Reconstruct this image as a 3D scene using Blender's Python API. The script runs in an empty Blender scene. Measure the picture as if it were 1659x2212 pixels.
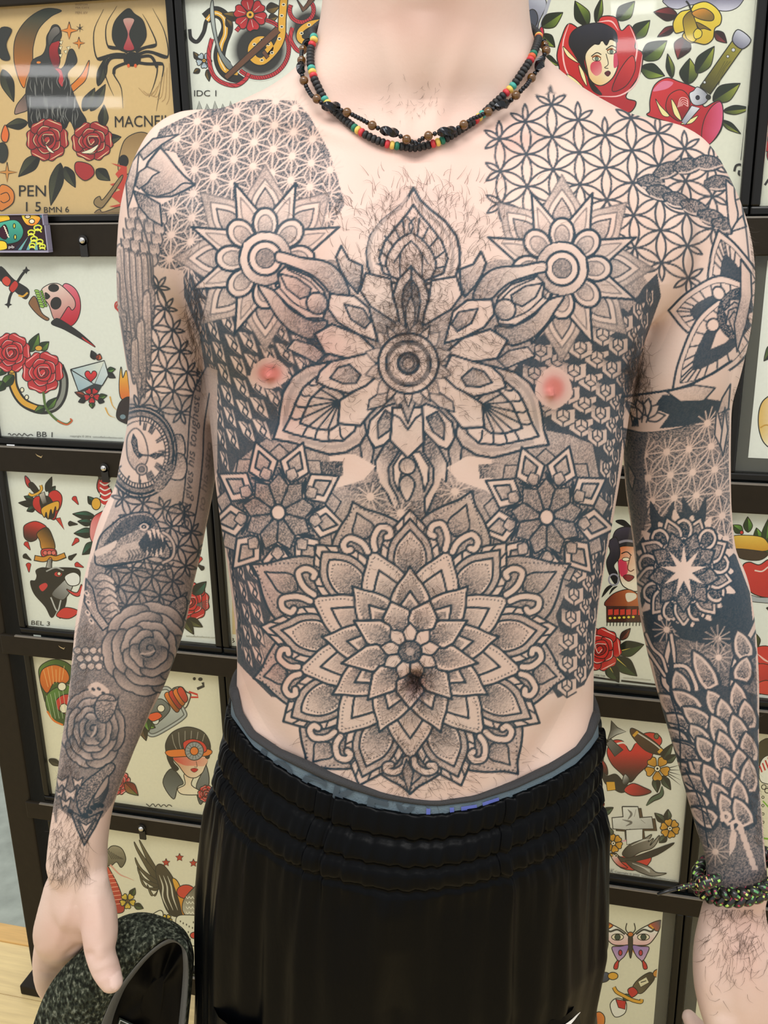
import bpy, bmesh, math, random
import numpy as np
from mathutils import Matrix, Vector, geometry

# ------------------------------------------------------------------ camera, world, lights, exposure
W_PX, H_PX, F_PX = 1659.0, 2212.0, 2163.7
YAW, PITCH, ROLL = math.radians(-14.493), math.radians(18.304), math.radians(1.111)
CAM_Z, WALL_Y = 1.45, 1.39
scene = bpy.context.scene
COL = scene.collection


def cam_axes(yaw):
    cy, sy, cp, sp = math.cos(yaw), math.sin(yaw), math.cos(PITCH), math.sin(PITCH)
    f = np.array([sy * cp, cy * cp, -sp]); r = np.array([cy, -sy, 0.0]); d = np.cross(f, r)
    cr, sr = math.cos(ROLL), math.sin(ROLL)
    return np.array([cr * r + sr * d, -sr * r + cr * d, f])


R_BODY = cam_axes(0.0)            # body frame: u = camera right, v = camera heading, z = up
R_WORLD = cam_axes(YAW)
cam_data = bpy.data.cameras.new('camera')
cam = bpy.data.objects.new('camera', cam_data); COL.objects.link(cam)
cam_data.sensor_fit = 'HORIZONTAL'; cam_data.sensor_width = 36.0
cam_data.lens = F_PX / W_PX * 36.0
cam_data.clip_start = 0.02
_r, _d, _f = [Vector(a) for a in R_WORLD]
cam.matrix_world = Matrix.Translation((0, 0, CAM_Z)) @ Matrix((_r, -_d, -_f)).transposed().to_4x4()
scene.camera = cam

scene.view_settings.view_transform = 'Standard'
scene.view_settings.look = 'None'
scene.view_settings.gamma = 1.0
scene.view_settings.exposure = 0.0
scene.view_settings.use_curve_mapping = False

world = bpy.data.worlds.new('shop_light'); scene.world = world
world.use_nodes = True
world.node_tree.nodes['Background'].inputs[0].default_value = (1.0, 0.995, 0.975, 1)
world.node_tree.nodes['Background'].inputs[1].default_value = 0.86


def area(name, loc, target, sx, sy, power, color=(1, 1, 1)):
    d = bpy.data.lights.new(name, 'AREA'); d.shape = 'RECTANGLE'; d.size = sx; d.size_y = sy
    d.energy = power; d.color = color
    o = bpy.data.objects.new(name, d); COL.objects.link(o)
    o.location = loc
    o.rotation_euler = (Vector(target) - Vector(loc)).to_track_quat('-Z', 'Y').to_euler()
    return o


# ceiling panels of the shop: one over and in front of the customer, two further back in the room
area('ceiling_panel_light', (-0.15, -0.15, 2.75), (-0.2, 0.6, 0.9), 1.3, 0.8, 26, (1.0, 0.975, 0.94))
# rows of ceiling tubes far down the shop: they glint in the picture glass
for _x, _z in ((-7.1, 2.78), (-6.8, 2.42), (-0.6, 3.1), (-0.2, 2.75)):
    area('ceiling_tube_light', (_x, -9.0, _z), (_x * .1, 1.4, 1.5), 1.1, 0.12, 3.2)
area('ceiling_panel_light', (1.3, 0.1, 2.75), (0.4, 0.7, 1.0), 0.6, 0.6, 4, (1.0, 0.95, 0.89))
area('ceiling_panel_light', (-1.7, 0.1, 2.75), (-0.6, 0.8, 0.9), 0.6, 0.6, 4, (1.0, 0.95, 0.89))


# ------------------------------------------------------------------ helpers
def px2uvz(x, y, v):
    """point of the body frame at depth v that the photograph shows at pixel (x, y)"""
    d = np.array([(x - W_PX / 2) / F_PX, (y - H_PX / 2) / F_PX, 1.0]) @ R_BODY
    return np.array([d[0] * v / d[1], v, CAM_Z + d[2] * v / d[1]])


def px2wall(x, y, Y=WALL_Y):
    d = np.array([(x - W_PX / 2) / F_PX, (y - H_PX / 2) / F_PX, 1.0]) @ R_WORLD
    return np.array([d[0] * Y / d[1], Y, CAM_Z + d[2] * Y / d[1]])


def px2floor(x, y, z=0.0):
    d = np.array([(x - W_PX / 2) / F_PX, (y - H_PX / 2) / F_PX, 1.0]) @ R_WORLD
    t = (z - CAM_Z) / d[2]
    return np.array([d[0] * t, d[1] * t, z])


U_AX = R_WORLD[0] * math.cos(ROLL) - R_WORLD[1] * math.sin(ROLL)   # camera right, level
V_AX = np.array([math.sin(YAW), math.cos(YAW), 0.0])


def uvz2w(p):
    p = np.asarray(p, float)
    return p[..., 0:1] * U_AX + p[..., 1:2] * V_AX + p[..., 2:3] * np.array([0, 0, 1.0])


def w2px(p):
    q = (np.asarray(p, float) - np.array([0, 0, CAM_Z])) @ R_WORLD.T
    return q[..., 0] / q[..., 2] * F_PX + W_PX / 2, q[..., 1] / q[..., 2] * F_PX + H_PX / 2, q[..., 2]


def srgb(r, g=None, b=None):
    if g is None: r, g, b = r
    f = lambda c: (c / 255 / 12.92) if c / 255 <= 0.04045 else ((c / 255 + 0.055) / 1.055) ** 2.4
    return (f(r), f(g), f(b), 1.0)


def crom(pts, n=8, closed=False):
    """Catmull-Rom through the points"""
    p = np.asarray(pts, float)
    if len(p) < 3: return p
    if closed:
        q = np.vstack([p[-1], p, p[0], p[1]])
    else:
        q = np.vstack([2 * p[0] - p[1], p, 2 * p[-1] - p[-2]])
    t = np.linspace(0, 1, n, endpoint=False)[:, None]
    out = []
    for i in range(1, len(q) - 2):
        a, b, c, d = q[i - 1], q[i], q[i + 1], q[i + 2]
        out.append(0.5 * (2 * b + (c - a) * t + (2 * a - 5 * b + 4 * c - d) * t ** 2 + (3 * b - a - 3 * c + d) * t ** 3))
    out = np.vstack(out)
    return out if closed else np.vstack([out, p[-1]])


def interp(xs, table):
    t = np.asarray(table, float); o = np.argsort(t[:, 0]); t = t[o]
    return np.stack([np.interp(xs, t[:, 0], t[:, k]) for k in range(1, t.shape[1])], -1)


def tag(o, label=None, cat=None, group=None, kind=None):
    if label: o['label'] = label
    if cat: o['category'] = cat
    if group: o['group'] = group
    if kind: o['kind'] = kind
    return o


def empty(name, loc=(0, 0, 0), rz=0.0):
    o = bpy.data.objects.new(name, None); COL.objects.link(o)
    o.location = loc; o.rotation_euler = (0, 0, rz); o.empty_display_size = 0.05
    return o


class MB:
    """collects vertices and faces; build() links them as ONE mesh object"""
    def __init__(s): s.v = []; s.f = []; s.c = []
    def add(s, v, f, c=None):
        b = len(s.v); s.v += [tuple(map(float, x)) for x in v]; s.f += [tuple(i + b for i in q) for q in f]
        s.c += [c] * len(f)
        return s
    def box(s, a, b, c=None):
        (x0, y0, z0), (x1, y1, z1) = a, b
        return s.add([(x0, y0, z0), (x1, y0, z0), (x1, y1, z0), (x0, y1, z0), (x0, y0, z1), (x1, y0, z1), (x1, y1, z1), (x0, y1, z1)],
                     [(3, 2, 1, 0), (4, 5, 6, 7), (0, 1, 5, 4), (1, 2, 6, 5), (2, 3, 7, 6), (3, 0, 4, 7)], c)
    def tube(s, pts, rad, n=12, c=None, cap=True, flat=None, up=None):
        p = np.asarray(pts, float); rad = np.broadcast_to(np.asarray(rad, float), (len(p),))
        t = np.gradient(p, axis=0); t /= np.linalg.norm(t, axis=1)[:, None] + 1e-12
        nrm = np.array(up, float) if up is not None else (np.array([0, 0, 1.0]) if abs(t[0][2]) < 0.9 else np.array([1.0, 0, 0]))
        vs = []
        for i in range(len(p)):
            nrm = nrm - t[i] * (nrm @ t[i]); nrm /= np.linalg.norm(nrm) + 1e-12
            bn = np.cross(t[i], nrm); r2 = rad[i] * (flat[i] if flat is not None else 1)
            for k in range(n):
                a = 2 * math.pi * k / n
                vs.append(p[i] + nrm * math.cos(a) * r2 + bn * math.sin(a) * rad[i])
        fs = [(i * n + k, i * n + (k + 1) % n, (i + 1) * n + (k + 1) % n, (i + 1) * n + k) for i in range(len(p) - 1) for k in range(n)]
        if cap:
            fs += [tuple(range(n - 1, -1, -1)), tuple((len(p) - 1) * n + k for k in range(n))]
        return s.add(vs, fs, c)
    def loft(s, rings, c=None, cap=True, closed=True):
        n = len(rings[0]); m = n if closed else n - 1
        vs = np.vstack(rings)
        fs = [(i * n + k, i * n + (k + 1) % n, (i + 1) * n + (k + 1) % n, (i + 1) * n + k) for i in range(len(rings) - 1) for k in range(m)]
        if cap:
            fs += [tuple(range(n - 1, -1, -1)), tuple((len(rings) - 1) * n + k for k in range(n))]
        return s.add(vs, fs, c)
    def mesh(s, name, smooth=False):
        me = bpy.data.meshes.new(name); me.from_pydata(s.v, [], s.f)
        if any(c is not None for c in s.c):
            at = me.color_attributes.new('Col', 'FLOAT_COLOR', 'CORNER')
            buf = []
            for f, c in zip(s.f, s.c):
                if c is not None and len(c) == len(f) and not isinstance(c[0], float):
                    for q in c: buf += list(q)
                else:
                    buf += list(c or (1, 1, 1, 1)) * len(f)
            at.data.foreach_set('color', np.array(buf, 'f'))
        if smooth: me.polygons.foreach_set('use_smooth', [True] * len(me.polygons))
        me.update()
        return me
    def build(s, name, mat, parent=None, smooth=False, bevel=0):
        o = bpy.data.objects.new(name, s.mesh(name, smooth)); COL.objects.link(o)
        if mat: o.data.materials.append(mat)
        if bevel:
            m = o.modifiers.new('bevel', 'BEVEL'); m.width = bevel; m.segments = 2; m.limit_method = 'ANGLE'
        if parent: o.parent = parent
        return o


def newmat(name):
    m = bpy.data.materials.new(name); m.use_nodes = True
    return m, m.node_tree.nodes, m.node_tree.links, m.node_tree.nodes['Principled BSDF']


def simple(name, rgb, rough=0.5, metal=0.0, noise=0.0, nscale=40, bump=0.0, spec=0.5, bscale=None):
    m, N, L, b = newmat(name)
    col = srgb(*rgb)
    b.inputs['Roughness'].default_value = rough; b.inputs['Metallic'].default_value = metal
    b.inputs['Specular IOR Level'].default_value = spec
    tc = N.new('ShaderNodeTexCoord'); nz = N.new('ShaderNodeTexNoise'); nz.inputs['Scale'].default_value = nscale
    nz.inputs['Detail'].default_value = 4
    L.new(tc.outputs['Object'], nz.inputs['Vector'])
    mx = N.new('ShaderNodeMix'); mx.data_type = 'RGBA'
    mx.inputs['A'].default_value = tuple(c * (1 - noise) for c in col[:3]) + (1,)
    mx.inputs['B'].default_value = tuple(min(1, c * (1 + noise)) for c in col[:3]) + (1,)
    L.new(nz.outputs['Fac'], mx.inputs['Factor']); L.new(mx.outputs['Result'], b.inputs['Base Color'])
    if bump:
        n2 = N.new('ShaderNodeTexNoise'); n2.inputs['Scale'].default_value = bscale or nscale; n2.inputs['Detail'].default_value = 5
        L.new(tc.outputs['Object'], n2.inputs['Vector'])
        bp = N.new('ShaderNodeBump'); bp.inputs['Strength'].default_value = bump; bp.inputs['Distance'].default_value = 0.002
        L.new(n2.outputs['Fac'], bp.inputs['Height']); L.new(bp.outputs['Normal'], b.inputs['Normal'])
    return m


def vcol_mat(name, rough=0.6, spec=0.3):
    m, N, L, b = newmat(name)
    at = N.new('ShaderNodeVertexColor'); at.layer_name = 'Col'
    nz = N.new('ShaderNodeTexNoise'); nz.inputs['Scale'].default_value = 220; tc = N.new('ShaderNodeTexCoord')
    L.new(tc.outputs['Object'], nz.inputs['Vector'])
    mr = N.new('ShaderNodeMapRange'); mr.inputs['To Min'].default_value = 0.93; mr.inputs['To Max'].default_value = 1.05
    L.new(nz.outputs['Fac'], mr.inputs['Value'])
    mx = N.new('ShaderNodeMix'); mx.data_type = 'RGBA'; mx.blend_type = 'MULTIPLY'; mx.inputs['Factor'].default_value = 1
    L.new(at.outputs['Color'], mx.inputs['A']); L.new(mr.outputs['Result'], mx.inputs['B'])
    L.new(mx.outputs['Result'], b.inputs['Base Color'])
    b.inputs['Roughness'].default_value = rough; b.inputs['Specular IOR Level'].default_value = spec
    return m
_tx = {}


def text_tris(t, shear=0.0, bold=0.0):
    """outline letters as flat triangles, baseline at 0"""
    k = (t, shear, bold)
    if k not in _tx:
        cu = bpy.data.curves.new('lettering', 'FONT'); cu.body = t; cu.shear = shear; cu.offset = bold; cu.resolution_u = 3; cu.fill_mode = 'FRONT'
        o = bpy.data.objects.new('lettering', cu); COL.objects.link(o)
        dg = bpy.context.evaluated_depsgraph_get(); dg.update(); me = bpy.data.meshes.new_from_object(o.evaluated_get(dg)); me.calc_loop_triangles()
        V = np.array([v.co[:2] for v in me.vertices]); V[:, 0] -= V[:, 0].min()
        _tx[k] = (V, [tuple(q.vertices) for q in me.loop_triangles])
        bpy.data.objects.remove(o); bpy.data.meshes.remove(me); bpy.data.curves.remove(cu)
    return _tx[k]
# ------------------------------------------------------------------ ink: the tattoo design, drawn as a map of ink density
IW, IH = 1659, 2212
INK = np.zeros((IH, IW), 'f')
PINK = np.zeros((IH, IW), 'f')
HAIRY = np.zeros((IH, IW), 'f')
_rs = np.random.RandomState(4)
STIP = _rs.rand(IH, IW).astype('f')
STIP = (STIP + np.roll(STIP, 1, 0) + np.roll(STIP, 1, 1) + np.roll(STIP, (1, 1), (0, 1))) / 4
STIP = np.clip((STIP - .5) * 3.2 + .5, 0, 1)
A_ = lambda p: np.asarray(p, float)


def ln(pts, w=4.2, d=.86, closed=False, sm=True, A=None):
    """a drawn line of width w and density d (d = 0 leaves bare skin)"""
    A = INK if A is None else A
    p = crom(pts, 6, closed) if sm and len(pts) > 2 else A_(pts)
    if closed: p = np.vstack([p, p[:1]])
    if d > .3: w = w * 1.16 + .3; d = min(.97, d * 1.08)
    h = w / 2 + .5
    for (ax, ay), (bx, by) in zip(p[:-1], p[1:]):
        x0, x1 = int(min(ax, bx) - h), int(max(ax, bx) + h) + 2; y0, y1 = int(min(ay, by) - h), int(max(ay, by) + h) + 2
        x0, y0 = max(x0, 0), max(y0, 0); x1, y1 = min(x1, IW), min(y1, IH)
        if x0 >= x1 or y0 >= y1: continue
        X = np.arange(x0, x1)[None, :]; Y = np.arange(y0, y1)[:, None]
        dx, dy = bx - ax, by - ay; L = dx * dx + dy * dy + 1e-9
        t = np.clip(((X - ax) * dx + (Y - ay) * dy) / L, 0, 1)
        c = np.clip(h - np.sqrt((X - ax - t * dx) ** 2 + (Y - ay - t * dy) ** 2), 0, 1)
        S = A[y0:y1, x0:x1]
        A[y0:y1, x0:x1] = np.maximum(S, c * d) if d > .3 else S * (1 - c) + d * c


def mask(pts):
    p = A_(pts)
    x0, y0 = np.maximum(np.floor(p.min(0)).astype(int), 0); x1, y1 = np.ceil(p.max(0)).astype(int) + 1
    x1, y1 = min(x1, IW), min(y1, IH)
    if x0 >= x1 or y0 >= y1: return None
    X = np.arange(x0, x1)[None, :] + .01; Y = np.arange(y0, y1)[:, None] + .013
    m = np.zeros((y1 - y0, x1 - x0), bool)
    q = np.roll(p, -1, 0)
    for (ax, ay), (bx, by) in zip(p, q):
        if ay == by: continue
        r = ((Y > min(ay, by)) & (Y <= max(ay, by)))[:, 0]
        if not r.any(): continue
        xc = ax + (Y[r] - ay) / (by - ay) * (bx - ax)
        m[r] ^= X < xc
    return x0, y0, x1, y1, m, X, Y


def fl(pts, v=0.0, st=0.0, A=None):
    """fills a closed shape with density v (st: how dotted)"""
    A = INK if A is None else A
    k = mask(pts)
    if k is None: return
    x0, y0, x1, y1, m, X, Y = k
    A[y0:y1, x0:x1] = np.where(m, v * (1 - st + 2 * st * STIP[y0:y1, x0:x1]), A[y0:y1, x0:x1])


def gr(pts, p0, p1, v0, v1, g=1.0, st=.55):
    """fills a closed shape with dotted shading running from v0 at p0 to v1 at p1"""
    k = mask(pts)
    if k is None: return
    x0, y0, x1, y1, m, X, Y = k
    dx, dy = p1[0] - p0[0], p1[1] - p0[1]; L = dx * dx + dy * dy + 1e-9
    t = np.clip(((X - p0[0]) * dx + (Y - p0[1]) * dy) / L, 0, 1) ** g
    v = v0 + (v1 - v0) * t
    INK[y0:y1, x0:x1] = np.where(m, np.clip(v * (1 - st + 2 * st * STIP[y0:y1, x0:x1]), 0, .9), INK[y0:y1, x0:x1])


def shp(pts, w=4.2, v0=0.0, v1=None, p0=None, p1=None, g=1.0, sm=False, d=.86):
    p = crom(pts, 6, True) if sm else A_(pts)
    if v1 is None: fl(p, v0, .5)
    else: gr(p, p0, p1, v0, v1, g)
    if w: ln(p, w, d, True, False)


def mir(pts):
    p = A_(pts); k = np.maximum(0, .077 - (p[:, 1] - 570) * .00009)
    return np.stack([1776 - p[:, 0], p[:, 1] - k * (p[:, 0] - 888)], 1)


def both(fn, pts, *a, **k):
    fn(pts, *a, **k)
    if 'p0' in k: k = dict(k, p0=mir([k['p0']])[0], p1=mir([k['p1']])[0])
    fn(mir(pts), *a, **k)


class Pol:
    """polar frame of a mandala"""
    def __init__(s, cx, cy, sx=1.0, sy=1.0, rot=0.0, sh=0.0): s.cx, s.cy, s.sx, s.sy, s.rot, s.sh = cx, cy, sx, sy, rot, sh
    def at(s, r, deg, lat=0.0):
        a = math.radians(deg + s.rot); x = r * math.cos(a) - lat * math.sin(a); y = r * math.sin(a) + lat * math.cos(a)
        return (s.cx + x * s.sx + s.sh * y, s.cy - y * s.sy)
    def leaf(s, deg, prof, n=6):
        a = crom([(r, h) for r, h in prof], n) if n else A_(prof)
        return A_([s.at(r, deg, h) for r, h in a] + [s.at(r, deg, -h) for r, h in a[::-1]])
    def draw(s, deg, prof, w=4.2, v0=0.0, v1=None, g=1.0, n=6, d=.86):
        p = s.leaf(deg, prof, n)
        shp(p, w, v0, v1, s.at(prof[0][0], deg), s.at(prof[-1][0], deg), g, d=d)
        return p
    def circ(s, r, w=4.2, v=None, n=40):
        p = A_([s.at(r, a) for a in np.linspace(0, 360, n, endpoint=False)])
        if v is not None: fl(p, v, .35)
        if w: ln(p, w, .86, True, False)


def dots(pts, step=9, r=2.4, d=.85):
    p = crom(pts, 12) if len(pts) > 2 else A_(pts)
    s = np.concatenate([[0], np.cumsum(np.linalg.norm(np.diff(p, axis=0), axis=1))])
    for t in np.arange(0, s[-1], step):
        x, y = np.interp(t, s, p[:, 0]), np.interp(t, s, p[:, 1])
        ln([(x, y), (x + .4, y + .4)], r, d, sm=False)


def inside(poly, pts):
    """which points lie in the polygon"""
    P, q = A_(poly), A_(pts); r = np.zeros(len(q), bool)
    for (ax, ay), (bx, by) in zip(P, np.roll(P, -1, 0)):
        if ay == by: continue
        c = (q[:, 1] > min(ay, by)) & (q[:, 1] <= max(ay, by))
        r ^= c & (q[:, 0] < ax + (q[:, 1] - ay) / (by - ay) * (bx - ax))
    return r


def lattice(o, a, b, poly):
    o, a, b = A_(o), A_(a), A_(b)
    N = [(i, j) for i in range(-14, 15) for j in range(-14, 15)]
    return {ij: o + a * ij[0] + b * ij[1] for ij in N if inside(poly, [o + a * ij[0] + b * ij[1]])[0]}


def flower_of_life(o, a, b, poly, w=3.6, d=.8):
    a, b = A_(a), A_(b); nodes = lattice(o, a, b, poly)
    P = A_(poly); c = P.mean(0)
    for ij, p in nodes.items():
        for dv in (a, b, b - a, -a, -b, a - b):
            q = p + dv
            if not inside(poly, [q])[0]: q = p + dv * .55
            elif tuple(q) < tuple(p): continue
            n = A_([-(q - p)[1], (q - p)[0]]) * .15; m = (p + q) / 2
            for s in (-1, 1):
                t = np.linspace(0, 1, 9)[:, None]
                ln(p * (1 - t) + q * t + s * n * 4 * t * (1 - t), w, d, sm=False)
        ln([p, p + .5], w + 3, d * .9, sm=False)


def dot_stars(o, a, b, poly, grey=.52, w=3.4, core=7.2, jag=0):
    a, b = A_(a), A_(b)
    fl(poly, grey, .5)
    nodes = lattice(o, a, b, poly)
    for ij, p in nodes.items():
        tri = [(a + b) / 3, (2 * b - a) / 3, (b - 2 * a) / 3, -(a + b) / 3, (a - 2 * b) / 3, (2 * a - b) / 3]
        for dv in (a, b, b - a, -a, -b, a - b):
            ln([p, p + dv * .52], w, .06, sm=False)
        for k, dv in enumerate(tri):
            ln([p, p + dv], w - .4, .06, sm=False)
        ln([p, p + .5], core * 2, .0, sm=False)


def curl(P, deg, pts, wo=19, wi=12):
    for s in (-1, 1):
        q = [P.at(r, deg, s * l) for r, l in pts]
        ln(q, wo, .82); ln(q, wi, 0.02)


# ---- flanks: columns of little cubes on black -----------------------------------------------------------------
def cube(x, y, s, kx, sl, tone=0.0):
    h = lambda r, dy=0: A_([(x + r * kx * math.cos(math.radians(t)), y + dy - r * math.sin(math.radians(t)) + sl * r * math.cos(math.radians(t))) for t in (90, 30, -30, -90, -150, 150)])
    o = h(s)
    gr([o[5], o[0], o[1], A_((x, y))], o[0], (x, y), .86, .86, st=.05)
    gr([o[5], A_((x, y - s * .25)), A_((x, y + s * 1.0)), o[4]], o[5], o[4], .55, tone, .6)
    fl([o[1], A_((x, y - s * .25)), A_((x, y + s)), o[2]], .03 + tone)
    ln([(x, y), o[3]], 2.6, .8, sm=False); ln([o[4], o[3], o[2]], 2.6, .8, sm=False)
    q = h(s * .52, s * .05); fl(q, .03 + tone); ln(q, 2.6, .85, True, False)
    for k in (0, 2, 4): ln([(x, y + s * .05), h(s * .52, s * .05)[k]], 2.2, .85, sm=False)


# soft grey ground behind the whole design
fl(crom([(430, 570), (560, 600), (720, 560), (770, 640), (890, 660), (1005, 640), (1070, 560), (1240, 600), (1400, 610), (1340, 900), (1305, 1180), (1270, 1440), (1190, 1500), (886, 1560), (610, 1490), (530, 1430), (490, 1150), (452, 850)], 6, True), .36, .55)
RF = [(1420, 590), (1428, 640), (1392, 740), (1368, 820), (1356, 870), (1345, 950), (1333, 1040), (1318, 1130), (1304, 1220), (1292, 1300), (1284, 1370), (1282, 1440), (1262, 1480),
      (1205, 1508), (1180, 1470), (1220, 1400), (1200, 1330), (1240, 1240), (1290, 1180), (1305, 1090), (1280, 960), (1230, 940), (1180, 930), (1165, 860), (1110, 800), (1150, 740), (1200, 700), (1330, 720), (1390, 620)]
fl(RF, .86, .05)
for row in range(-1, 21):
    for col, (d, kx) in enumerate(((11, .28), (28, .5), (56, .8), (94, 1.0), (136, 1.0), (178, 1.0), (220, 1.0), (262, 1.0))):
        yy = 590 + row * 49 + (24 if col % 2 else 0) + col * 3
        edge = np.interp(yy, [590, 740, 870, 1040, 1220, 1370, 1500], [1425, 1392, 1356, 1333, 1304, 1284, 1280])
        if inside(RF, [(edge - d, yy), (edge - d - 6, yy + 14)]).all(): cube(edge - d, yy, 29, kx, .10, .03 if col < 5 else .2)
LF = [(395, 560), (440, 545), (520, 640), (600, 700), (660, 720), (720, 760), (640, 830), (600, 880), (600, 930), (560, 960), (510, 1000), (490, 1060), (500, 1160), (560, 1210), (600, 1290), (560, 1400), (600, 1480), (620, 1512), (585, 1505), (530, 1450),
      (513, 1430), (512, 1330), (500, 1250), (488, 1160), (476, 1080), (466, 1000), (460, 920), (448, 830), (430, 720), (398, 640)]
fl(LF, .84, .06)
for row in range(0, 22):
    for col, (d, kx) in enumerate(((7, .42), (22, .72), (44, 1.0), (74, 1.25), (106, 1.4), (140, 1.4), (174, 1.4), (208, 1.4))):
        y0 = 585 + row * 47; edge = np.interp(y0, [560, 640, 740, 830, 1000, 1160, 1330, 1500], [380, 385, 418, 440, 460, 482, 508, 514])
        x, y = edge + d, y0 - d * .34 + (0 if col % 2 else 6)
        if not inside(LF, [(x, y), (x + 5, y + 14)]).all(): continue
        o = A_([(x - 13 * kx, y - 27), (x - 2 * kx, y - 25), (x + 4 * kx, y - 19), (x + 9 * kx, y - 22), (x + 14 * kx, y - 3), (x + 19 * kx, y + 23), (x + 7 * kx, y + 15), (x - 4 * kx, y + 1)])
        gr(o, o[3], o[6], .34, .0); fl([o[0], o[1], (x + 4 * kx, y + 6), o[5], o[6], o[7]], .02); ln(o, 2.0, .6, True, False)
        c = A_([(x + 3 * kx, y - 11), (x + 10 * kx, y), (x + 7 * kx, y + 11), (x, y + 1)])
        fl(c, .02); ln(c, 2.6, .85, True, False); ln([o[2], c[1]], 2.2, .8, sm=False); ln([c[2], o[5]], 2.2, .8, sm=False); ln([c[0], (x - 6 * kx, y - 23)], 2, .8, sm=False)

# ---- shoulders ------------------------------------------------------------------------------------------------
LS = [(388, 258), (440, 236), (560, 214), (640, 218), (668, 250), (692, 292), (712, 330), (728, 380), (745, 440), (700, 520), (560, 470), (470, 520), (430, 560), (400, 585), (345, 578), (325, 540), (300, 455), (352, 440), (420, 402), (380, 330), (330, 320), (345, 280)]
dot_stars((464, 329), (41, 15), (-3, 52), LS, .66, 3.4, 7.2)
RS = [(1085, 262), (1135, 226), (1240, 214), (1300, 226), (1400, 255), (1480, 292), (1540, 340), (1560, 420), (1535, 520), (1530, 590), (1490, 640), (1440, 612), (1410, 596), (1390, 560), (1200, 520), (1070, 480), (1052, 400), (1058, 310)]
flower_of_life((1309, 362), (56, -37), (58, 33), RS)

# ---- flowers on the pectorals ---------------------------------------------------------------------------------
def pec_flower(P, swoosh):
    for a in range(0, 360, 45):
        if abs((a - swoosh + 180) % 360 - 180) < 40: continue
        q = P.draw(a, [(70, 30), (110, 42), (135, 40), (165, 22), (202, 0)], 0, .05, .42, 1.5)
        ln(q, 3, .5, True, False); dots(P.leaf(a, [(100, 42), (135, 41), (166, 22), (204, 0)]), 6, 2.2, .6)
        P.draw(a, [(70, 20), (110, 29), (135, 26), (172, 0)], 3, .10, 0.0, d=.55)
        P.draw(a, [(70, 14), (105, 20), (125, 17), (152, 0)], 3.2, .55, .12, d=.75)
    for a in range(22, 360, 45):
        if abs((a + .5 - swoosh + 180) % 360 - 180) < 28: continue
        P.draw(a + .5, [(60, 22), (95, 26), (125, 17), (176, 0)], 4.6, .03)
        P.draw(a + .5, [(70, 11), (98, 13), (120, 8), (142, 0)], 2.6, .22, .05, d=.5)
    for a in range(0, 360, 45):
        if abs((a - swoosh + 180) % 360 - 180) < 20: continue
        P.draw(a, [(48, 19), (72, 27), (92, 24), (106, 12), (109, 0)], 5, .02)
        P.draw(a, [(48, 11), (70, 16), (84, 13), (92, 6), (94, 0)], 2.6, .5, .08, d=.6)
    P.circ(57, 5, 0.02)
    gr(P.leaf(swoosh, [(-57, 0), (-40, 38), (0, 57), (40, 40), (57, 0)]), P.at(55, swoosh), P.at(-20, swoosh), .35, .02)
    P.circ(37, 5, 0.0); P.circ(21, 2.4, .5)


pec_flower(Pol(1214, 580, .98, 1.0), 205)
pec_flower(Pol(573, 558, .98, 1.0), 325)

# ---- the centre of the chest ----------------------------------------------------------------------------------
both(shp, [(1175, 566), (1126, 574), (1073, 579), (1042, 599), (1022, 637), (1030, 650), (1063, 644), (1077, 630), (1105, 609), (1157, 592), (1180, 585)], 4.4, .45, .05, p0=(1040, 640), p1=(1130, 580), sm=True)
both(shp, [(1218, 640), (1199, 672), (1178, 704), (1147, 732), (1105, 746), (1080, 728), (1070, 705), (1105, 706), (1150, 684), (1182, 650)], 4.4, .5, .08, p0=(1085, 730), p1=(1200, 650), sm=True)
both(shp, [(1160, 596), (1105, 614), (1077, 640), (1067, 668), (1078, 700), (1115, 702), (1155, 676), (1185, 648), (1172, 640), (1176, 612)], 4.2, .06)
both(shp, [(1172, 612), (1135, 618), (1104, 638), (1108, 654), (1128, 662), (1157, 642)], 3.8, .42, .0, p0=(1105, 655), p1=(1170, 615))
both(ln, [(1155, 602), (1110, 622), (1086, 644)], 3); both(ln, [(1175, 640), (1140, 672), (1100, 690)], 3)
for q in (A_([(1091 + 23 * math.cos(t), 669 + 23 * math.sin(t)) for t in np.linspace(0, 6.283, 24, endpoint=False)]),):
    both(shp, q, 4.2, .5, 0.0, p0=(1075, 680), p1=(1105, 655))
both(shp, [(993, 582), (1022, 571), (1039, 543), (1050, 568), (1042, 592), (1026, 618), (1004, 642), (996, 620)], 4.6, .5, .04, p0=(1015, 630), p1=(1040, 560))
# ogee above the breastbone
sym = lambda q, ax=893: A_(list(q) + [(2 * ax - x, y) for x, y in q[::-1]])
shp(sym([(930, 612), (982, 602), (992, 575), (994, 545), (986, 510), (962, 478), (930, 452), (908, 432), (894, 406)][::-1][:0] + [(893, 406), (908, 432), (930, 453), (962, 478), (986, 510), (994, 545), (992, 575), (982, 602), (930, 612)]), 5.4, .03)
both(ln, [(897, 428), (915, 454), (950, 485), (972, 518), (979, 556), (971, 594)], 7, .30)
shp(sym([(893, 442), (908, 464), (932, 492), (955, 522), (967, 558), (958, 590), (920, 606)]), 4.6, .12, .02, (893, 600), (893, 450))
both(ln, [(893, 505), (915, 520), (935, 548), (942, 575), (932, 600)], 4.2)
for a, b in (((906, 472), (902, 508)), ((925, 492), (912, 520)), ((944, 515), (926, 536)), ((958, 545), (938, 560)), ((962, 575), (942, 580))): both(ln, [a, b], 3.6, sm=False)
both(ln, [(896, 470), (884, 486), (888, 504)], 3.4); both(ln, [(888, 520), (910, 548), (912, 600)], 3.4); both(ln, [(900, 530), (925, 570)], 3)
both(shp, [(932, 606), (986, 597), (998, 636), (975, 668), (918, 702), (908, 690), (926, 650)], 4.4, .05)
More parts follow.
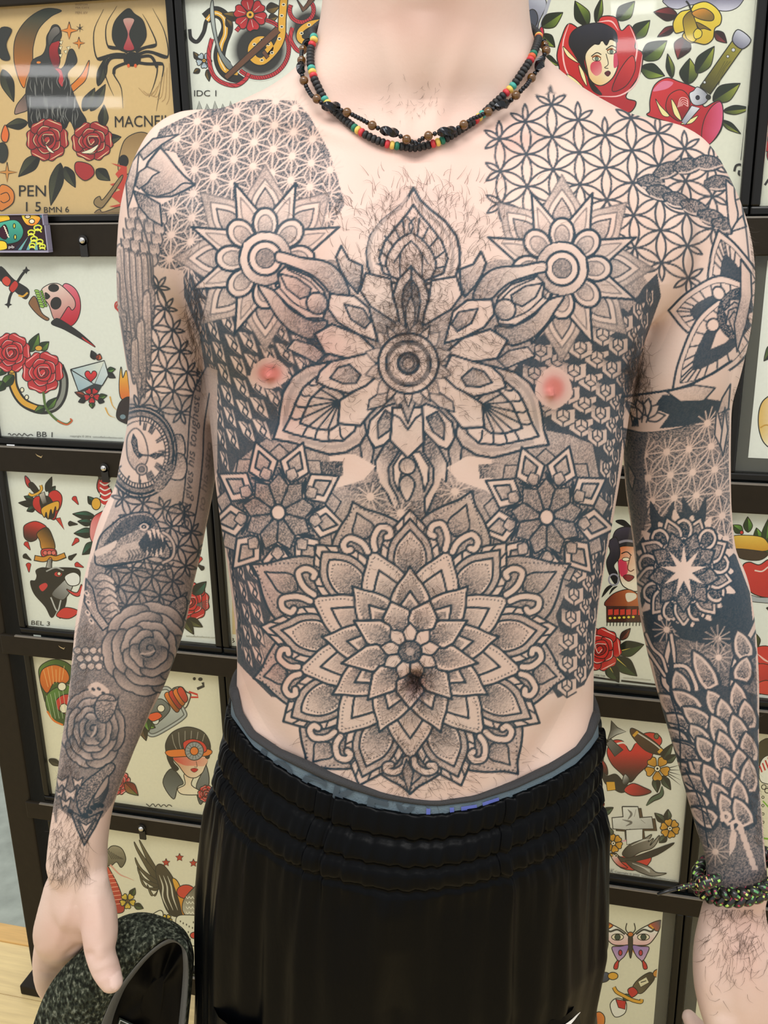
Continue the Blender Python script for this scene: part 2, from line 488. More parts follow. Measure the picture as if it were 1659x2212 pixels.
both(shp, [(884, 730), (887, 574), (916, 606), (927, 640), (917, 676), (908, 726)], 4.6, .10)
both(shp, [(884, 726), (887, 600), (903, 622), (908, 650), (902, 690), (897, 724)], 4.2, .62, .2, p0=(886, 610), p1=(886, 730))
shp([(887, 640), (897, 664), (896, 694), (887, 722), (877, 694), (877, 664)], 3, .12)
both(shp, [(979, 672), (1010, 648), (1063, 647), (1068, 678), (1046, 707), (1000, 730), (960, 742)], 4.6, .03)
both(shp, [(991, 674), (1032, 667), (1018, 698), (988, 716), (975, 700)], 4, .5, .1, p0=(985, 705), p1=(1030, 668))
both(shp, [(1000, 730), (1059, 711), (1097, 735), (1074, 774), (1024, 782), (960, 764)], 5, .04, .03, p0=(960, 750), p1=(1090, 740))
both(shp, [(1074, 777), (1098, 758), (1140, 749), (1156, 769), (1122, 783), (1094, 796)], 3.6, .45, .06, p0=(1080, 785), p1=(1150, 760))
both(shp, [(947, 768), (981, 772), (1030, 786), (985, 796), (947, 800)], 3.4, .22, .02, p0=(945, 784), p1=(1020, 786))
both(shp, [(948, 776), (978, 784), (948, 792)], 3, 0.0)
# fan leaf
both(shp, [(1060, 790), (1085, 797), (1113, 804), (1144, 827), (1165, 863), (1172, 900), (1175, 928), (1186, 961), (1142, 967), (1104, 979), (1064, 989), (1029, 983), (998, 964), (984, 940), (1000, 860)], 5, .18, .04, p0=(1120, 900), p1=(1180, 930))
both(ln, [(1080, 812), (1118, 826), (1146, 858), (1157, 900), (1162, 930)], 9, .3); both(ln, [(1005, 955), (1050, 972), (1100, 966), (1150, 955)], 8, .3)
both(shp, [(1070, 818), (1094, 826), (1121, 850), (1135, 877), (1150, 916), (1164, 942), (1142, 949), (1080, 961), (1035, 958), (1010, 936), (1000, 900)], 4.6, .05)
both(shp, [(1060, 840), (1080, 847), (1105, 872), (1121, 907), (1128, 925), (1092, 936), (1061, 936), (1042, 922), (1010, 880)], 4.6, .08, .2, p0=(1110, 920), p1=(1045, 875))
for q in ((1085, 850), (1103, 868), (1115, 890), (1125, 915), (1110, 931), (1090, 936), (1068, 936)): both(ln, [(1042, 874), q], 3.6, sm=False)
for a, b in (((1092, 842), (1110, 838)), ((1107, 866), (1128, 860)), ((1116, 890), (1140, 884)), ((1124, 915), (1150, 912)), ((1112, 932), (1122, 953)), ((1090, 937), (1094, 959)), ((1065, 938), (1062, 961)), ((1042, 930), (1032, 957))): both(ln, [a, ((a[0] + b[0]) / 2 + 3, (a[1] + b[1]) / 2 + 4), b], 3.8)
both(shp, [(940, 800), (995, 841), (1042, 872), (1046, 922), (998, 925), (978, 900), (930, 850)], 5, .04)
both(shp, [(975, 766), (1023, 781), (1061, 791), (1085, 813), (1093, 836), (1064, 848), (1023, 857), (985, 838), (955, 810)], 4.6, .05)
both(shp, [(997, 816), (1021, 795), (1046, 803), (1063, 826), (1036, 836), (1007, 834)], 4.2, .55, .1, p0=(1000, 818), p1=(1060, 822))
both(shp, [(915, 850), (950, 848), (978, 868), (982, 890), (950, 880)], 3.4, .2)
both(shp, [(906, 880), (920, 872), (946, 882), (977, 913), (983, 948), (966, 971), (938, 960), (915, 930)], 4.6, .04)
both(shp, [(921, 902), (944, 889), (960, 916), (959, 950), (935, 932)], 4.2, .68, .2, p0=(930, 895), p1=(958, 948))
both(shp, [(984, 941), (998, 966), (994, 1001), (1017, 1021), (994, 1019), (974, 1006), (968, 975)], 4.4, .4, .05, p0=(980, 960), p1=(1000, 1020))
# blade and pendant under the flower
both(shp, [(918, 935), (945, 962), (966, 1000), (964, 1038), (939, 1070), (919, 1116), (917, 1076), (935, 1045), (937, 1012), (914, 976)], 4.6, .6, .06, p0=(925, 990), p1=(962, 1010))
both(shp, [(888, 978), (907, 976), (927, 1008), (925, 1040), (916, 1062), (911, 1030), (900, 1000)], 4.0, 0.0)
shp([(848, 880), (843, 952), (881, 990), (916, 955), (912, 880)], 5, .06)
ln([(846, 893), (864, 903), (881, 928), (898, 903), (913, 893)], 4, sm=False); shp([(862, 862), (881, 915), (900, 862)], 3.6, .35)
for q in (A_([(880 + 18 * math.cos(t), 1007 + 18 * math.sin(t)) for t in np.linspace(0, 6.283, 20, endpoint=False)]),): shp(q, 4, .45, 0.0, (880, 990), (880, 1022))
shp([(879, 1026), (896, 1046), (879, 1084), (862, 1046)], 4.2, .35, .02, (879, 1030), (879, 1075), sm=True)
P = Pol(882, 785)
for a in range(0, 360, 30): P.draw(a + 15, [(55, 12), (72, 15), (96, 0)], 3.2, .3, .04, d=.6)
for a in (60, 120, 240, 270, 300): P.draw(a, [(58, 7), (72, 8), (95, 0)], 3, 0.0)
P.circ(65, 5, .04); P.circ(46, 9, None); P.circ(65, 5, None)
INK[740:830, 837:927] *= .62; P.circ(22, 6.5, .55); P.circ(12, 2.4, .12); P.circ(65, 5)

# ---- nine-point stars on the ribs -------------------------------------------------------------------------------
SG = [(700, 985), (760, 960), (800, 985), (835, 1000), (842, 1040), (850, 1090), (870, 1120), (905, 1120), (930, 1090), (950, 1040), (970, 1000), (1010, 1030), (1050, 1060), (960, 1090), (900, 1140), (860, 1140), (800, 1080), (740, 1050)]
fl([(742, 1050), (800, 1040), (812, 1010), (835, 1090), (852, 1130), (830, 1110)], .6, .5); fl([(1040, 1062), (962, 1044), (955, 1030), (935, 1085), (915, 1135), (945, 1110)], .6, .5); fl([(850, 1075), (870, 1085), (915, 1080), (905, 1128), (872, 1128)], .6, .5)
for p in ((800, 1073), (983, 1062), (865, 1108)):
    for k in range(12): ln([p, (p[0] + 34 * math.cos(k * .5236 + .2), p[1] + 30 * math.sin(k * .5236 + .2))], 2.6, .05, sm=False)
    ln([p, (p[0] + .5, p[1])], 17, 0.0, sm=False)
both(shp, [(1010, 985), (1064, 992), (1064, 1072), (1050, 1060), (990, 1040), (965, 1010)], 0, 0.0)
both(gr, [(1034, 1002), (1094, 1004), (1096, 1030), (1036, 1034)], (1034, 1010), (1096, 1010), .8, .15)


def rib_star(cx, cy, sx, ph, back):
    P = Pol(cx, cy, sx, 1.0)
    fl(P.leaf(90, [(-120, 0), (-80, 90), (0, 120), (90, 88), (125, 0)]), .03)
    for k in range(9):
        P.draw(ph + 20 + 40 * k, [(80, 12), (112, 26), (128, 24), (148, 0)], 3, .7, .2, n=0)
    for k in range(9):
        P.draw(ph + 40 * k, [(74, 10), (106, 36), (162, 0)], 4.4, 0.0, n=0)
        P.draw(ph + 40 * k, [(88, 0), (109, 19), (140, 0)], 4.2, .5, .05, n=0)
        P.draw(ph + 40 * k, [(74, 6), (90, 15), (100, 5), (104, 0)], 2.6, .4, .1, n=0)
    st = []
    for k in range(9): st += [P.at(97, ph + 20 + 40 * k), P.at(62, ph + 40 * k)]
    shp(st, 4.4, 0.0)
    for k in range(9): P.draw(ph + 20 + 40 * k, [(14, 3), (50, 21), (60, 22), (84, 0)], 3.6, .55, .45, n=0)
    for k in range(9): ln([P.at(12, ph + 40 * k), P.at(58, ph + 40 * k)], 3.2, .8, sm=False)
    P.circ(17, 4.6, 0.0)


rib_star(1181, 1117, .93, 71, 0); rib_star(601, 1107, .93, 109, 1)

# ---- the great mandala of the belly -----------------------------------------------------------------------------
P = Pol(886, 1408, 1.035, .985)
BT = {110: 350, 150: 384, 190: 332, 230: 338, 270: 312, 310: 350, 350: 332, 30: 386, 70: 375}
for a, t in BT.items():
    q_ = t - 205.0; pr = lambda k: [(205, 58 * k), (205 + .25 * q_, 80 * k), (205 + .48 * q_, 74 * k), (205 + .68 * q_, 48 * k), (205 + .84 * q_, 19 * k), (t - (1 - k) * 46, 0)]
    q = P.draw(a, pr(1.0), 4.6, .62, .10, .8)
    dots(P.leaf(a, pr(.74)), 9, 2.8)
    z = (t - 240) / 112.0
    P.draw(a, [(240 + 24 * z, 0), (240 + 36 * z, 20), (240 + 52 * z, 22), (240 + 70 * z, 10), (240 + 86 * z, 0)], 3.8, .62, .08)
for a, t in (): pass
for a in range(90, 450, 40):
    f = {90: 1.0, 130: .98, 170: 1.02, 10: 1.0, 210: .98}.get(a % 360, 1.0)
    P.draw(a, [(170, 48), (205, 62), (245, 55), (275, 32), (312 * f, 0)], 4.4, .04)
    q, q2 = P.leaf(a, [(170, 48), (205, 62), (245, 55), (275, 32), (312 * f, 0)], 10), P.leaf(a, [(170, 36), (205, 47), (242, 40), (268, 20), (292 * f, 0)], 10)
    for i in range(6, len(q) // 2 - 2, 6):
        for j in (i, len(q) - 1 - i): ln([q[j], q2[min(max(j - 3 if j < len(q) / 2 else j + 3, 0), len(q2) - 1)]], 3.4)
    P.draw(a, [(170, 36), (205, 47), (242, 40), (268, 20), (292 * f, 0)], 4.4, .34, .18)
    P.draw(a, [(170, 24), (200, 34), (232, 28), (254, 12), (268 * f, 0)], 4.2, .02)
    gr(P.leaf(a, [(172, 18), (200, 26), (230, 21), (248, 0)]), P.at(170, a), P.at(245, a), .7, .1)
    dots(P.leaf(a, [(195, 27), (228, 23), (250, 0)]), 7, 2.4)
for a in range(110, 470, 40):
    P.draw(a, [(95, 42), (140, 52), (178, 42), (210, 21), (242, 0)], 4.6, .08, .03)
    dots(P.leaf(a, [(140, 42), (174, 33), (202, 16), (222, 0)]), 8, 2.4)
    P.draw(a, [(100, 28), (132, 33), (160, 20), (190, 0)], 4.4, .03); gr(P.leaf(a, [(100, 20), (135, 24), (160, 14), (175, 0)]), P.at(100, a), P.at(172, a), .65, .1)
for a in range(90, 450, 40):
    P.draw(a, [(80, 34), (114, 41), (144, 29), (166, 13), (188, 0)], 4.6, .02); gr(P.leaf(a, [(80, 24), (114, 29), (142, 18), (168, 0)]), P.at(90, a), P.at(166, a), .7, .1); dots(P.leaf(a, [(114, 30), (142, 20), (171, 0)]), 7, 2.2)
    P.draw(a, [(66, 22), (92, 26), (112, 14), (134, 0)], 4.4, .02); gr(P.leaf(a, [(72, 16), (94, 18), (116, 0)], 0), P.at(75, a), P.at(115, a), .68, .4)
for a in range(110, 470, 40):
    t = {110: 118, 150: 136, 190: 146, 230: 138, 270: 126, 310: 136, 350: 144, 30: 138, 70: 120}[a % 360]
    q = P.draw(a, [(34, 8), (66, 29), (88, 29), (t, 0)], 4.8, 0.0, n=0)
    gr(P.leaf(a, [(46, 5), (70, 18), (86, 18), (t - 18, 0)], 0), P.at(50, a), P.at(t - 20, a), .75, .12, .8)
    dots(P.leaf(a, [(56, 12), (70, 19), (87, 19), (t - 16, 0)], 4), 7, 2.0, .7)
for a in range(90, 450, 40): P.draw(a, [(24, 8), (44, 15), (64, 0)], 4, .05)
for a, t in BT.items():
    z = (t - 240) / 112.0
    curl(P, a, [(236, 8), (240 + 12 * z, 10), (240 + 26 * z, 18), (240 + 38 * z, 34), (240 + 30 * z, 50), (240 + 15 * z, 50), (240 + 13 * z, 40)], 18, 10.5)
P.circ(24, 4.6, .72); P.circ(9, 0, .35)
# lowest bulb detail
shp([(878, 1640), (893, 1668), (884, 1716), (868, 1668)], 3.6, .5, .2, (880, 1650), (880, 1710))


# ---- photo-left arm -----------------------------------------------------------------------------------------------
def sub_shade(poly, v, st=.3):
    k = mask(poly); x0, y0, x1, y1, m, X, Y = k
    INK[y0:y1, x0:x1] = np.where(m, np.maximum(INK[y0:y1, x0:x1], v * (1 - st + 2 * st * STIP[y0:y1, x0:x1])), INK[y0:y1, x0:x1])


flower_of_life((343, 753), (46, 6), (16, 46), [(318, 600), (350, 612), (378, 650), (425, 735), (436, 800), (425, 880), (412, 935), (330, 900), (270, 890), (285, 850), (300, 760)], 3.2)
sub_shade([(270, 860), (430, 850), (468, 960), (462, 1050), (440, 1150), (410, 1300), (385, 1400), (324, 1535), (243, 1735), (222, 1765), (180, 1790), (130, 1745), (108, 1760), (146, 1525), (165, 1372), (195, 1215), (250, 1070), (262, 990)], .27, .25)
sub_shade([(195, 1215), (420, 1240), (385, 1400), (324, 1535), (243, 1735), (222, 1765), (180, 1790), (130, 1745), (108, 1760), (146, 1525), (165, 1372)], .48, .3)
# wing: small scales above, long feathers below
for r in range(5):
    for c in range(4):
        x, y = 288 + c * 20 - r * 5, 458 + r * 22 + c * 4
        q = crom([(x - 12, y - 8), (x - 9, y + 12), (x + 3, y + 18), (x + 13, y + 8), (x + 10, y - 10)], 5); fl(q, .06); gr(q, (x, y - 10), (x, y + 16), .5, .02); ln(q, 3, .72)
for c, (x0, y0, x1, y1, w) in enumerate(((322, 560, 330, 700, 10), (310, 560, 316, 760, 11), (297, 560, 308, 800, 11), (284, 555, 300, 830, 11), (271, 550, 290, 830, 11), (260, 540, 280, 800, 10), (253, 600, 270, 740, 8),
                                        (318, 640, 322, 820, 9), (305, 700, 312, 860, 9), (292, 740, 302, 872, 8))):
    q = A_([(x0 - w, y0), (x0 + w * .6, y0 - 8), (x0 + w, y0 + 60), (x1 + w * .5, y1 - 60), (x1, y1), (x1 - w, y1 - 50), (x0 - w, y0 + 70)])
    gr(q, (x0, y0), (x1, y1), .2, .66); ln(q, 2.8, .66, True); ln([(x0, y0), (x1, y1)], 2, .45, sm=False)
shp([(346, 318), (362, 336), (380, 360), (398, 380), (421, 399), (398, 412), (372, 424), (340, 426), (318, 420), (300, 400), (320, 350)], 4.2, .55, .02, (330, 420), (380, 350))
ln([(340, 424), (372, 414), (396, 396), (421, 399)], 3); shp([(300, 330), (330, 300), (386, 290), (350, 312), (310, 345)], 3.2, .35, .05, (300, 330), (380, 292))
shp([(292, 400), (300, 372), (318, 360), (344, 372), (330, 380), (318, 396), (300, 408)], 3, .4, .03, (300, 400), (340, 372)); shp([(288, 412), (310, 420), (345, 440), (350, 488), (322, 472), (300, 446)], 3.4, .6, .1, (300, 440), (350, 485))
shp([(272, 395), (285, 350), (300, 330), (296, 372), (286, 420), (276, 450)], 2.6, .4, .1, (275, 400), (300, 350))
ln([(300, 470), (318, 520), (326, 575), (330, 620), (352, 618)], 3.4, .7); ln([(327, 600), (352, 640), (366, 668)], 3.4, .7)
# banner with the script
B = [(446, 792), (470, 800), (470, 1010), (452, 1080), (432, 1160), (408, 1152), (385, 1140), (398, 1060), (404, 980), (408, 900), (416, 850)]
fl(B, .30, .15); ln([(446, 792), (420, 842), (410, 900), (405, 980), (398, 1060), (386, 1140), (396, 1158), (412, 1150)], 3, .8); ln([(452, 850), (441, 920), (438, 990), (428, 1080), (416, 1145)], 3, .8)
for q in ([(372, 945), (392, 940), (400, 965), (396, 985), (372, 985)], [(370, 985), (395, 982), (404, 1010), (394, 1035), (366, 1030)], [(380, 1090), (398, 1095), (396, 1130), (376, 1136), (360, 1120), (365, 1100)]): shp(q, 3, .55, .08, q[0], q[3], sm=True)
# pocket watch
P = Pol(303, 977, .80, 1.0, 0, 0.0)
P.circ(98, 4, .28); P.circ(90, 5, .55); P.circ(78, 3, .05); P.circ(68, 2, .03)
gr(P.leaf(-40, [(70, 30), (84, 38), (96, 30), (97, 0)]), (330, 1050), (360, 980), .5, .75)
for k in range(60):
    if not 15 < k < 34: ln([P.at(76, k * 6), P.at(70 if k % 5 else 60, k * 6)], 2.2 if k % 5 else 3.2, .8, sm=False)
for a, t in ((60, 3), (30, 2), (0, 3), (-30, 3), (-60, 4), (-90, 1), (80, 2)):
    for j in range(t): ln([P.at(64, a + (j - t / 2) * 5), P.at(50, a + (j - t / 2) * 5)], 3, .72, sm=False)
q = crom([(293, 925), (312, 945), (320, 985), (308, 1012), (292, 1015), (276, 990), (275, 945)], 6, True); gr(q, (275, 1000), (310, 950), .3, .0); ln(q, 2.6, .7, True, False)
shp([(288, 938), (295, 950), (298, 975), (308, 984), (300, 990), (290, 976), (284, 955)], 2, .8); ln([(300, 982), (330, 984), (352, 982)], 3.4, .85); shp([(322, 984), (336, 978), (350, 983), (336, 991)], 2, .85)
for r, v in ((12, .3), (6, .6)):
    q = A_([(306 + r * math.cos(t), 1014 + r * math.sin(t)) for t in np.linspace(0, 6.283, 20, endpoint=False)]); fl(q, v); ln(q, 2.6, .75, True, False)
flower_of_life((309, 1087), (44, 10), (16, 42), [(252, 1062), (300, 1076), (400, 1100), (440, 1120), (425, 1240), (402, 1310), (350, 1330), (270, 1320), (236, 1226), (250, 1130)], 3.2)
# snake
shp([(205, 1212), (216, 1160), (246, 1130), (262, 1118), (290, 1108), (322, 1108), (340, 1130), (352, 1160), (368, 1190), (362, 1206), (330, 1202), (300, 1212), (250, 1222), (222, 1222)], 3.4, .55, .42, (300, 1110), (250, 1215), sm=True)
fl(crom([(258, 1130), (290, 1114), (322, 1116), (336, 1136), (310, 1140), (280, 1152), (262, 1162), (244, 1180), (220, 1186)], 5, True), .8, .15)
for q in ([(310, 1134), (322, 1130), (330, 1138), (318, 1144)],): shp(q, 2.4, .9)
fl(crom([(206, 1190), (230, 1178), (252, 1168), (246, 1184), (226, 1196), (208, 1202)], 4, True), .08); fl(crom([(270, 1205), (250, 1200), (262, 1180), (290, 1170), (312, 1164), (320, 1176), (300, 1196)], 4, True), .25, .4)
fl(crom([(300, 1172), (318, 1150), (336, 1142), (352, 1156), (358, 1180), (346, 1200), (322, 1198), (306, 1188)], 5, True), .86, .05)
for x, y in ((322, 1150), (331, 1146), (340, 1147), (348, 1153)): fl([(x - 4, y - 3), (x + 4, y - 3), (x + 5, y + 20)], .03)
for x, y in ((318, 1196), (328, 1199), (338, 1200), (347, 1196)): fl([(x - 4, y + 3), (x + 4, y + 3), (x + 1, y - 15)], .05)
ln([(352, 1150), (366, 1160), (376, 1180), (372, 1204), (352, 1216)], 9, .72); ln([(352, 1150), (366, 1160), (376, 1180), (372, 1204), (352, 1216)], 4.5, .15)
for r, v in ((8, .1), (5, .85), (1.6, .05)): fl(A_([(311 + r * 1.2 * math.cos(t), 1138 + r * math.sin(t)) for t in np.linspace(0, 6.283, 16, endpoint=False)]), v)
ln([(300, 1134), (311, 1128), (323, 1134)], 3.2, .9)
for k in range(8): ln([(274 + 7 * k, 1190 - k), (280 + 7 * k, 1200 - k), (276 + 7 * k, 1210 - k)], 2.4, .75)
ln([(225, 1222), (290, 1214), (345, 1220), (372, 1224)], 3, .8); ln([(228, 1230), (290, 1226), (340, 1232), (366, 1228), (375, 1216)], 3, .8)
for k in range(8): ln([(232 + 18 * k, 1221), (240 + 18 * k, 1229)], 2.4, .75, sm=False)
for k in range(7):
    y = 1240 + k * 16; q = crom([(200 + k * 5, y + 14), (214 + k * 7, y - 2), (236 + k * 4, y + 4), (248 + k * 3, y + 16), (240 + k * 3, y + 24), (215 + k * 5, y + 16)], 5, True)
    gr(q, q[0], q[15], .5, .04); ln(q, 2.8, .7, True, False)
shp([(186, 1250), (200, 1270), (212, 1320), (236, 1352), (222, 1362), (198, 1330), (182, 1300)], 3, .6, .3, (186, 1260), (230, 1350))
for x, y in ((190, 1300), (188, 1322), (196, 1340), (186, 1280)): ln([(x, y), (x + 3, y + 4)], 9, .06, sm=False); ln([(x, y), (x + 2, y + 2)], 3, .8, sm=False)
shp([(352, 1330), (372, 1300), (398, 1288), (404, 1310), (392, 1350), (365, 1372), (350, 1356)], 3, .75, .45, (355, 1340), (398, 1300), sm=True)
for k in range(4): ln([(356 + 8 * k, 1358 - 14 * k), (376 + 6 * k, 1350 - 14 * k)], 2.4, .3, sm=False)


def rose(cx, cy, R, rot, sx=1.0, dark=.62):
    P = Pol(cx, cy, sx, 1.0, rot)
    for r0, r1, n, ph, hw in ((.40, 1.02, 6, 0, .50), (.26, .80, 5, 36, .46), (.12, .60, 5, 0, .36), (.05, .42, 4, 30, .28)):
        for k in range(n):
            a = ph + 360 * k / n
            prof = [(r0 * R, hw * R * .7), ((r0 + r1) / 2 * R, hw * R * 1.1), (r1 * R * .93, hw * R * .72), (r1 * R, hw * R * .25), (r1 * R * .98, 0)]
            q = P.leaf(a + _rs.uniform(-7, 7), prof, 4)
            gr(q, P.at(r0 * R, a), P.at(r1 * R, a), dark + .28, .22, 1.2, .2); ln(q, 3.2, .78, True, False)
    sp = [P.at(R * .27 * (1 - t), 60 + t * 560) for t in np.linspace(0, .9, 16)]
    q = A_([P.at(R * .26, t) for t in range(0, 360, 30)]); fl(q, .62, .2); ln(sp, 3, .86); ln([P.at(R * .20, 200), P.at(R * .1, 250), P.at(R * .12, 330)], 4, .25)


for q in ([(150, 1460), (168, 1390), (205, 1372), (240, 1380), (262, 1420), (250, 1480), (190, 1500), (158, 1500)], [(150, 1500), (200, 1480), (260, 1500), (250, 1560), (160, 1560)], [(140, 1640), (200, 1640), (250, 1660), (240, 1735), (180, 1790), (115, 1735)]): sub_shade(q, .55, .25)
for r in range(3):
    for c in range(4):
        x, y = 168 + c * 17 + r * 6, 1405 + r * 17; q = crom([(x, y - 8), (x + 10, y), (x, y + 9), (x - 10, y)], 4, True); fl(q, .1); ln(q, 2.6, .72, True, False)
rose(322, 1402, 100, 10, 1.0, .55); rose(200, 1575, 84, 60, .82, .6)
fl(crom([(190, 1482), (212, 1474), (236, 1492), (226, 1506), (200, 1500)], 4, True), .08); [ln([(x, y), (x + 3, y + 2)], 5, .8, sm=False) for x, y in ((200, 1488), (212, 1487), (222, 1496))]
for s in (0, 1):
    q = A_([(222 + 26 * s, 1500 + 14 * s), (248 + 8 * s, 1506), (246, 1540), (226, 1562), (206, 1545), (208, 1515)]); gr(q, q[0], q[3], .35, .7); ln(q, 2.8, .8, True)
    for k in range(4): ln([(226, 1512 + 12 * k), (240, 1508 + 12 * k)], 2.2, .7, sm=False)
# chain, shells and the last dagger point
shp([(165, 1720), (182, 1690), (210, 1668), (238, 1648), (248, 1660), (222, 1692), (196, 1730), (186, 1760), (172, 1755)], 3, .75, .45, (170, 1740), (240, 1655), sm=True)
for k in range(5): q = crom([(202, 1740 - k * 4), (216 + k, 1716 - 6 * k), (234, 1700 - 6 * k), (228 + k, 1722 - 6 * k), (214, 1742 - 5 * k)], 4, True); fl(q, .12 + .05 * k); ln(q, 2.8, .8, True, False)
for x, y, r in ((134, 1690, 14), (152, 1716, 15), (142, 1735, 12), (128, 1715, 10), (168, 1690, 12)): q = A_([(x - r, y - r), (x, y - r * .3), (x + r, y - r), (x + r * .5, y + r), (x, y + r * .4), (x - r * .6, y + r)]); fl(q, .08); ln(q, 2.8, .8, True, False)
for t in np.linspace(0, 1, 9): ln([(150 + 66 * t, 1752 + 14 * math.sin(t * 5)), (154 + 66 * t, 1754 + 14 * math.sin(t * 5))], 9, .86, sm=False)
shp([(152, 1752), (186, 1768), (222, 1752), (206, 1786), (182, 1826), (166, 1790)], 3.4, .7, .5, (186, 1755), (182, 1820)); shp([(168, 1772), (186, 1782), (208, 1768), (182, 1812)], 2.6, .12)
ln([(172, 1775), (184, 1800), (200, 1776)], 2.6, .8, sm=False)
ln([(110, 1690), (116, 1740), (121, 1776)], 3, .5); ln([(124, 1700), (121, 1776)], 3, .5, sm=False)

# ---- photo-right arm ------------------------------------------------------------------------------------------------
for k, (x, y, L, an) in enumerate(((1385, 392, 50, 5), (1405, 410, 60, 18), (1440, 425, 62, 20), (1478, 440, 66, 22), (1515, 462, 62, 20), (1545, 480, 40, 18), (1420, 375, 60, -18), (1462, 362, 62, -8), (1505, 350, 58, 6), (1530, 395, 60, 2))):
    P = Pol(x, y, 1, 1, -an)
    P.draw(0, [(-8, 4), (14, 16), (40, 14), (L, 0)], 3, .82, .62); ln([P.at(4, 0, -12), P.at(26, 0, -13), P.at(L, 0, 0)], 3.4, .12)
shp([(1568, 388), (1582, 400), (1604, 412), (1606, 470), (1612, 490), (1580, 500), (1574, 480), (1570, 430)], 3.2, .03); ln([(1586, 398), (1588, 430), (1594, 460), (1592, 480)], 3); ln([(1590, 432), (1604, 426)], 3); ln([(1580, 498), (1592, 478), (1606, 464)], 3.4)
ln([(1602, 410), (1604, 450), (1612, 500), (1618, 560)], 3.2, .7)
for k in range(5): q = crom([(1611 + k * 3, 412 + k * 18), (1616 + k * 3, 420 + k * 18), (1614 + k * 3, 430 + k * 18), (1609 + k * 3, 422 + k * 18)], 4, True); ln(q, 2.2, .6, True, False)


def lotus(P, deg, L, w, ch=.86):
    P.draw(deg, [(0, w), (L * .35, w * 1.15), (L * .75, w * .6), (L, 0)], 4, .03)
    q, q2 = P.leaf(deg, [(0, w * .8), (L * .35, w * .92), (L * .7, w * .45), (L * .88, 0)], 8), P.leaf(deg, [(0, w * .56), (L * .32, w * .62), (L * .6, w * .3), (L * .72, 0)], 8)
    ln(q, 3.2, .85, True, False); fl(q, .04)
    for i in range(0, len(q), 3): ln([q[i], q2[i]], 2.8)
    fl(q2, ch, .05); fl(P.leaf(deg, [(-2, w * .34), (L * .3, w * .28), (L * .46, 0)], 0), .03); ln(P.leaf(deg, [(-2, w * .34), (L * .3, w * .28), (L * .46, 0)], 0), 2.6, .8, True, False)


P = Pol(1602, 680, .9, 1.0)
for a in (128, 152, 178, 204, 228): P.draw(a, [(60, 12), (92, 15), (120, 0)], 3, .55, .05)
for a, l_, w_ in ((107, 192, 56), (177, 176, 70), (225, 236, 60)): lotus(P, a, l_, w_)
for a in (140, 198): shp(A_([P.at(72 + 16 * math.cos(t), a, 14 * math.sin(t)) for t in np.linspace(0, 6.283, 16, endpoint=False)]), 3.4, .02)
shp([P.at(58, a) for a in range(95, 260, 12)] + [P.at(42, a) for a in range(256, 90, -12)], 2, .86)
for a in (130, 170, 210, 245): P.draw(a, [(2, 20), (22, 24), (44, 0)], 3, .5, .08, n=0)
shp([(1600, 560), (1622, 590), (1624, 640), (1612, 700), (1592, 760), (1586, 700), (1600, 640)], 3, .3, .06, (1600, 660), (1622, 640))
ln([(1344, 857), (1400, 850), (1470, 838), (1530, 812), (1580, 780)], 5, .88)
BN = [(1350, 860), (1430, 848), (1500, 830), (1560, 800), (1576, 800), (1572, 880), (1540, 905), (1480, 922), (1420, 930), (1346, 924)]
fl(BN, .04); fl([(1432, 852), (1500, 858), (1560, 866), (1540, 904), (1478, 921), (1424, 926), (1446, 896), (1410, 882)], .9, .04)
shp([(1440, 846), (1500, 832), (1545, 838), (1520, 866), (1470, 868)], 3, .25, .03, (1545, 840), (1450, 850)); shp([(1545, 905), (1560, 860), (1578, 830), (1572, 900)], 3, .3, .05, (1550, 900), (1575, 840))
for k in range(4): ln([(1352, 866 + 4 * k), (1375, 880 + 8 * k), (1366 + k * 4, 920)], 3)
for k in range(5): q = Pol(1392, 905).leaf(10 + 34 * k, [(8, 6), (26, 10), (46, 0)]); fl(q, .05); ln(q, 3, .8, True, False)
for k in range(4): ln([(1352 + 18 * k, 866), (1360 + 15 * k, 884), (1366 + 10 * k, 912)], 2.6)
ln([(1344, 926), (1390, 936), (1450, 930), (1520, 912), (1574, 884)], 5, .88)
DS = [(1344, 930), (1400, 936), (1470, 926), (1540, 904), (1576, 884), (1574, 1010), (1578, 1110), (1584, 1190), (1540, 1150), (1470, 1108), (1400, 1140), (1372, 1180), (1356, 1070)]
dot_stars((1488, 970), (48, -6), (8, 50), DS, .62, 2.6, 7)
sub_shade([(1344, 930), (1400, 936), (1390, 1000), (1400, 1120), (1372, 1180), (1354, 1060)], .72, .15)
for q in ([(1346, 945), (1358, 950), (1354, 975)], [(1356, 1000), (1372, 1030), (1366, 1060), (1358, 1040)]): shp(q, 2.6, .4)
shp([(1548, 880), (1560, 930), (1556, 965), (1544, 940)], 2.6, .08); shp([(1566, 880), (1572, 930), (1562, 985), (1556, 960)], 2.6, .08)
for q in ([(1372, 1180), (1420, 1120), (1470, 1105), (1540, 1140), (1590, 1200), (1620, 1280), (1628, 1360), (1560, 1400), (1470, 1380), (1400, 1390), (1384, 1300)],): fl(q, .9, .05)
for a, b in (((1430, 1128), 0), ((1500, 1118), 0)):
    q = crom([(a[0] - 26, a[1] - 46), (a[0] + 2, a[1] - 10), (a[0] + 26, a[1] - 46), (a[0] + 18, a[1] + 26), (a[0] - 18, a[1] + 26)], 5, True); fl(q, .88, .05)
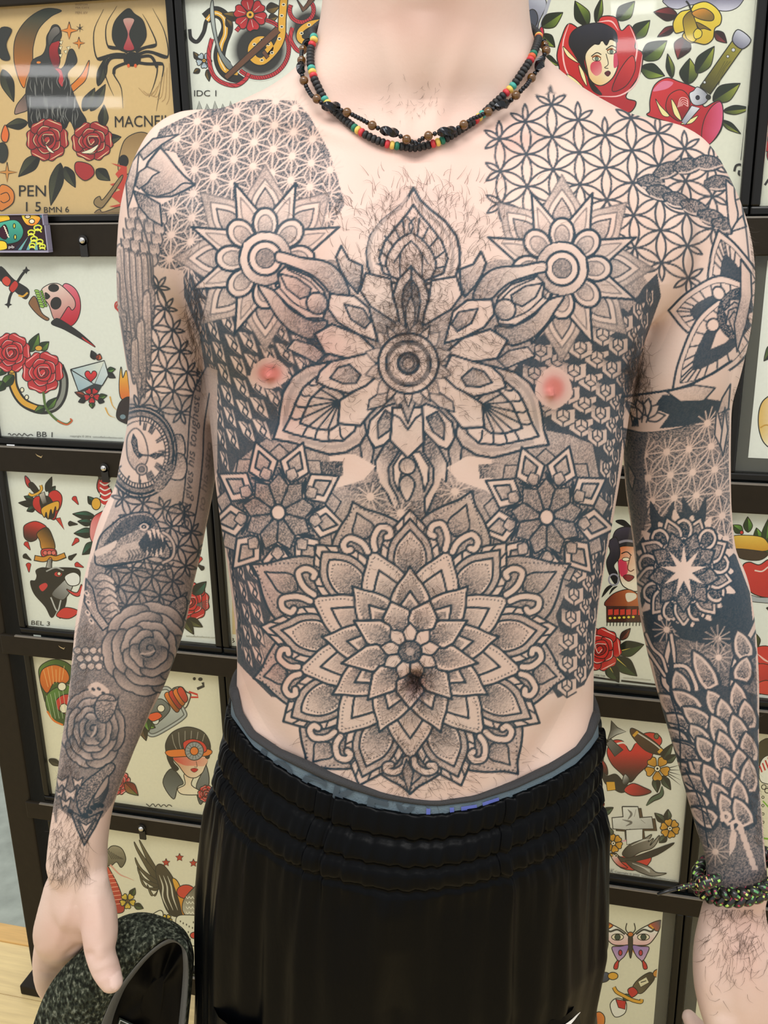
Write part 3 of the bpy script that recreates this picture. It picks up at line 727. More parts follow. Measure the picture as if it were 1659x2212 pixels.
# mandala of the forearm
P = Pol(1477, 1234, .93, 1.06)
st = []
for k in range(18): st += [P.at(128 if k % 2 == 0 else 116, 90 + 20 * k + 10), P.at(96, 90 + 20 * k + 20)]
shp(A_(st), 0, .02, sm=True)
for k in range(9):
    a = 70 + 40 * k
    P.draw(a, [(60, 22), (86, 24), (118, 0)], 4, .05, n=3); P.draw(a, [(66, 14), (84, 15), (104, 0)], 2.6, .72, .4, n=3)
    P.draw(a + 20, [(62, 16), (84, 22), (102, 16), (110, 0)], 3.6, .03); P.draw(a + 20, [(70, 8), (84, 13), (96, 9), (100, 0)], 2.4, .88)
for k in range(9): P.draw(90 + 40 * k, [(30, 24), (58, 27), (66, 18), (70, 0)], 2.6, .0)
for k in range(9): P.draw(70 + 40 * k, [(20, 22), (52, 24), (84, 0)], 4, .78, .55, n=0)
for k in range(9): P.draw(90 + 40 * k, [(30, 12), (46, 12), (66, 0)], 2, .86, n=0)
st = []
for k in range(9): st += [P.at(54, 50 + 40 * k), P.at(19, 70 + 40 * k)]
fl(A_(st), 0.0)
# forearm below the mandala
sub_shade([(1386, 1330), (1470, 1380), (1560, 1390), (1630, 1350), (1636, 1500), (1640, 1700), (1650, 1850), (1656, 1920), (1530, 1900), (1505, 1790), (1470, 1660), (1430, 1520)], .66, .3)
for p in ((1505, 1416), (1552, 1420), (1440, 1360), (1545, 1840), (1550, 1380)):
    for k in range(12): ln([p, (p[0] + 30 * math.cos(k * .5236), p[1] + 30 * math.sin(k * .5236))], 2.2, .2, sm=False)
    ln([p, (p[0] + .5, p[1])], 13, .02, sm=False)
for x, y, r in ((1470, 1382, 1), (1530, 1372, 1), (1580, 1330, -1), (1600, 1420, 1)): q = crom([(x - 20, y - 30), (x + 12, y - 26), (x + 24, y + 20), (x, y + 50), (x - 26, y + 16)], 5, True); sub_shade(q, .35, .5); fl(crom([(x - 22, y - 44), (x + 6, y - 30), (x + 26, y - 44), (x + 14, y - 22), (x - 12, y - 20)], 4, True), .9)
wl = lambda q, wo=15, wi=8.5: (ln(q, wo, .84), ln(q, wi, .06))
wl([(1640, 1330), (1622, 1370), (1600, 1400), (1586, 1440), (1580, 1490), (1560, 1520), (1566, 1560)]); wl([(1450, 1380), (1440, 1420), (1434, 1470), (1446, 1490)]); wl([(1450, 1372), (1456, 1420), (1452, 1490)], 12, 6); wl([(1440, 1440), (1480, 1440), (1500, 1470), (1506, 1500)], 13, 7)
fl([(1450, 1400), (1456, 1430), (1452, 1480), (1440, 1470)], .88)
wl([(1396, 1370), (1410, 1400), (1430, 1420), (1440, 1450)], 10, 5); wl([(1396, 1400), (1416, 1430), (1436, 1460)], 10, 5)
fl([(1432, 1540), (1470, 1500), (1560, 1480), (1634, 1500), (1640, 1700), (1636, 1760), (1540, 1770), (1500, 1740), (1466, 1640)], .86, .05)
lf = [(1612, 1420, 108, 62), (1600, 1470, 75, 54), (1540, 1486, 118, 92), (1478, 1506, 108, 62)]
for r in range(8):
    yy = 1530 + r * 34; l_, r__ = np.interp(yy, [1480, 1595, 1685, 1770], [1430, 1458, 1482, 1510]), 1630
    n_ = 4 if r < 6 else 3
    for k in range(n_):
        t = (k + (.5 if r % 2 else .15)) / n_; lf.append((l_ + 18 + (r__ - l_ - 10) * t + _rs.uniform(-5, 5), yy + 10 + _rs.uniform(-6, 6), 150 - 55 * t + _rs.uniform(-14, 14), _rs.uniform(58, 76)))
for x, y, an, L in lf:
    P = Pol(x, y, 1, 1, an)
    fl(crom([P.at(-4, 0, 21), P.at(L * .55, 0, 23), P.at(L * 1.04, 0, 0), P.at(L * .55, 0, -23), P.at(-4, 0, -21)], 4, True), .88, .06)
    P.draw(0, [(0, 15), (L * .3, 20), (L * .7, 14), (L, 0)], 2.4, .07, d=.7); gr(P.leaf(0, [(6, 8), (L * .3, 13), (L * .66, 8), (L * .84, 0)]), P.at(0, 0), P.at(L * .84, 0), .75, .3)
for x, y in ((1568, 1766), (1590, 1784)): ln([(x - 8, y + 6), (x - 8, y - 6), (x + 2, y - 10), (x + 9, y - 2), (x + 4, y + 6)], 7, .05)
for k in range(6): ln([(1600 + k * 6, 1790 + k * 17), (1602 + k * 6, 1797 + k * 17)], 13, .12, sm=False)
shp([(1582, 1788), (1592, 1800), (1588, 1830), (1576, 1850), (1576, 1810)], 0, .1)
for a, b in (((1440, 1560), (1500, 1600)), ((1452, 1600), (1516, 1640)), ((1466, 1640), (1500, 1660)), ((1480, 1690), (1530, 1760)), ((1494, 1740), (1540, 1790)), ((1448, 1500), (1470, 1660)), ((1480, 1660), (1530, 1830))): ln([a, ((a[0] + b[0]) / 2 + 8, (a[1] + b[1]) / 2 - 8), b], 3, .84)
fl([(1524, 1880), (1656, 1880), (1658, 1930), (1640, 1948), (1600, 1955), (1560, 1950), (1542, 1925)], .66, .35)

# ---- tint of the skin -------------------------------------------------------------------------------------------------
def glow(A, x, y, rx, ry, v, rot=0):
    r = max(rx, ry) * 2.6; x0, x1, y0, y1 = int(max(0, x - r)), int(min(IW, x + r)), int(max(0, y - r)), int(min(IH, y + r))
    X = np.arange(x0, x1)[None, :] - x; Y = np.arange(y0, y1)[:, None] - y
    c, s = math.cos(rot), math.sin(rot)
    A[y0:y1, x0:x1] += v * np.exp(-(((X * c + Y * s) / rx) ** 2 + ((-X * s + Y * c) / ry) ** 2))


for x, y, rx, ry in ((582, 806, 34, 27), (1196, 838, 33, 37)):
    q = A_([(x + rx * 1.2 * math.cos(t) * (1 + .06 * math.sin(3 * t)), y + ry * 1.2 * math.sin(t) * (1 + .05 * math.cos(4 * t))) for t in np.linspace(0, 6.283, 30, endpoint=False)])
    fl(q, 0.0); glow(PINK, x, y, rx * .95, ry * .95, 1.25)
glow(PINK, 780, 380, 120, 120, .22); glow(PINK, 1000, 380, 120, 120, .2); glow(PINK, 640, 660, 80, 100, .35); glow(PINK, 560, 1000, 60, 60, .3); glow(PINK, 540, 1080, 40, 60, .3); glow(PINK, 620, 890, 50, 60, .4)
glow(PINK, 560, 1280, 60, 100, .35); glow(PINK, 580, 1440, 60, 50, .35); glow(PINK, 900, 40, 160, 60, .25); glow(PINK, 1600, 2080, 90, 90, .22); glow(PINK, 160, 2030, 70, 80, .2); glow(PINK, 700, 760, 60, 60, .3); glow(PINK, 1120, 300, 60, 50, .25)
glow(PINK, 898, 1476, 26, 26, .6); glow(PINK, 240, 2110, 34, 30, .2); glow(PINK, 1600, 1980, 70, 60, .25)
glow(HAIRY, 415, 680, 26, 90, .55, -.3); glow(HAIRY, 1372, 800, 30, 60, .75, .3); glow(HAIRY, 886, 690, 34, 50, .12); glow(HAIRY, 897, 1478, 26, 26, .35); glow(HAIRY, 890, 1640, 26, 90, .18); glow(HAIRY, 436, 800, 16, 60, .5)
NAIL = np.zeros((IH, IW), 'f'); fl(crom([(236, 2114), (256, 2098), (271, 2100), (270, 2124), (252, 2138), (240, 2132)], 5, True), 1.0, A=NAIL)

for q in ([(430, 300), (700, 470), (890, 400), (1080, 470), (1400, 560), (1350, 900), (1290, 1300), (1230, 1500), (1110, 1680), (900, 1730), (650, 1650), (520, 1450), (480, 1150), (440, 800), (400, 600)],
          [(350, 300), (420, 400), (400, 600), (440, 760), (465, 1000), (430, 1200), (370, 1420), (240, 1740), (110, 1740), (150, 1450), (200, 1200), (260, 1000), (250, 500)],
          [(1540, 340), (1620, 520), (1620, 660), (1570, 880), (1580, 1150), (1635, 1400), (1650, 1850), (1530, 1890), (1430, 1530), (1370, 1180), (1345, 930), (1350, 860), (1450, 700)]):
    k = mask(crom(q, 6, True)); x0, y0, x1, y1, m, X, Y = k; INK[y0:y1, x0:x1] = np.where(m, 1 - (1 - INK[y0:y1, x0:x1]) * .94, INK[y0:y1, x0:x1])
INK = 1 - (1 - np.clip(INK, 0, 1)) ** 1.45
# ---- the script on the banner of the photo-left arm


def ink_text(t, x, y, h, ang, w, d=.9, shear=.35, bend=0.0):
    T, F = text_tris(t, shear, .012)
    k = h / .69; sx = w / T[:, 0].max(); ca, sa = math.cos(ang), math.sin(ang); q = T[:, 0] * sx; o = bend * 4 * (q / w) * (1 - q / w)
    P = np.stack([x + q * ca + (T[:, 1] * k + o) * sa, y + q * sa - (T[:, 1] * k + o) * ca], 1)
    for f in F:
        m = mask(P[list(f)])
        if m is None: continue
        x0, y0, x1, y1, mm, X, Y = m; INK[y0:y1, x0:x1] = np.maximum(INK[y0:y1, x0:x1], mm * d)


ink_text('God gives his toughest batt', 407, 1142, 17, -1.484, 348)
ink_text('to his stro', 441, 1104, 14, -1.455, 150, .7)
# ------------------------------------------------------------------ the shop: floor, rack, framed sheets
FLOOR_Z = -.075
D_ = WALL_Y


def brushed(name, rgb, rough, bump=.15, scale=60, stretch=(1, 12, 1)):
    m, N, L, b = newmat(name)
    tc = N.new('ShaderNodeTexCoord'); mp = N.new('ShaderNodeMapping'); mp.inputs['Scale'].default_value = stretch; nz = N.new('ShaderNodeTexNoise'); nz.inputs['Scale'].default_value = scale; nz.inputs['Detail'].default_value = 6
    L.new(tc.outputs['Object'], mp.inputs['Vector']); L.new(mp.outputs['Vector'], nz.inputs['Vector'])
    c = srgb(*rgb); mx = N.new('ShaderNodeMix'); mx.data_type = 'RGBA'
    mx.inputs['A'].default_value = tuple(q * .72 for q in c[:3]) + (1,); mx.inputs['B'].default_value = tuple(min(1, q * 1.25) for q in c[:3]) + (1,)
    L.new(nz.outputs['Fac'], mx.inputs['Factor']); L.new(mx.outputs['Result'], b.inputs['Base Color']); b.inputs['Roughness'].default_value = rough
    bp = N.new('ShaderNodeBump'); bp.inputs['Strength'].default_value = bump; bp.inputs['Distance'].default_value = .001; L.new(nz.outputs['Fac'], bp.inputs['Height']); L.new(bp.outputs['Normal'], b.inputs['Normal'])
    return m


m_plank = brushed('pale_wood', (238, 208, 150), .38, .1, 9, (1.2, 14, 1))
m_strip = brushed('honey_wood', (226, 182, 112), .4, .1, 9, (1.2, 16, 1))
m_conc = simple('concrete', (158, 166, 156), .3, 0, .42, 22, .6, .45, 34)
m_black = simple('black_paint', (25, 23, 20), .38, 0, .15, 35, .12, .45)
m_rail = simple('rail_paint', (33, 27, 18), .55, 0, .25, 60, .25, .22)
m_sheen = simple('painted_sheen', (120, 115, 108), .4, 0, .15, 80)  # paler than the rail paint: the gloss of the rail tops as colour
m_frame = simple('frame_black', (11, 11, 10), .3, 0, .12, 50, .05, .35)
m_back = simple('grey_blue_board', (120, 138, 146), .75, 0, .08, 12)
m_chrome = simple('chrome', (205, 205, 205), .16, 1.0, .04, 30)
m_mat = simple('grey_mount', (84, 82, 74), .9, 0, .06, 200)

fl_ = bpy.data.objects.new('floor', None); COL.objects.link(fl_); tag(fl_, kind='structure')
Yw0, Yw1 = 1.481, 1.528
slab = MB().box((-3.2, Yw1, FLOOR_Z - .06), (2.4, 4.6, FLOOR_Z - .001)).build('concrete_slab', m_conc, fl_); slab['label'] = 'grey polished concrete behind the rack'
MB().box((-3.2, Yw0, FLOOR_Z - .05), (2.4, Yw1, FLOOR_Z + .004)).build('transition_strip', m_strip, fl_, bevel=.002)['label'] = 'honey wood strip between planks and concrete'
yy, k = Yw0, 0; rp = random.Random(3)
while yy > -2.2:
    w = .128; x = -3.2 - rp.random() * .9
    while x < 2.4:
        L_ = 1.25
        if k < 13 or rp.random() < 2:
            a, b = max(x, -3.2), min(x + L_, 2.4)
            if b > a: MB().box((a + .0006, yy - w + .0006, FLOOR_Z - .02), (b - .0006, yy - .0006, FLOOR_Z + rp.uniform(-.0004, .0004))).build('plank', m_plank, fl_)
        x += L_; k += 1
    yy -= w
MB().box((-3.2, -2.4, FLOOR_Z - .08), (2.4, Yw1, FLOOR_Z - .02)).build('subfloor', m_conc, fl_)

m_wall = simple('painted_wall', (214, 208, 196), .85, 0, .04, 6)
tag(MB().box((-3.2, 4.6, FLOOR_Z - .06), (2.4, 4.7, 2.8)).build('wall_back', m_wall), kind='structure')

# cells of the rack, in wall units
COLX = [(-.7233, -.4677), (-.4497, -.1940), (-.1760, .0797), (.0977, .3533)]
ROWZ = [(.1757, -.0280), (-.0716, -.2773), (-.3199, -.5224), (-.5637, -.7670), (-.8090, -1.0130)]
RF_ = .014                                            # how far the rails stand out
rack = empty('display_rack', (0, 0, 0)); tag(rack, 'tall black wooden display rack holding rows of framed tattoo sheets', 'rack')
X0, X1 = -1.053, .53
mp_ = MB().box((-1.102, D_ - .0062, FLOOR_Z), (-1.047, D_ + .075, 2.0)).build('post', m_rail, rack, bevel=.003)
MB().box((.515, D_ - .0062, FLOOR_Z), (.57, D_ + .075, 2.0)).build('post', m_rail, rack, bevel=.003)
MB().box((-1.118, D_ - .03, FLOOR_Z), (-1.031, D_ + .13, FLOOR_Z + .022)).build('foot', m_rail, rack, bevel=.003)
MB().box((.50, D_ - .03, FLOOR_Z), (.585, D_ + .13, FLOOR_Z + .022)).build('foot', m_rail, rack, bevel=.003)
MB().box((-1.0, D_ + .028, FLOOR_Z + .04), (.50, D_ + .036, 1.98)).build('backing_board', m_back, rack)['label'] = 'grey-blue board behind the frames'
rails = []
for r in range(-1, len(ROWZ)):
    zt = CAM_Z + (ROWZ[r][1] * D_ - .0125 if r >= 0 else .40)
    zb = CAM_Z + (ROWZ[r + 1][0] * (D_ - RF_) - .0005 if r + 1 < len(ROWZ) else -1.052 * D_)
    mb = MB().box((X0, D_ - RF_, zb), (X1, D_ - .0064, zt))
    ro = mb.build('rail', m_rail, rack, bevel=.0022); rails.append((zb, zt))
    MB().box((X0 + .03, D_ - RF_ - .0006, zt - .0016), (X1 - .03, D_ - RF_ + .004, zt + .0006)).build('sheen_strip', m_sheen, ro)['label'] = 'pale strip painted as the sheen of the top edge'  # strip added to draw the reflection on the glossy rail top
# small turn clips with chrome screw heads on the rails
for x, y in ((178, 519), (224, 1011), (305, 1790), (1279, 1532), (1010, 1010), (870, 1520)):
    p = px2wall(x, y, D_ - RF_ - .004)
    c = MB(); c.tube([(p[0], D_ - RF_ + .001, p[2]), (p[0], D_ - RF_ - .003, p[2])], .0075, 16); c.box((p[0] - .006, D_ - RF_ - .003, p[2] - .024), (p[0] + .006, D_ - RF_ + .0005, p[2])); co = c.build('turn_clip', m_black, rack)
    kb = MB(); kb.loft([np.array([(p[0] + r * math.cos(t), D_ - RF_ - .003 - h, p[2] + r * math.sin(t)) for t in np.linspace(0, 2 * math.pi, 16, endpoint=False)]) for r, h in ((.0052, 0), (.0052, .002), (.0042, .004), (.002, .0052))]); kb.build('screw_head', m_chrome, co, True)
m_chip = simple('bare_wood', (170, 150, 110), .9)
for x, y in ((84, 984), (133, 1398)):
    p = px2wall(x, y, D_ - RF_ - .0004); q = MB(); q.add([(p[0] + a, D_ - RF_ - .0006, p[2] + b) for a, b in ((-.006, .003), (-.003, -.001), (.004, -.004), (.007, .001), (.004, -.0015), (-.002, .0005))], [(0, 1, 2, 3, 4, 5)])
    q.build('chipped_hole', m_chip, rack)


def glass_mat():
    m = bpy.data.materials.new('picture_glass'); m.use_nodes = True; N, L = m.node_tree.nodes, m.node_tree.links; N.clear()
    o = N.new('ShaderNodeOutputMaterial'); t = N.new('ShaderNodeBsdfTransparent'); t.inputs[0].default_value = (.97, .985, .975, 1); g = N.new('ShaderNodeBsdfGlossy'); g.inputs['Roughness'].default_value = .03
    f = N.new('ShaderNodeFresnel'); f.inputs['IOR'].default_value = 1.5; nz = N.new('ShaderNodeTexNoise'); nz.inputs['Scale'].default_value = 3; bp = N.new('ShaderNodeBump'); bp.inputs['Strength'].default_value = .01
    L.new(nz.outputs['Fac'], bp.inputs['Height']); L.new(bp.outputs['Normal'], g.inputs['Normal'])
    ge = N.new('ShaderNodeNewGeometry'); iv = N.new('ShaderNodeMath'); iv.operation = 'SUBTRACT'; iv.inputs[0].default_value = 1.0; L.new(ge.outputs['Backfacing'], iv.inputs[1]); mu = N.new('ShaderNodeMath'); mu.operation = 'MULTIPLY'
    L.new(f.outputs[0], mu.inputs[0]); L.new(iv.outputs[0], mu.inputs[1])
    x = N.new('ShaderNodeMixShader'); L.new(mu.outputs[0], x.inputs[0]); L.new(t.outputs[0], x.inputs[1]); L.new(g.outputs[0], x.inputs[2]); L.new(x.outputs[0], o.inputs[0])
    return m


m_glass = glass_mat(); m_print = vcol_mat('printed_ink', .55, .3); m_paper = {}
PAPER_Y = D_ + .0045


class Art:
    """flat print of one sheet: shapes given where the photograph shows them, laid on the sheet's plane"""
    def __init__(s): s.mb = MB(); s.n = 0
    def _add(s, P, tris, cols):
        y = PAPER_Y - .0002 - s.n * .000004; s.n += 1
        v = []
        for q in P: w = px2wall(q[0], q[1], PAPER_Y); v.append((w[0], y, w[2]))
        b = len(s.mb.v); s.mb.v += v
        for t in tris: s.mb.f.append(tuple(i + b for i in t)); s.mb.c.append([cols[i] for i in t])
    def poly(s, pts, c, c2=None, p0=None, p1=None, lw=1.8, lc=(34, 32, 30), sm=True, n=5):
        P = crom(pts, n, True) if sm else A_(pts)
        if c is not None:
            tr = geometry.tessellate_polygon([[Vector((q[0], q[1], 0)) for q in P]])
            if c2 is None: cols = [srgb(*c)] * len(P)
            else:
                d = A_(p1) - A_(p0); t = np.clip(((P - A_(p0)) @ d) / (d @ d), 0, 1); A, B = A_(c), A_(c2)
                cols = [srgb(*(A * (1 - k) + B * k)) for k in t]
            s._add(P, tr, cols)
        if lw: s.line(np.vstack([P, P[:1]]), lw, lc, False)
        return s
    def line(s, pts, w=1.8, c=(34, 32, 30), sm=True, taper=False):
        p = crom(pts, 5) if sm and len(pts) > 2 else A_(pts)
        t = np.gradient(p, axis=0); n = np.stack([-t[:, 1], t[:, 0]], 1); n /= np.linalg.norm(n, axis=1)[:, None] + 1e-9
        ww = np.full(len(p), w / 2.0)
        if taper: ww = ww * np.linspace(1, .1, len(p)) if taper == 1 else ww * (np.sin(np.linspace(.1, 3.04, len(p))) * .9 + .1)
        P = np.vstack([p + n * ww[:, None], p - n * ww[:, None]]); k = len(p)
        s._add(P, [(i, i + 1, k + i + 1, k + i) for i in range(k - 1)], [srgb(*c)] * (2 * k))
        return s
    def ell(s, x, y, rx, ry, c, c2=None, rot=0, lw=1.8, lc=(34, 32, 30)):
        t = np.linspace(0, 2 * math.pi, 20, endpoint=False); a, b = rx * np.cos(t), ry * np.sin(t); cr, sr = math.cos(rot), math.sin(rot)
        P = np.stack([x + a * cr - b * sr, y + a * sr + b * cr], 1)
        return s.poly(P, c, c2, (x, y - ry), (x, y + ry), lw, lc, False)
    def glow(s, x, y, r0, r1, c, c2):
        t = np.linspace(0, 2 * math.pi, 28, endpoint=False); P = np.vstack([np.stack([x + r * np.cos(t), y + r * np.sin(t)], 1) for r in (r0, r1)])
        s._add(P[:28], [tuple(range(28))], [srgb(*c)] * 28)
        s._add(P, [(i, (i + 1) % 28, 28 + (i + 1) % 28, 28 + i) for i in range(28)], [srgb(*c)] * 28 + [srgb(*c2)] * 28)
    def leaf(s, x0, y0, x1, y1, w, c=(92, 112, 50), c2=(34, 44, 30), bend=0.0, lw=1.8):
        a, b = A_((x0, y0)), A_((x1, y1)); d = b - a; n = A_((-d[1], d[0])) / (np.hypot(*d) + 1e-9); m = n * bend * w
        L = [a + d * .12 + n * w * .55 + m * .3, a + d * .42 + n * w + m, a + d * .75 + n * w * .55 + m * .6]; Rr = [a + d * .12 - n * w * .55 + m * .3, a + d * .42 - n * w + m, a + d * .75 - n * w * .55 + m * .6]
        mid = [a, a + d * .45 + m, b]
        h1 = np.vstack([crom([a] + L + [b], 4), crom(mid, 4)[::-1][1:-1]]); h2 = np.vstack([crom([a] + Rr + [b], 4), crom(mid, 4)[::-1][1:-1]])
        s.poly(h1, c2, c, a, b, 0, sm=False); s.poly(h2, tuple(q * .55 for q in c2), c2, a, b, 0, sm=False)
        s.line(np.vstack([crom([a] + L + [b], 4), crom([a] + Rr + [b], 4)[::-1]]), lw, sm=False); s.line(mid, lw * .7)
        return s
    def rose(s, x, y, R, c=(196, 44, 46), c2=(112, 20, 26), hi=(236, 170, 160), seed=1, sq=1.0):
        r = random.Random(seed)
        pt = lambda rr, a: (x + rr * math.cos(a), y + rr * sq * math.sin(a))
        for k in range(6):
            a = k * 1.047 + r.uniform(-.15, .15)
            s.poly([pt(R * .3, a - .5), pt(R * .85, a - .62), pt(R * 1.03, a - .3), pt(R * .96, a), pt(R * 1.04, a + .3), pt(R * .82, a + .62), pt(R * .3, a + .5)], c2, c, (x, y), pt(R, a))
            s.line([pt(R * .96, a - .4), pt(R * .9, a), pt(R * .97, a + .4)], R * .05, hi, taper=2)
        for k in range(5):
            a = k * 1.257 + .6
            s.poly([pt(R * .15, a - .7), pt(R * .58, a - .7), pt(R * .7, a), pt(R * .58, a + .7), pt(R * .15, a + .7)], c2, c, (x, y), pt(R * .7, a)); s.line([pt(R * .6, a - .5), pt(R * .66, a), pt(R * .6, a + .5)], R * .04, hi, taper=2)
        for k, f in enumerate((.42, .28, .15)): s.poly([pt(R * f * (1 + .12 * (j % 2)), j * 1.047 + k) for j in range(6)], c if k != 1 else c2)
        s.line([pt(R * .1, 0), pt(R * .2, 2), pt(R * .3, 4), pt(R * .38, 5.6)], R * .035, hi)
        return s
    def bloom(s, x, y, r, c=(222, 164, 50), n=5, core=(238, 226, 200), rot=0.3):
        for k in range(n):
            a = rot + k * 2 * math.pi / n
            s.poly([(x + r * f * math.cos(a + b), y + r * f * math.sin(a + b)) for f, b in ((.2, -.3), (.8, -.5), (1, -.25), (.92, 0), (1, .25), (.8, .5), (.2, .3))], tuple(q * .75 for q in c), c, (x, y), (x + r * math.cos(a), y + r * math.sin(a)))
        s.ell(x, y, r * .24, r * .24, core); s.ell(x, y, r * .09, r * .09, (30, 28, 26), lw=0)
        return s
    def heart(s, x, y, r, c, c2, rot=0):
        P = [(0, -.35), (.3, -.78), (.75, -.8), (1, -.35), (.8, .2), (.35, .65), (0, 1), (-.35, .65), (-.8, .2), (-1, -.35), (-.75, -.8), (-.3, -.78)]
        cr, sr = math.cos(rot), math.sin(rot)
        return s.poly([(x + r * (a * cr - b * sr), y + r * (a * sr + b * cr)) for a, b in P], c, c2, (x, y - r * .3), (x, y + r))
    def star(s, x, y, r, c, n=4, inner=.3, rot=-math.pi / 2, lw=1.4):
        return s.poly([(x + (r if k % 2 == 0 else r * inner) * math.cos(rot + k * math.pi / n), y + (r if k % 2 == 0 else r * inner) * math.sin(rot + k * math.pi / n)) for k in range(2 * n)], c, lw=lw, sm=False)
    def text(s, t, x, y, h, c=(40, 38, 36), w=None, ang=0.0, shear=0.0, bold=0.0):
        T, F = text_tris(t, shear, bold)
        k = h / .69; sx = k if w is None else w / (T[:, 0].max() + 1e-6); ca, sa = math.cos(ang), math.sin(ang)
        P = np.stack([x + T[:, 0] * sx * ca + T[:, 1] * k * sa, y + T[:, 0] * sx * sa - T[:, 1] * k * ca], 1)
        s._add(P, F, [srgb(*c)] * len(P))
        return s
    def drop(s, x, y, r, ang, c):
        P = [(2.2, 0), (.5, .55), (-.5, .8), (-1, 0), (-.5, -.8), (.5, -.55)]; ca, sa = math.cos(ang), math.sin(ang)
        return s.poly([(x + r * (a * ca - b * sa), y + r * (a * sa + b * ca)) for a, b in P], c, lw=1.2)
    def scribble(s, x, y, w, h, seed, c=(60, 56, 52)):
        r = random.Random(seed); p = [(x + w * i / 14, y - h * (.5 + .5 * math.sin(i * 2.1 + r.random())) * r.uniform(.4, 1)) for i in range(15)]
        return s.line(p, 1.6, c)


def sheet(col, row, art, paper, label, mount=None, plain=False):
    """one framed sheet: moulding bars, mount, paper, print and glass"""
    (xl, xr), (zt, zb) = COLX[col], ROWZ[row]
    xl, xr, zt, zb = xl * D_, xr * D_, CAM_Z + zt * D_, CAM_Z + zb * D_
    e = empty('framed_flash_sheet', ((xl + xr) / 2, D_, zb)); tag(e, label, 'picture', 'framed flash sheets on the rack')
    off = -np.array(e.location)
    def part(mb, name, mat, bevel=0):
        mb.v = [tuple(np.array(v) + off) for v in mb.v]; return mb.build(name, mat, e, bevel=bevel)
    t, y0, y1 = .0118, D_ - .006, D_ + .016
    zt2 = zt + .006
    part(MB().box((xl - t, y0, zb - t), (xr + t, y1, zb)), 'moulding', m_frame, .0025)
    part(MB().box((xl - t, y0, zt2), (xr + t, y1, zt2 + t)), 'moulding', m_frame, .0025)
    part(MB().box((xl - t, y0, zb - .0002), (xl, y1, zt2 + .0002)), 'moulding', m_frame, .0025)
    part(MB().box((xr, y0, zb - .0002), (xr + t, y1, zt2 + .0002)), 'moulding', m_frame, .0025)
    part(MB().box((xl - .002, PAPER_Y + .0008, zb - .002), (xr + .002, D_ + .012, zt2 + .002)), 'back_panel', m_mat)
    key = tuple(paper)
    if key not in m_paper: m_paper[key] = simple('paper', paper, .7, 0, .03, 30, .04)
    ml, mr, mt, mbm = mount or (0, 0, 0, 0)
    part(MB().box((xl + ml, PAPER_Y, zb + mbm), (xr - mr, PAPER_Y + .0007, zt2 - mt)), 'paper', m_paper[key])
    if art:
        k = MB(); k.add([(x, PAPER_Y - .0001, z) for x, z in ((xl + ml + .002, zb + mbm + .002), (xr - mr - .002, zb + mbm + .002), (xr - mr - .002, zt2 - mt - .002), (xl + ml + .002, zt2 - mt - .002))], [(0, 1, 2, 3)], [srgb(*paper)] * 4)
        k.v += art.mb.v; k.f += [tuple(i + 4 for i in f) for f in art.mb.f]; k.c += art.mb.c
        # trim the print to the paper
        a = np.array(k.v); a[:, 0] = np.clip(a[:, 0], xl + ml + .0015, xr - mr - .0015); a[:, 2] = np.clip(a[:, 2], zb + mbm + .0015, zt2 - mt - .0015); k.v = [tuple(q) for q in a]
        part(k, 'print', m_print)
    part(MB().box((xl - .001, D_ - .0012, zb - .001), (xr + .001, D_ + .0004, zt2 + .001)), 'glass_pane', m_glass)
    return e
# ------------------------------------------------------------------ the person
VS = 0.77                                    # depth of the body's side silhouette
# pixel rows: y, left edge, right edge, front depth, back depth, depth offset of the section, exponent
TORSO = [
    (2100, 560, 1180, .095, .100, 0.000, 2.3),
    (1900, 520, 1240, .095, .105, 0.000, 2.3),
    (1750, 518, 1262, .090, .100, 0.000, 2.35),
    (1600, 516, 1274, .085, .090, 0.000, 2.4),
    (1480, 513, 1277, .085, .085, 0.000, 2.4),
    (1400, 515, 1277, .088, .085, 0.000, 2.4),
    (1320, 510, 1283, .091, .085, 0.000, 2.4),
    (1250, 501, 1292, .094, .088, 0.000, 2.35),
    (1180, 491, 1304, .097, .090, 0.000, 2.3),
    (1100, 478, 1318, .100, .095, 0.000, 2.3),
    (1010, 467, 1333, .103, .100, 0.000, 2.3),
    (930, 461, 1344, .105, .102, 0.000, 2.3),
    (830, 450, 1358, .107, .105, 0.000, 2.3),
    (740, 436, 1378, .107, .105, 0.000, 2.3),
    (640, 402, 1408, .105, .105, 0.000, 2.3),
    (560, 380, 1440, .100, .105, 0.002, 2.3),
    (480, 372, 1462, .093, .100, 0.006, 2.3),
    (400, 385, 1470, .085, .095, 0.012, 2.3),
    (340, 400, 1460, .078, .088, 0.018, 2.25),
    (290, 425, 1430, .070, .080, 0.024, 2.2),
    (245, 450, 1350, .066, .072, 0.028, 2.1),
    (215, 520, 1292, .066, .070, 0.028, 2.0),
    (185, 586, 1243, .068, .070, 0.026, 2.0),
    (160, 622, 1212, .068, .068, 0.024, 2.0),
    (130, 655, 1176, .068, .066, 0.022, 2.0),
    (100, 676, 1154, .067, .064, 0.020, 2.0),
    (50, 690, 1143, .066, .062, 0.016, 2.0),
    (0, 697, 1140, .065, .062, 0.010, 2.0),
    (-80, 700, 1136, .064, .062, 0.004, 2.0),
]


def torso_rows():
    out = []
    for y, l, r, df, db, off, n in TORSO:
        v = VS + off
        L, Rr = px2uvz(l, y, v), px2uvz(r, y, v)
        out.append(((L[2] + Rr[2]) / 2, (L[0] + Rr[0]) / 2, (Rr[0] - L[0]) / 2, df, db, v, n, (Rr[2] - L[2]) / (Rr[0] - L[0])))
    return np.array(out)


TROWS = torso_rows()


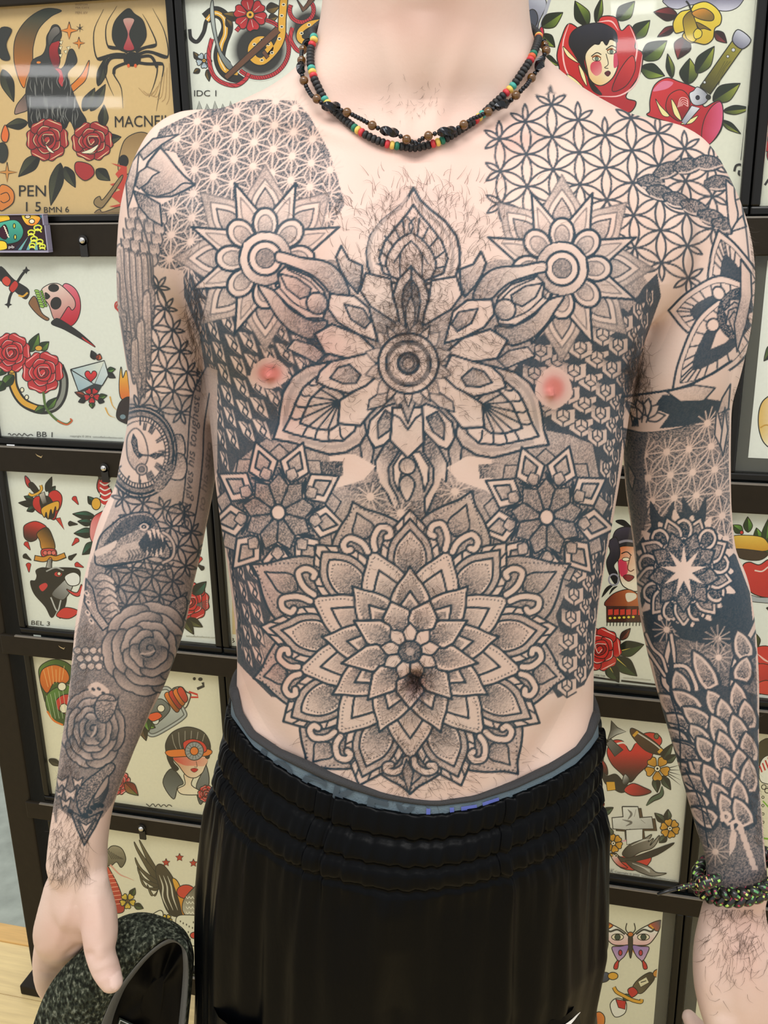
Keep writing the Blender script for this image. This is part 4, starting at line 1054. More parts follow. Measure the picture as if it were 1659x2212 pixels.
def torso_ring(z, off=0.0, N=96, dz=None):
    """ring of the torso at height z (dz: array of height offsets per angle), grown outwards by off"""
    th = np.linspace(0, 2 * math.pi, N, endpoint=False)
    zz = np.full(N, float(z)) if dz is None else z + dz
    P = interp(zz, TROWS)
    uc, a, df, db, vs, n, tilt = P.T
    c, s = np.cos(th), np.sin(th)
    cu = np.sign(c) * np.abs(c) ** (2 / n); sv = np.sign(s) * np.abs(s) ** (2 / n)
    u = uc + (a + off) * cu
    v = vs - np.where(s > 0, df + off, db + off) * sv      # s > 0 is the front
    return np.stack([u, v, zz + (u - uc) * tilt * 0.6], -1)


def limb(rows, n=10):
    """rows: pixel of one edge, pixel of the other, depth v, flatness -> centre line and radii in the body frame"""
    c, r, fl = [], [], []
    for (x0, y0), (x1, y1), v, k in rows:
        a, b = px2uvz(x0, y0, v), px2uvz(x1, y1, v)
        c.append((a + b) / 2); r.append(np.linalg.norm(a - b) / 2); fl.append(k)
    q = np.column_stack([np.array(c), r, fl])
    q = crom(q, n)
    return q[:, :3], q[:, 3], q[:, 4]


RARM = [((560, 250), (500, 430), .792, .62), ((445, 232), (400, 455), .792, .62), ((310, 300), (445, 470), .788, .72), ((262, 418), (430, 505), .784, .9), ((250, 540), (418, 572), .780, 1.0), ((254, 650), (430, 670), .780, 1.1),
        ((270, 760), (448, 765), .785, 1.1), ((281, 845), (458, 850), .790, 1.1), ((276, 920), (466, 925), .795, 1.1), ((262, 1000), (467, 1005), .800, 1.1),
        ((246, 1075), (455, 1085), .800, 1.0), ((212, 1150), (440, 1160), .795, .95), ((190, 1235), (420, 1245), .790, .9), ((170, 1340), (400, 1330), .783, .85),
        ((157, 1440), (365, 1440), .777, .82), ((146, 1530), (322, 1535), .770, .8), ((131, 1630), (281, 1635), .765, .8), ((119, 1730), (246, 1730), .760, .85),
        ((107, 1810), (233, 1812), .757, .85), ((101, 1870), (231, 1870), .755, .8)]
LARM = [((1270, 250), (1340, 430), .792, .62), ((1420, 262), (1455, 480), .792, .62), ((1560, 348), (1420, 500), .788, .72), ((1612, 460), (1440, 535), .784, .9), ((1630, 565), (1450, 600), .780, 1.0), ((1625, 660), (1402, 690), .780, 1.1),
        ((1600, 770), (1352, 790), .785, 1.1), ((1578, 850), (1342, 860), .790, 1.1), ((1573, 940), (1347, 940), .795, 1.1), ((1573, 1040), (1353, 1040), .797, 1.05),
        ((1576, 1120), (1364, 1120), .797, 1.0), ((1586, 1205), (1374, 1205), .790, .95), ((1613, 1280), (1379, 1280), .785, .9), ((1627, 1370), (1395, 1375), .780, .85),
        ((1634, 1480), (1421, 1480), .770, .82), ((1635, 1590), (1452, 1595), .760, .8), ((1636, 1680), (1477, 1685), .752, .8), ((1644, 1770), (1502, 1775), .745, .82),
        ((1650, 1850), (1525, 1850), .738, .85), ((1658, 1920), (1528, 1925), .733, .8)]


def chain(pts, rad, n=6):
    """pts given as (px, py, depth); radii in mm"""
    P = np.array([px2uvz(*p) for p in pts]); q = np.column_stack([P, np.array(rad) / 1000.0]); q = crom(q, n)
    return q[:, :3], q[:, 3]


def round_ends(p, r, fl=None):
    """adds tapering points so a tube ends in a dome"""
    def end(p0, p1, r0):
        d = (p0 - p1); d /= np.linalg.norm(d)
        return [(p0 + d * r0 * s, r0 * c) for s, c in ((.5, .87), (.8, .6), (.97, .25))]
    e = end(p[-1], p[-2], r[-1]); b = end(p[0], p[1], r[0])[::-1]
    P = np.vstack([[q[0] for q in b], p, [q[0] for q in e]]); Rr = np.concatenate([[q[1] for q in b], r, [q[1] for q in e]])
    F = None if fl is None else np.concatenate([[fl[0]] * 3, fl, [fl[-1]] * 3])
    return P, Rr, F


body = MB()
zs = np.linspace(TROWS[:, 0].min(), TROWS[:, 0].max(), 90)
body.loft([torso_ring(z) for z in zs])
for rows in (RARM, LARM):
    p, r, fl = limb(rows)
    p, r, fl = round_ends(p, r, fl)
    body.tube(p, r, 28, flat=fl, up=(0, 1, 0))


def blob(c, rx, ry, rz, seg=20):
    rings = []
    for i in range(1, 12):
        a = math.pi * i / 12
        rings.append(np.array([(c[0] + rx * math.sin(a) * math.cos(t), c[1] + ry * math.sin(a) * math.sin(t), c[2] - rz * math.cos(a)) for t in np.linspace(0, 2 * math.pi, seg, endpoint=False)]))
    body.loft(rings)


# shoulders and chest masses
for x, y, v, rx, ry, rz in ((640, 640, .728, .080, .058, .085), (1140, 655, .728, .080, .058, .085), (490, 520, .757, .06, .05, .06), (1325, 540, .757, .06, .05, .06)):
    c = px2uvz(x, y, v); blob(c, rx, ry, rz)
# head (above the frame): skull, jaw, nose, ears
hu = px2uvz(918, 0, .78)[0]
blob((hu, .785, 1.71), .077, .098, .115); blob((hu, .755, 1.635), .058, .078, .062); blob((hu, .725, 1.602), .032, .040, .030)
blob((hu, .672, 1.665), .014, .024, .026)
for s in (-1, 1):
    blob((hu + s * .078, .79, 1.675), .010, .020, .032); blob((hu + s * .032, .695, 1.695), .014, .012, .010)
blob((hu, .688, 1.628), .024, .012, .007); blob((hu, .688, 1.618), .021, .012, .007)

# right hand (photo left) gripping the cap: back of the hand, thumb in front, four fingers behind the cap
p, r = chain([(166, 1850, .755), (168, 1920, .752), (172, 1960, .750), (176, 1992, .752)], [23, 25, 26, 21]); body.tube(*round_ends(p, r)[:2], 20, flat=[.72] * (len(r) + 6), up=(0, 1, 0))
p, r = chain([(150, 1920, .757), (140, 1985, .757), (128, 2026, .764), (118, 2056, .786)], [23, 26, 25, 18]); body.tube(*round_ends(p, r)[:2], 20, flat=[.7] * (len(r) + 6), up=(0, 1, 0))
p, r = chain([(196, 1900, .748), (212, 1970, .738), (216, 2020, .730), (216, 2055, .724), (228, 2092, .717), (240, 2119, .712)], [15, 16.5, 16, 13.5, 13, 11]); body.tube(*round_ends(p, r)[:2], 16)
for pts, rad in (([(110, 2042, .786), (100, 2086, .795), (106, 2136, .814), (145, 2165, .824), (185, 2175, .828)], [16, 13.5, 11.5, 10.5, 9.5]),
                 ([(120, 2056, .792), (118, 2105, .806), (132, 2160, .830), (175, 2185, .842), (210, 2190, .842)], [14.5, 12.5, 11.5, 10.5, 9.5]),
                 ([(138, 2055, .793), (140, 2105, .822), (158, 2165, .846), (198, 2190, .856), (230, 2190, .855)], [14, 12, 11, 10, 9]),
                 ([(150, 2036, .802), (156, 2085, .832), (176, 2140, .854), (210, 2165, .864), (236, 2165, .862)], [12.5, 10.5, 9.5, 9, 8])):
    p, r = chain(pts, rad); body.tube(*round_ends(p, r)[:2], 14)
# left hand (photo right): hanging half-closed, back of the hand forwards
p, r = chain([(1592, 1900, .733), (1590, 1990, .725), (1600, 2080, .718), (1615, 2160, .715), (1625, 2215, .715)], [24, 27, 33, 34, 30]); body.tube(*round_ends(p, r)[:2], 22, flat=[.62] * (len(r) + 6), up=(0, 1, 0))
p, r = chain([(1560, 1960, .728), (1545, 2050, .722), (1545, 2130, .715), (1560, 2210, .708), (1580, 2280, .705), (1600, 2330, .71)], [17, 19, 18.5, 16, 13, 11]); body.tube(*round_ends(p, r)[:2], 18)
for k, (x, y, v) in enumerate(((1560, 2230, .735), (1600, 2270, .730), (1645, 2285, .730), (1688, 2275, .735))):
    p, r = chain([(x + 6, y - 60, v - .015), (x, y + 20, v - .005), (x - 5, y + 95, v + .01), (x - 6, y + 130, v + .04), (x - 4, y + 95, v + .065)],
                 [14 - k * .7, 12.5 - k * .6, 11 - k * .6, 10 - k * .6, 9 - k * .5]); body.tube(*round_ends(p, r)[:2], 14)
# the ring finger curled behind the thumb side, just inside the frame
p, r = chain([(1530, 2240, .745), (1500, 2215, .752), (1488, 2196, .756)], [10, 9, 7.5]); body.tube(*round_ends(p, r)[:2], 12)
# legs and feet (below the frame)
for s in (-1, 1):
    u0 = px2uvz(888, 2000, VS)[0] + s * .085
    body.tube([(u0, .785, .84), (u0 + s * .01, .78, .70), (u0 + s * .015, .775, .50), (u0 + s * .015, .785, .36), (u0 + s * .015, .80, .18), (u0 + s * .015, .80, -.02)],
              [.070, .072, .056, .054, .038, .036], 24)
    body.tube([(u0 + s * .015, .835, -.043), (u0 + s * .018, .80, -.035), (u0 + s * .022, .74, -.039), (u0 + s * .026, .66, -.049), (u0 + s * .028, .60, -.057)],
              [.028, .034, .038, .044, .030], 20, flat=[1, 1, .85, .55, .5], up=(0, 0, 1))


def remesh(mb, voxel, smooth_it):
    me = mb.mesh('tmp'); bm = bmesh.new(); bm.from_mesh(me); bmesh.ops.recalc_face_normals(bm, faces=bm.faces); bm.to_mesh(me); bm.free()
    o = bpy.data.objects.new('tmp', me); COL.objects.link(o)
    m = o.modifiers.new('r', 'REMESH'); m.mode = 'VOXEL'; m.voxel_size = voxel
    m = o.modifiers.new('s', 'SMOOTH'); m.factor = .5; m.iterations = smooth_it
    dg = bpy.context.evaluated_depsgraph_get(); dg.update()
    me2 = bpy.data.meshes.new_from_object(o.evaluated_get(dg))
    v = np.zeros(len(me2.vertices) * 3, 'f'); me2.vertices.foreach_get('co', v)
    nl = len(me2.loops); li = np.zeros(nl, 'i'); me2.loops.foreach_get('vertex_index', li)
    bpy.data.objects.remove(o); bpy.data.meshes.remove(me); bpy.data.meshes.remove(me2)
    return v.reshape(-1, 3).astype(float), li.reshape(-1, 4)


BV, BF = remesh(body, 0.0026, 9)


def normals(V, F):
    fn = np.cross(V[F[:, 2]] - V[F[:, 0]], V[F[:, 3]] - V[F[:, 1]])
    n = np.zeros_like(V)
    for k in range(4):
        for a in range(3): n[:, a] += np.bincount(F[:, k], fn[:, a], len(V))
    return n / (np.linalg.norm(n, axis=1)[:, None] + 1e-12)


def cam_uvz_px(V):
    q = (V - np.array([0, 0, CAM_Z])) @ R_BODY.T
    return q[:, 0] / q[:, 2] * F_PX + W_PX / 2, q[:, 1] / q[:, 2] * F_PX + H_PX / 2


def line_d(x, y, pts):
    """distance to a polyline and the parameter along it"""
    best = np.full(x.shape, 1e9); par = np.zeros(x.shape); n = len(pts) - 1; k = 0
    for (ax, ay), (bx, by) in zip(pts[:-1], pts[1:]):
        dx, dy = bx - ax, by - ay; L = dx * dx + dy * dy
        t = np.clip(((x - ax) * dx + (y - ay) * dy) / L, 0, 1)
        d = np.hypot(x - ax - t * dx, y - ay - t * dy)
        par = np.where(d < best, (k + t) / n, par); best = np.minimum(best, d); k += 1
    return best, par


# relief of the front: (polyline, half-width px, height mm)
RELIEF = [([(850, 312), (760, 300), (640, 262), (500, 245)], 24, 3.6), ([(945, 316), (1040, 305), (1180, 275), (1330, 275)], 24, 3.6),
          ([(700, 345), (560, 300)], 40, -2.5), ([(1080, 345), (1240, 310)], 40, -2.5),
          ([(897, 300), (897, 325), (897, 350)], 30, -6.0), ([(884, 400), (884, 640), (884, 860)], 34, -3.4), ([(884, 900), (886, 1250), (890, 1440)], 24, -1.8),
          ([(830, 40), (862, 220), (884, 320)], 26, 3.2), ([(1010, 40), (955, 220), (912, 320)], 26, 3.2), ([(918, 20), (918, 90), (915, 220)], 34, 4.0),
          ([(455, 850), (560, 905), (690, 910), (820, 870)], 38, -2.4), ([(1345, 880), (1230, 925), (1080, 920), (960, 870)], 38, -2.4),
          ([(850, 1000), (740, 1090), (640, 1220), (570, 1350)], 40, 2.4), ([(930, 1000), (1030, 1090), (1140, 1220), (1220, 1350)], 40, 2.4),
          ([(884, 1130), (884, 1220), (884, 1300)], 90, -2.0),
          ([(498, 1200), (560, 1160), (640, 1130)], 24, 1.2), ([(485, 1100), (550, 1060), (640, 1030)], 24, 1.2), ([(1300, 1200), (1240, 1160), (1160, 1130)], 24, 1.2), ([(1318, 1100), (1260, 1060), (1160, 1030)], 24, 1.2),
          ([(1270, 1490), (1190, 1590), (1100, 1720)], 34, -4.0), ([(1290, 1560), (1200, 1670), (1130, 1740)], 34, 2.5), ([(515, 1480), (590, 1590), (690, 1720)], 36, -3.5), ([(505, 1550), (580, 1660), (640, 1720)], 34, 2.5),
          ([(898, 1466), (898, 1486)], 15, -9.0), ([(395, 310), (432, 450), (418, 590)], 26, -3.0), ([(1450, 330), (1440, 480), (1428, 620)], 26, -3.0),
          ([(583, 811), (584, 812)], 8, 3.5), ([(1187, 850), (1188, 851)], 8, 3.5), ([(575, 813), (592, 813)], 24, 1.0), ([(1178, 848), (1196, 848)], 26, 1.0),
          ([(895, 1550), (895, 1640), (895, 1740)], 160, 4.0),
          ([(178, 1860), (150, 1960), (112, 2060)], 10, 1.8), ([(196, 1850), (186, 1930), (170, 2010)], 8, -1.2), ([(206, 1930), (214, 1985), (218, 2030)], 12, 1.8), ([(228, 1846), (232, 1880), (224, 1920)], 14, 2.0), ([(214, 2040), (216, 2058), (222, 2072)], 14, 1.8), ([(176, 2040), (150, 2060), (128, 2084)], 8, -2.4), ([(76, 2046), (88, 2060), (104, 2070)], 16, 2.2), ([(82, 2098), (100, 2104), (120, 2104)], 6, -.9), ([(1560, 1990), (1590, 2080), (1600, 2200)], 12, 1.3), ([(1620, 1990), (1636, 2080), (1650, 2200)], 12, 1.3), ([(1530, 2000), (1520, 2080), (1530, 2160)], 18, 2.0), ([(1540, 2200), (1560, 2190), (1590, 2205)], 16, -1.8), ([(195, 2062), (150, 2075)], 9, -2.0), ([(205, 2104), (252, 2086)], 5, -1.0), ([(212, 2112), (258, 2092)], 5, -1.0)]


def relax(V, F, w, it):
    """Laplacian smoothing weighted per vertex"""
    A = F.ravel(); B = np.roll(F, -1, 1).ravel(); C2 = np.roll(F, 1, 1).ravel()
    cnt = np.bincount(A, minlength=len(V)) * 2.0 + 1e-9
    for _ in range(it):
        S = np.stack([np.bincount(A, V[B, k] + V[C2, k], len(V)) for k in range(3)], 1) / cnt[:, None]
        V = V + (S - V) * w[:, None]
    return V


bx, by = cam_uvz_px(BV)
wsm = np.exp(-((by - 400) / 260) ** 2) * np.clip(np.abs(bx - 918) - 320, 0, 160) / 160
wsm = np.maximum(wsm, .5 * np.exp(-((by - 560) / 330) ** 2))
BV = relax(BV, BF, np.clip(wsm, 0, .9), 45)
bx, by = cam_uvz_px(BV); bn = normals(BV, BF)
view = np.array([0, 0, CAM_Z]) - BV; view /= np.linalg.norm(view, axis=1)[:, None]
facing = np.clip((bn * view).sum(1) * 2.5, 0, 1)
ok = np.where((facing > 0) & (BV[:, 1] < .80))[0]
disp = np.zeros(len(BV))
for pts, hw, h in RELIEF:
    d, t = line_d(bx[ok], by[ok], pts)
    disp[ok] += h / 1000 * np.exp(-(d / hw) ** 2) * (np.sin(math.pi * np.clip(t, .02, .98)) ** .6 if (len(pts) > 2 or hw > 17) and hw < 60 else 1)
BV = BV + bn * (disp * facing)[:, None]
# ------------------------------------------------------------------ skin: refine the front, colour it from the ink map
from mathutils.bvhtree import BVHTree


def sample(A, x, y):
    x = np.clip(x, 0, IW - 1.001); y = np.clip(y, 0, IH - 1.001); i, j = x.astype(int), y.astype(int); a, b = x - i, y - j
    return (A[j, i] * (1 - a) + A[j, i + 1] * a) * (1 - b) + (A[j + 1, i] * (1 - a) + A[j + 1, i + 1] * a) * b


def refine(V, F, sel, k):
    """splits the selected quads k x k; the others stay as they are"""
    Fs, Fk = F[sel], F[~sel]
    E = np.stack([Fs, np.roll(Fs, -1, 1)], -1).reshape(-1, 2)
    flip = E[:, 0] > E[:, 1]
    U, inv = np.unique(np.sort(E, 1), axis=0, return_inverse=True); inv = inv.reshape(-1, 4); flip = flip.reshape(-1, 4)
    t = np.arange(1, k) / k
    ev = (V[U[:, 0]][:, None] * (1 - t)[None, :, None] + V[U[:, 1]][:, None] * t[None, :, None]).reshape(-1, 3)
    nb = len(V); ebase = nb; ibase = nb + len(ev)
    a, b, c, d = [V[Fs[:, i]] for i in range(4)]
    g = np.zeros((len(Fs), k + 1, k + 1), int); inner = []
    ids = np.arange(k - 1)
    for e, put in ((0, lambda m: g.__setitem__((slice(None), 0, slice(1, k)), m)), (1, lambda m: g.__setitem__((slice(None), slice(1, k), k), m)),
                   (2, lambda m: g.__setitem__((slice(None), k, slice(1, k)), m[:, ::-1])), (3, lambda m: g.__setitem__((slice(None), slice(1, k), 0), m[:, ::-1]))):
        m = ebase + inv[:, e][:, None] * (k - 1) + np.where(flip[:, e][:, None], ids[::-1][None], ids[None])
        put(m)
    g[:, 0, 0], g[:, 0, k], g[:, k, k], g[:, k, 0] = Fs.T
    n = 0
    for i in range(1, k):
        for j in range(1, k):
            r, q = i / k, j / k
            inner.append(a * (1 - r) * (1 - q) + b * (1 - r) * q + c * r * q + d * r * (1 - q))
            g[:, i, j] = ibase + n * len(Fs) + np.arange(len(Fs)); n += 1
    nf = [np.stack([g[:, i, j], g[:, i, j + 1], g[:, i + 1, j + 1], g[:, i + 1, j]], -1) for i in range(k) for j in range(k)]
    return np.vstack([V, ev] + inner), np.vstack([Fk] + nf)


BODY_BVH = BVHTree.FromPolygons([Vector(v) for v in BV], BF.tolist())
fc = BV[BF].mean(1); fx, fy = cam_uvz_px(fc); fn = normals(BV, BF)[BF].mean(1)
vw = np.array([0, 0, CAM_Z]) - fc; vw /= np.linalg.norm(vw, axis=1)[:, None]
see = ((fn * vw).sum(1) > -.35) & (fx > -10) & (fx < 1670) & (fy > 205) & (fy < 1960) & ~((fy > 1790) & (fx > 470) & (fx < 1290))
SV, SF = refine(BV, BF, see, 3)
SX, SY = cam_uvz_px(SV); SN = normals(SV, SF)
inframe = ((SX > 0) & (SX < IW) & (SY > 0) & (SY < IH) & (SV[:, 1] < .93)).astype(float)
back = np.clip(((SN * (np.array([0, 0, CAM_Z]) - SV)).sum(1) / .75 + .95) / .3, 0, 1)      # the far side carries no drawing
ink = np.clip(sample(INK, SX, SY), 0, 1) * inframe * back
pk = np.clip(sample(PINK, SX, SY), 0, 1.3) * inframe; hr = np.clip(sample(HAIRY, SX, SY), 0, 1) * inframe; nl = sample(NAIL, SX, SY) * inframe
lin = lambda *c: np.array(srgb(*c)[:3])
SKIN, INKC = lin(214, 190, 177), lin(18, 48, 64)
col = SKIN * (1 - pk[:, None] * np.array([.17, .50, .47]))
am_ = np.clip((pk - .62) / .45, 0, 1)[:, None]; col = col * (1 - am_ * .8) + lin(196, 112, 100) * am_ * .8
col = col * (1 - hr[:, None]) + lin(96, 66, 50) * hr[:, None]
col = col * (1 - .6 * nl[:, None]) + lin(240, 214, 206) * .6 * nl[:, None]
col = col * (1 - ink[:, None]) + INKC * ink[:, None]


def skin_mat():
    m, N, L, b = newmat('skin')
    at = N.new('ShaderNodeVertexColor'); at.layer_name = 'Col'
    tc = N.new('ShaderNodeTexCoord'); n1 = N.new('ShaderNodeTexNoise'); n1.inputs['Scale'].default_value = 26; n1.inputs['Detail'].default_value = 5
    L.new(tc.outputs['Object'], n1.inputs['Vector'])
    rmp = N.new('ShaderNodeValToRGB'); rmp.color_ramp.elements[0].position = .3; rmp.color_ramp.elements[1].position = .7
    rmp.color_ramp.elements[0].color = (1.0, .93, .91, 1); rmp.color_ramp.elements[1].color = (1, 1, 1, 1)
    L.new(n1.outputs['Fac'], rmp.inputs['Fac'])
    mx = N.new('ShaderNodeMix'); mx.data_type = 'RGBA'; mx.blend_type = 'MULTIPLY'; mx.inputs['Factor'].default_value = 1
    L.new(at.outputs['Color'], mx.inputs['A']); L.new(rmp.outputs['Color'], mx.inputs['B']); L.new(mx.outputs['Result'], b.inputs['Base Color'])
    n2 = N.new('ShaderNodeTexNoise'); n2.inputs['Scale'].default_value = 420; n2.inputs['Detail'].default_value = 3; L.new(tc.outputs['Object'], n2.inputs['Vector'])
    bp = N.new('ShaderNodeBump'); bp.inputs['Strength'].default_value = .12; bp.inputs['Distance'].default_value = .001
    L.new(n2.outputs['Fac'], bp.inputs['Height']); L.new(bp.outputs['Normal'], b.inputs['Normal'])
    b.inputs['Roughness'].default_value = .5; b.inputs['Specular IOR Level'].default_value = .32
    return m


def fast_mesh(name, V, F, col=None):
    me = bpy.data.meshes.new(name)
    me.vertices.add(len(V)); me.vertices.foreach_set('co', np.asarray(V, 'f').ravel())
    me.loops.add(F.size); me.loops.foreach_set('vertex_index', F.astype('i').ravel())
    me.polygons.add(len(F)); me.polygons.foreach_set('loop_start', np.arange(0, F.size, 4, dtype='i')); me.polygons.foreach_set('use_smooth', np.ones(len(F), bool))
    me.update(calc_edges=True); me.validate()
    if col is not None:
        at = me.color_attributes.new('Col', 'FLOAT_COLOR', 'POINT')
        at.data.foreach_set('color', np.column_stack([col, np.ones(len(col))]).astype('f').ravel())
    return me


person = bpy.data.objects.new('person', fast_mesh('person', uvz2w(SV), SF, col)); COL.objects.link(person)
person.data.materials.append(skin_mat())
tag(person, 'shirtless person with tattooed chest, belly and sleeves standing before the framed sheets', 'person')


def ray(bvh, x, y):
    d = np.array([(x - W_PX / 2) / F_PX, (y - H_PX / 2) / F_PX, 1.0]) @ R_BODY
    h = bvh.ray_cast(Vector((0, 0, CAM_Z)), Vector(d / np.linalg.norm(d)))
    return (np.array(h[0]), np.array(h[1])) if h[0] is not None else (None, None)


def nail(pts, lift=.0006):
    c = A_(pts).mean(0); P = crom(pts, 5, True); L = []
    for f, hh in ((1.0, .0002), (.86, .0009), (.5, .0012)):
        for q in P:
            h, n = ray(BODY_BVH, *(c + (q - c) * f))
            if h is None: return
            L.append(uvz2w(h + n * hh))
    k = len(P); mb = MB(); mb.add(L, [(r * k + i, r * k + (i + 1) % k, (r + 1) * k + (i + 1) % k, (r + 1) * k + i) for r in (0, 1) for i in range(k)] + [tuple(2 * k + i for i in range(k))])
    mb.build('thumbnail', simple('nail', (226, 190, 180), .28, 0, .05, 120, 0, .5), person, True)


nail([(231, 2118), (240, 2104), (254, 2096), (264, 2100), (262, 2114), (252, 2128), (240, 2132)])

# ------------------------------------------------------------------ clothes
NA = 180
TH = np.linspace(0, 2 * math.pi, NA, endpoint=False)


def band_z(curve, off):
    """height of the ring, per angle, so that its front follows a curve of the photograph"""
    lo, hi = np.full(NA, .80), np.full(NA, 1.12); cv = A_(curve)
    for _ in range(26):
        m = (lo + hi) / 2; q = torso_ring(0.0, off, NA, m); x, y = cam_uvz_px(q)
        low = y > np.interp(x, cv[:, 0], cv[:, 1])
        lo = np.where(low, m, lo); hi = np.where(low, hi, m)
    z = (lo + hi) / 2
    front = np.sin(TH) > .12; f = np.where(front)[0]
    th = np.unwrap(np.append(TH[f], TH[f][0] + 2 * math.pi))
    b = np.where(~front)[0]
    zb = np.interp((TH[b] - TH[f[-1]]) % (2 * math.pi), [0, math.pi / 2 - .1, (TH[f[0]] - TH[f[-1]]) % (2 * math.pi)], [z[f[-1]], (z[f[-1]] + z[f[0]]) / 2 + .012, z[f[0]]])
    z[b] = zb
    return z


C_TOP = [(480, 1440), (506, 1490), (515, 1537), (543, 1582), (600, 1621), (657, 1646), (713, 1672), (770, 1693), (827, 1712), (895, 1724), (943, 1729), (1026, 1720), (1110, 1693), (1193, 1653), (1248, 1614), (1274, 1580), (1300, 1510)]
C_SH = [(470, 1470), (498, 1548), (543, 1612), (600, 1655), (656, 1689), (713, 1715), (770, 1735), (826, 1749), (894, 1759), (943, 1760), (1026, 1747), (1110, 1719), (1193, 1683), (1248, 1650), (1278, 1618), (1310, 1570)]
z_top, z_sh = band_z(C_TOP, .003), band_z(C_SH, .006)
zt2 = z_top * .62 + z_sh * .38
m_band = simple('underwear_band', (92, 108, 118), .8, 0, .12, 700, .4)
m_trim = simple('underwear_trim', (44, 44, 46), .75, 0, .15, 900, .4)
ub = MB(); ub.loft([torso_ring(0, o, NA, z_top * (1 - t) + z_sh * t) for t, o in ((.2, .0015), (.3, .0042), (.7, .0046), (1.0, .005), (1.6, .005))], cap=False)
ub.v = uvz2w(ub.v).tolist(); under = ub.build('underwear', m_band, person, True)
ub = MB(); ub.loft([torso_ring(0, o, NA, z_top * (1 - t) + z_sh * t) for t, o in ((-.03, .0), (-.02, .003), (.05, .0055), (.2, .0062), (.33, .0056), (.37, .0035))], cap=False)
ub.v = uvz2w(ub.v).tolist(); ub.build('waistband_trim', m_trim, under, True)['label'] = 'charcoal elastic trim at the top'
band_bvh = BVHTree.FromPolygons([Vector(q) for r in (0, 1) for q in torso_ring(0, .0050, NA, z_top if r == 0 else z_sh - .03)], [(i, (i + 1) % NA, NA + (i + 1) % NA, NA + i) for i in range(NA)])


def decal(mb, bvh, pts, w, lift, taper=None, sm=True, c=None):
    """a flat ribbon that lies on a surface, its centre line given in pixels"""
    p = crom(pts, 5) if sm and len(pts) > 2 else A_(pts)
    t = np.gradient(p, axis=0); n = np.stack([-t[:, 1], t[:, 0]], 1); n /= np.linalg.norm(n, axis=1)[:, None] + 1e-9
    ws = np.full(len(p), w / 2.0) if taper is None else np.interp(np.linspace(0, 1, len(p)), np.linspace(0, 1, len(taper)), taper) / 2
    L = []
    for s in (-1, 1):
        for q, nn, ww in zip(p, n, ws):
            h, nr = ray(bvh, *(q + nn * ww * s))
            if h is None: return
            vdir = np.array([0, 0, CAM_Z]) - h; vdir /= np.linalg.norm(vdir)
            L.append(uvz2w(h + vdir * lift))
    k = len(p); mb.add(L, [(i, i + 1, k + i + 1, k + i) for i in range(k - 1)], c)


m_lt, m_lb = simple('band_print', (58, 70, 80), .8, 0, .1, 500), simple('band_print_blue', (86, 98, 172), .7, 0, .1, 500)
_ct = A_(C_TOP)
for ch, x, w in (('J', 566, 22), ('O', 612, 50), ('C', 682, 52), ('K', 748, 50), ('E', 818, 46), ('Y', 876, 44), ('L', 934, 26), ('I', 976, 9), ('F', 1013, 34), ('E', 1060, 36)):
    T, F = text_tris(ch, 0, .03); T = (T - T.min(0)) / (T.max(0) - T.min(0)); y = np.interp(x, _ct[:, 0], _ct[:, 1]); sl = (np.interp(x + 20, _ct[:, 0], _ct[:, 1]) - np.interp(x - 20, _ct[:, 0], _ct[:, 1])) / 40
    blue = x > 900; hgt = 34 if blue else 44; v, okv = [], True
    for a, b in T:
        xx = x + (a - .5) * w - (1 - b) * hgt * sl * .5; h, nr = ray(band_bvh, xx, y + (a - .5) * w * sl + 19 + (1 - b) * hgt)
        if h is None: okv = False; break
        vd = np.array([0, 0, CAM_Z]) - h; v.append(uvz2w(h + vd / np.linalg.norm(vd) * .0011))
    if okv:
        lt = MB(); lt.add(v, F); lo = lt.build('lettering', m_lb if blue else m_lt, under)
        lo['label'] = 'blue printed letter' if blue else 'dark printed letter'

SHORTS = [(1440, 498, 1284, .098, .10), (1560, 486, 1284, .100, .105), (1640, 474, 1284, .104, .11), (1700, 461, 1287, .108, .115), (1760, 451, 1300, .110, .118), (1830, 443, 1298, .112, .12), (1910, 437, 1297, .114, .12), (2000, 435, 1297, .116, .12), (2100, 436, 1276, .118, .12), (2212, 437, 1259, .122, .12), (2330, 436, 1250, .125, .12)]


def rows_of(tab, v, n):
    out = []
    for y, l, r, df, db in tab:
        L, Rr = px2uvz(l, y, v), px2uvz(r, y, v); out.append(((L[2] + Rr[2]) / 2, (L[0] + Rr[0]) / 2, (Rr[0] - L[0]) / 2, df, db, v, n, (Rr[2] - L[2]) / (Rr[0] - L[0])))
    return np.array(out)


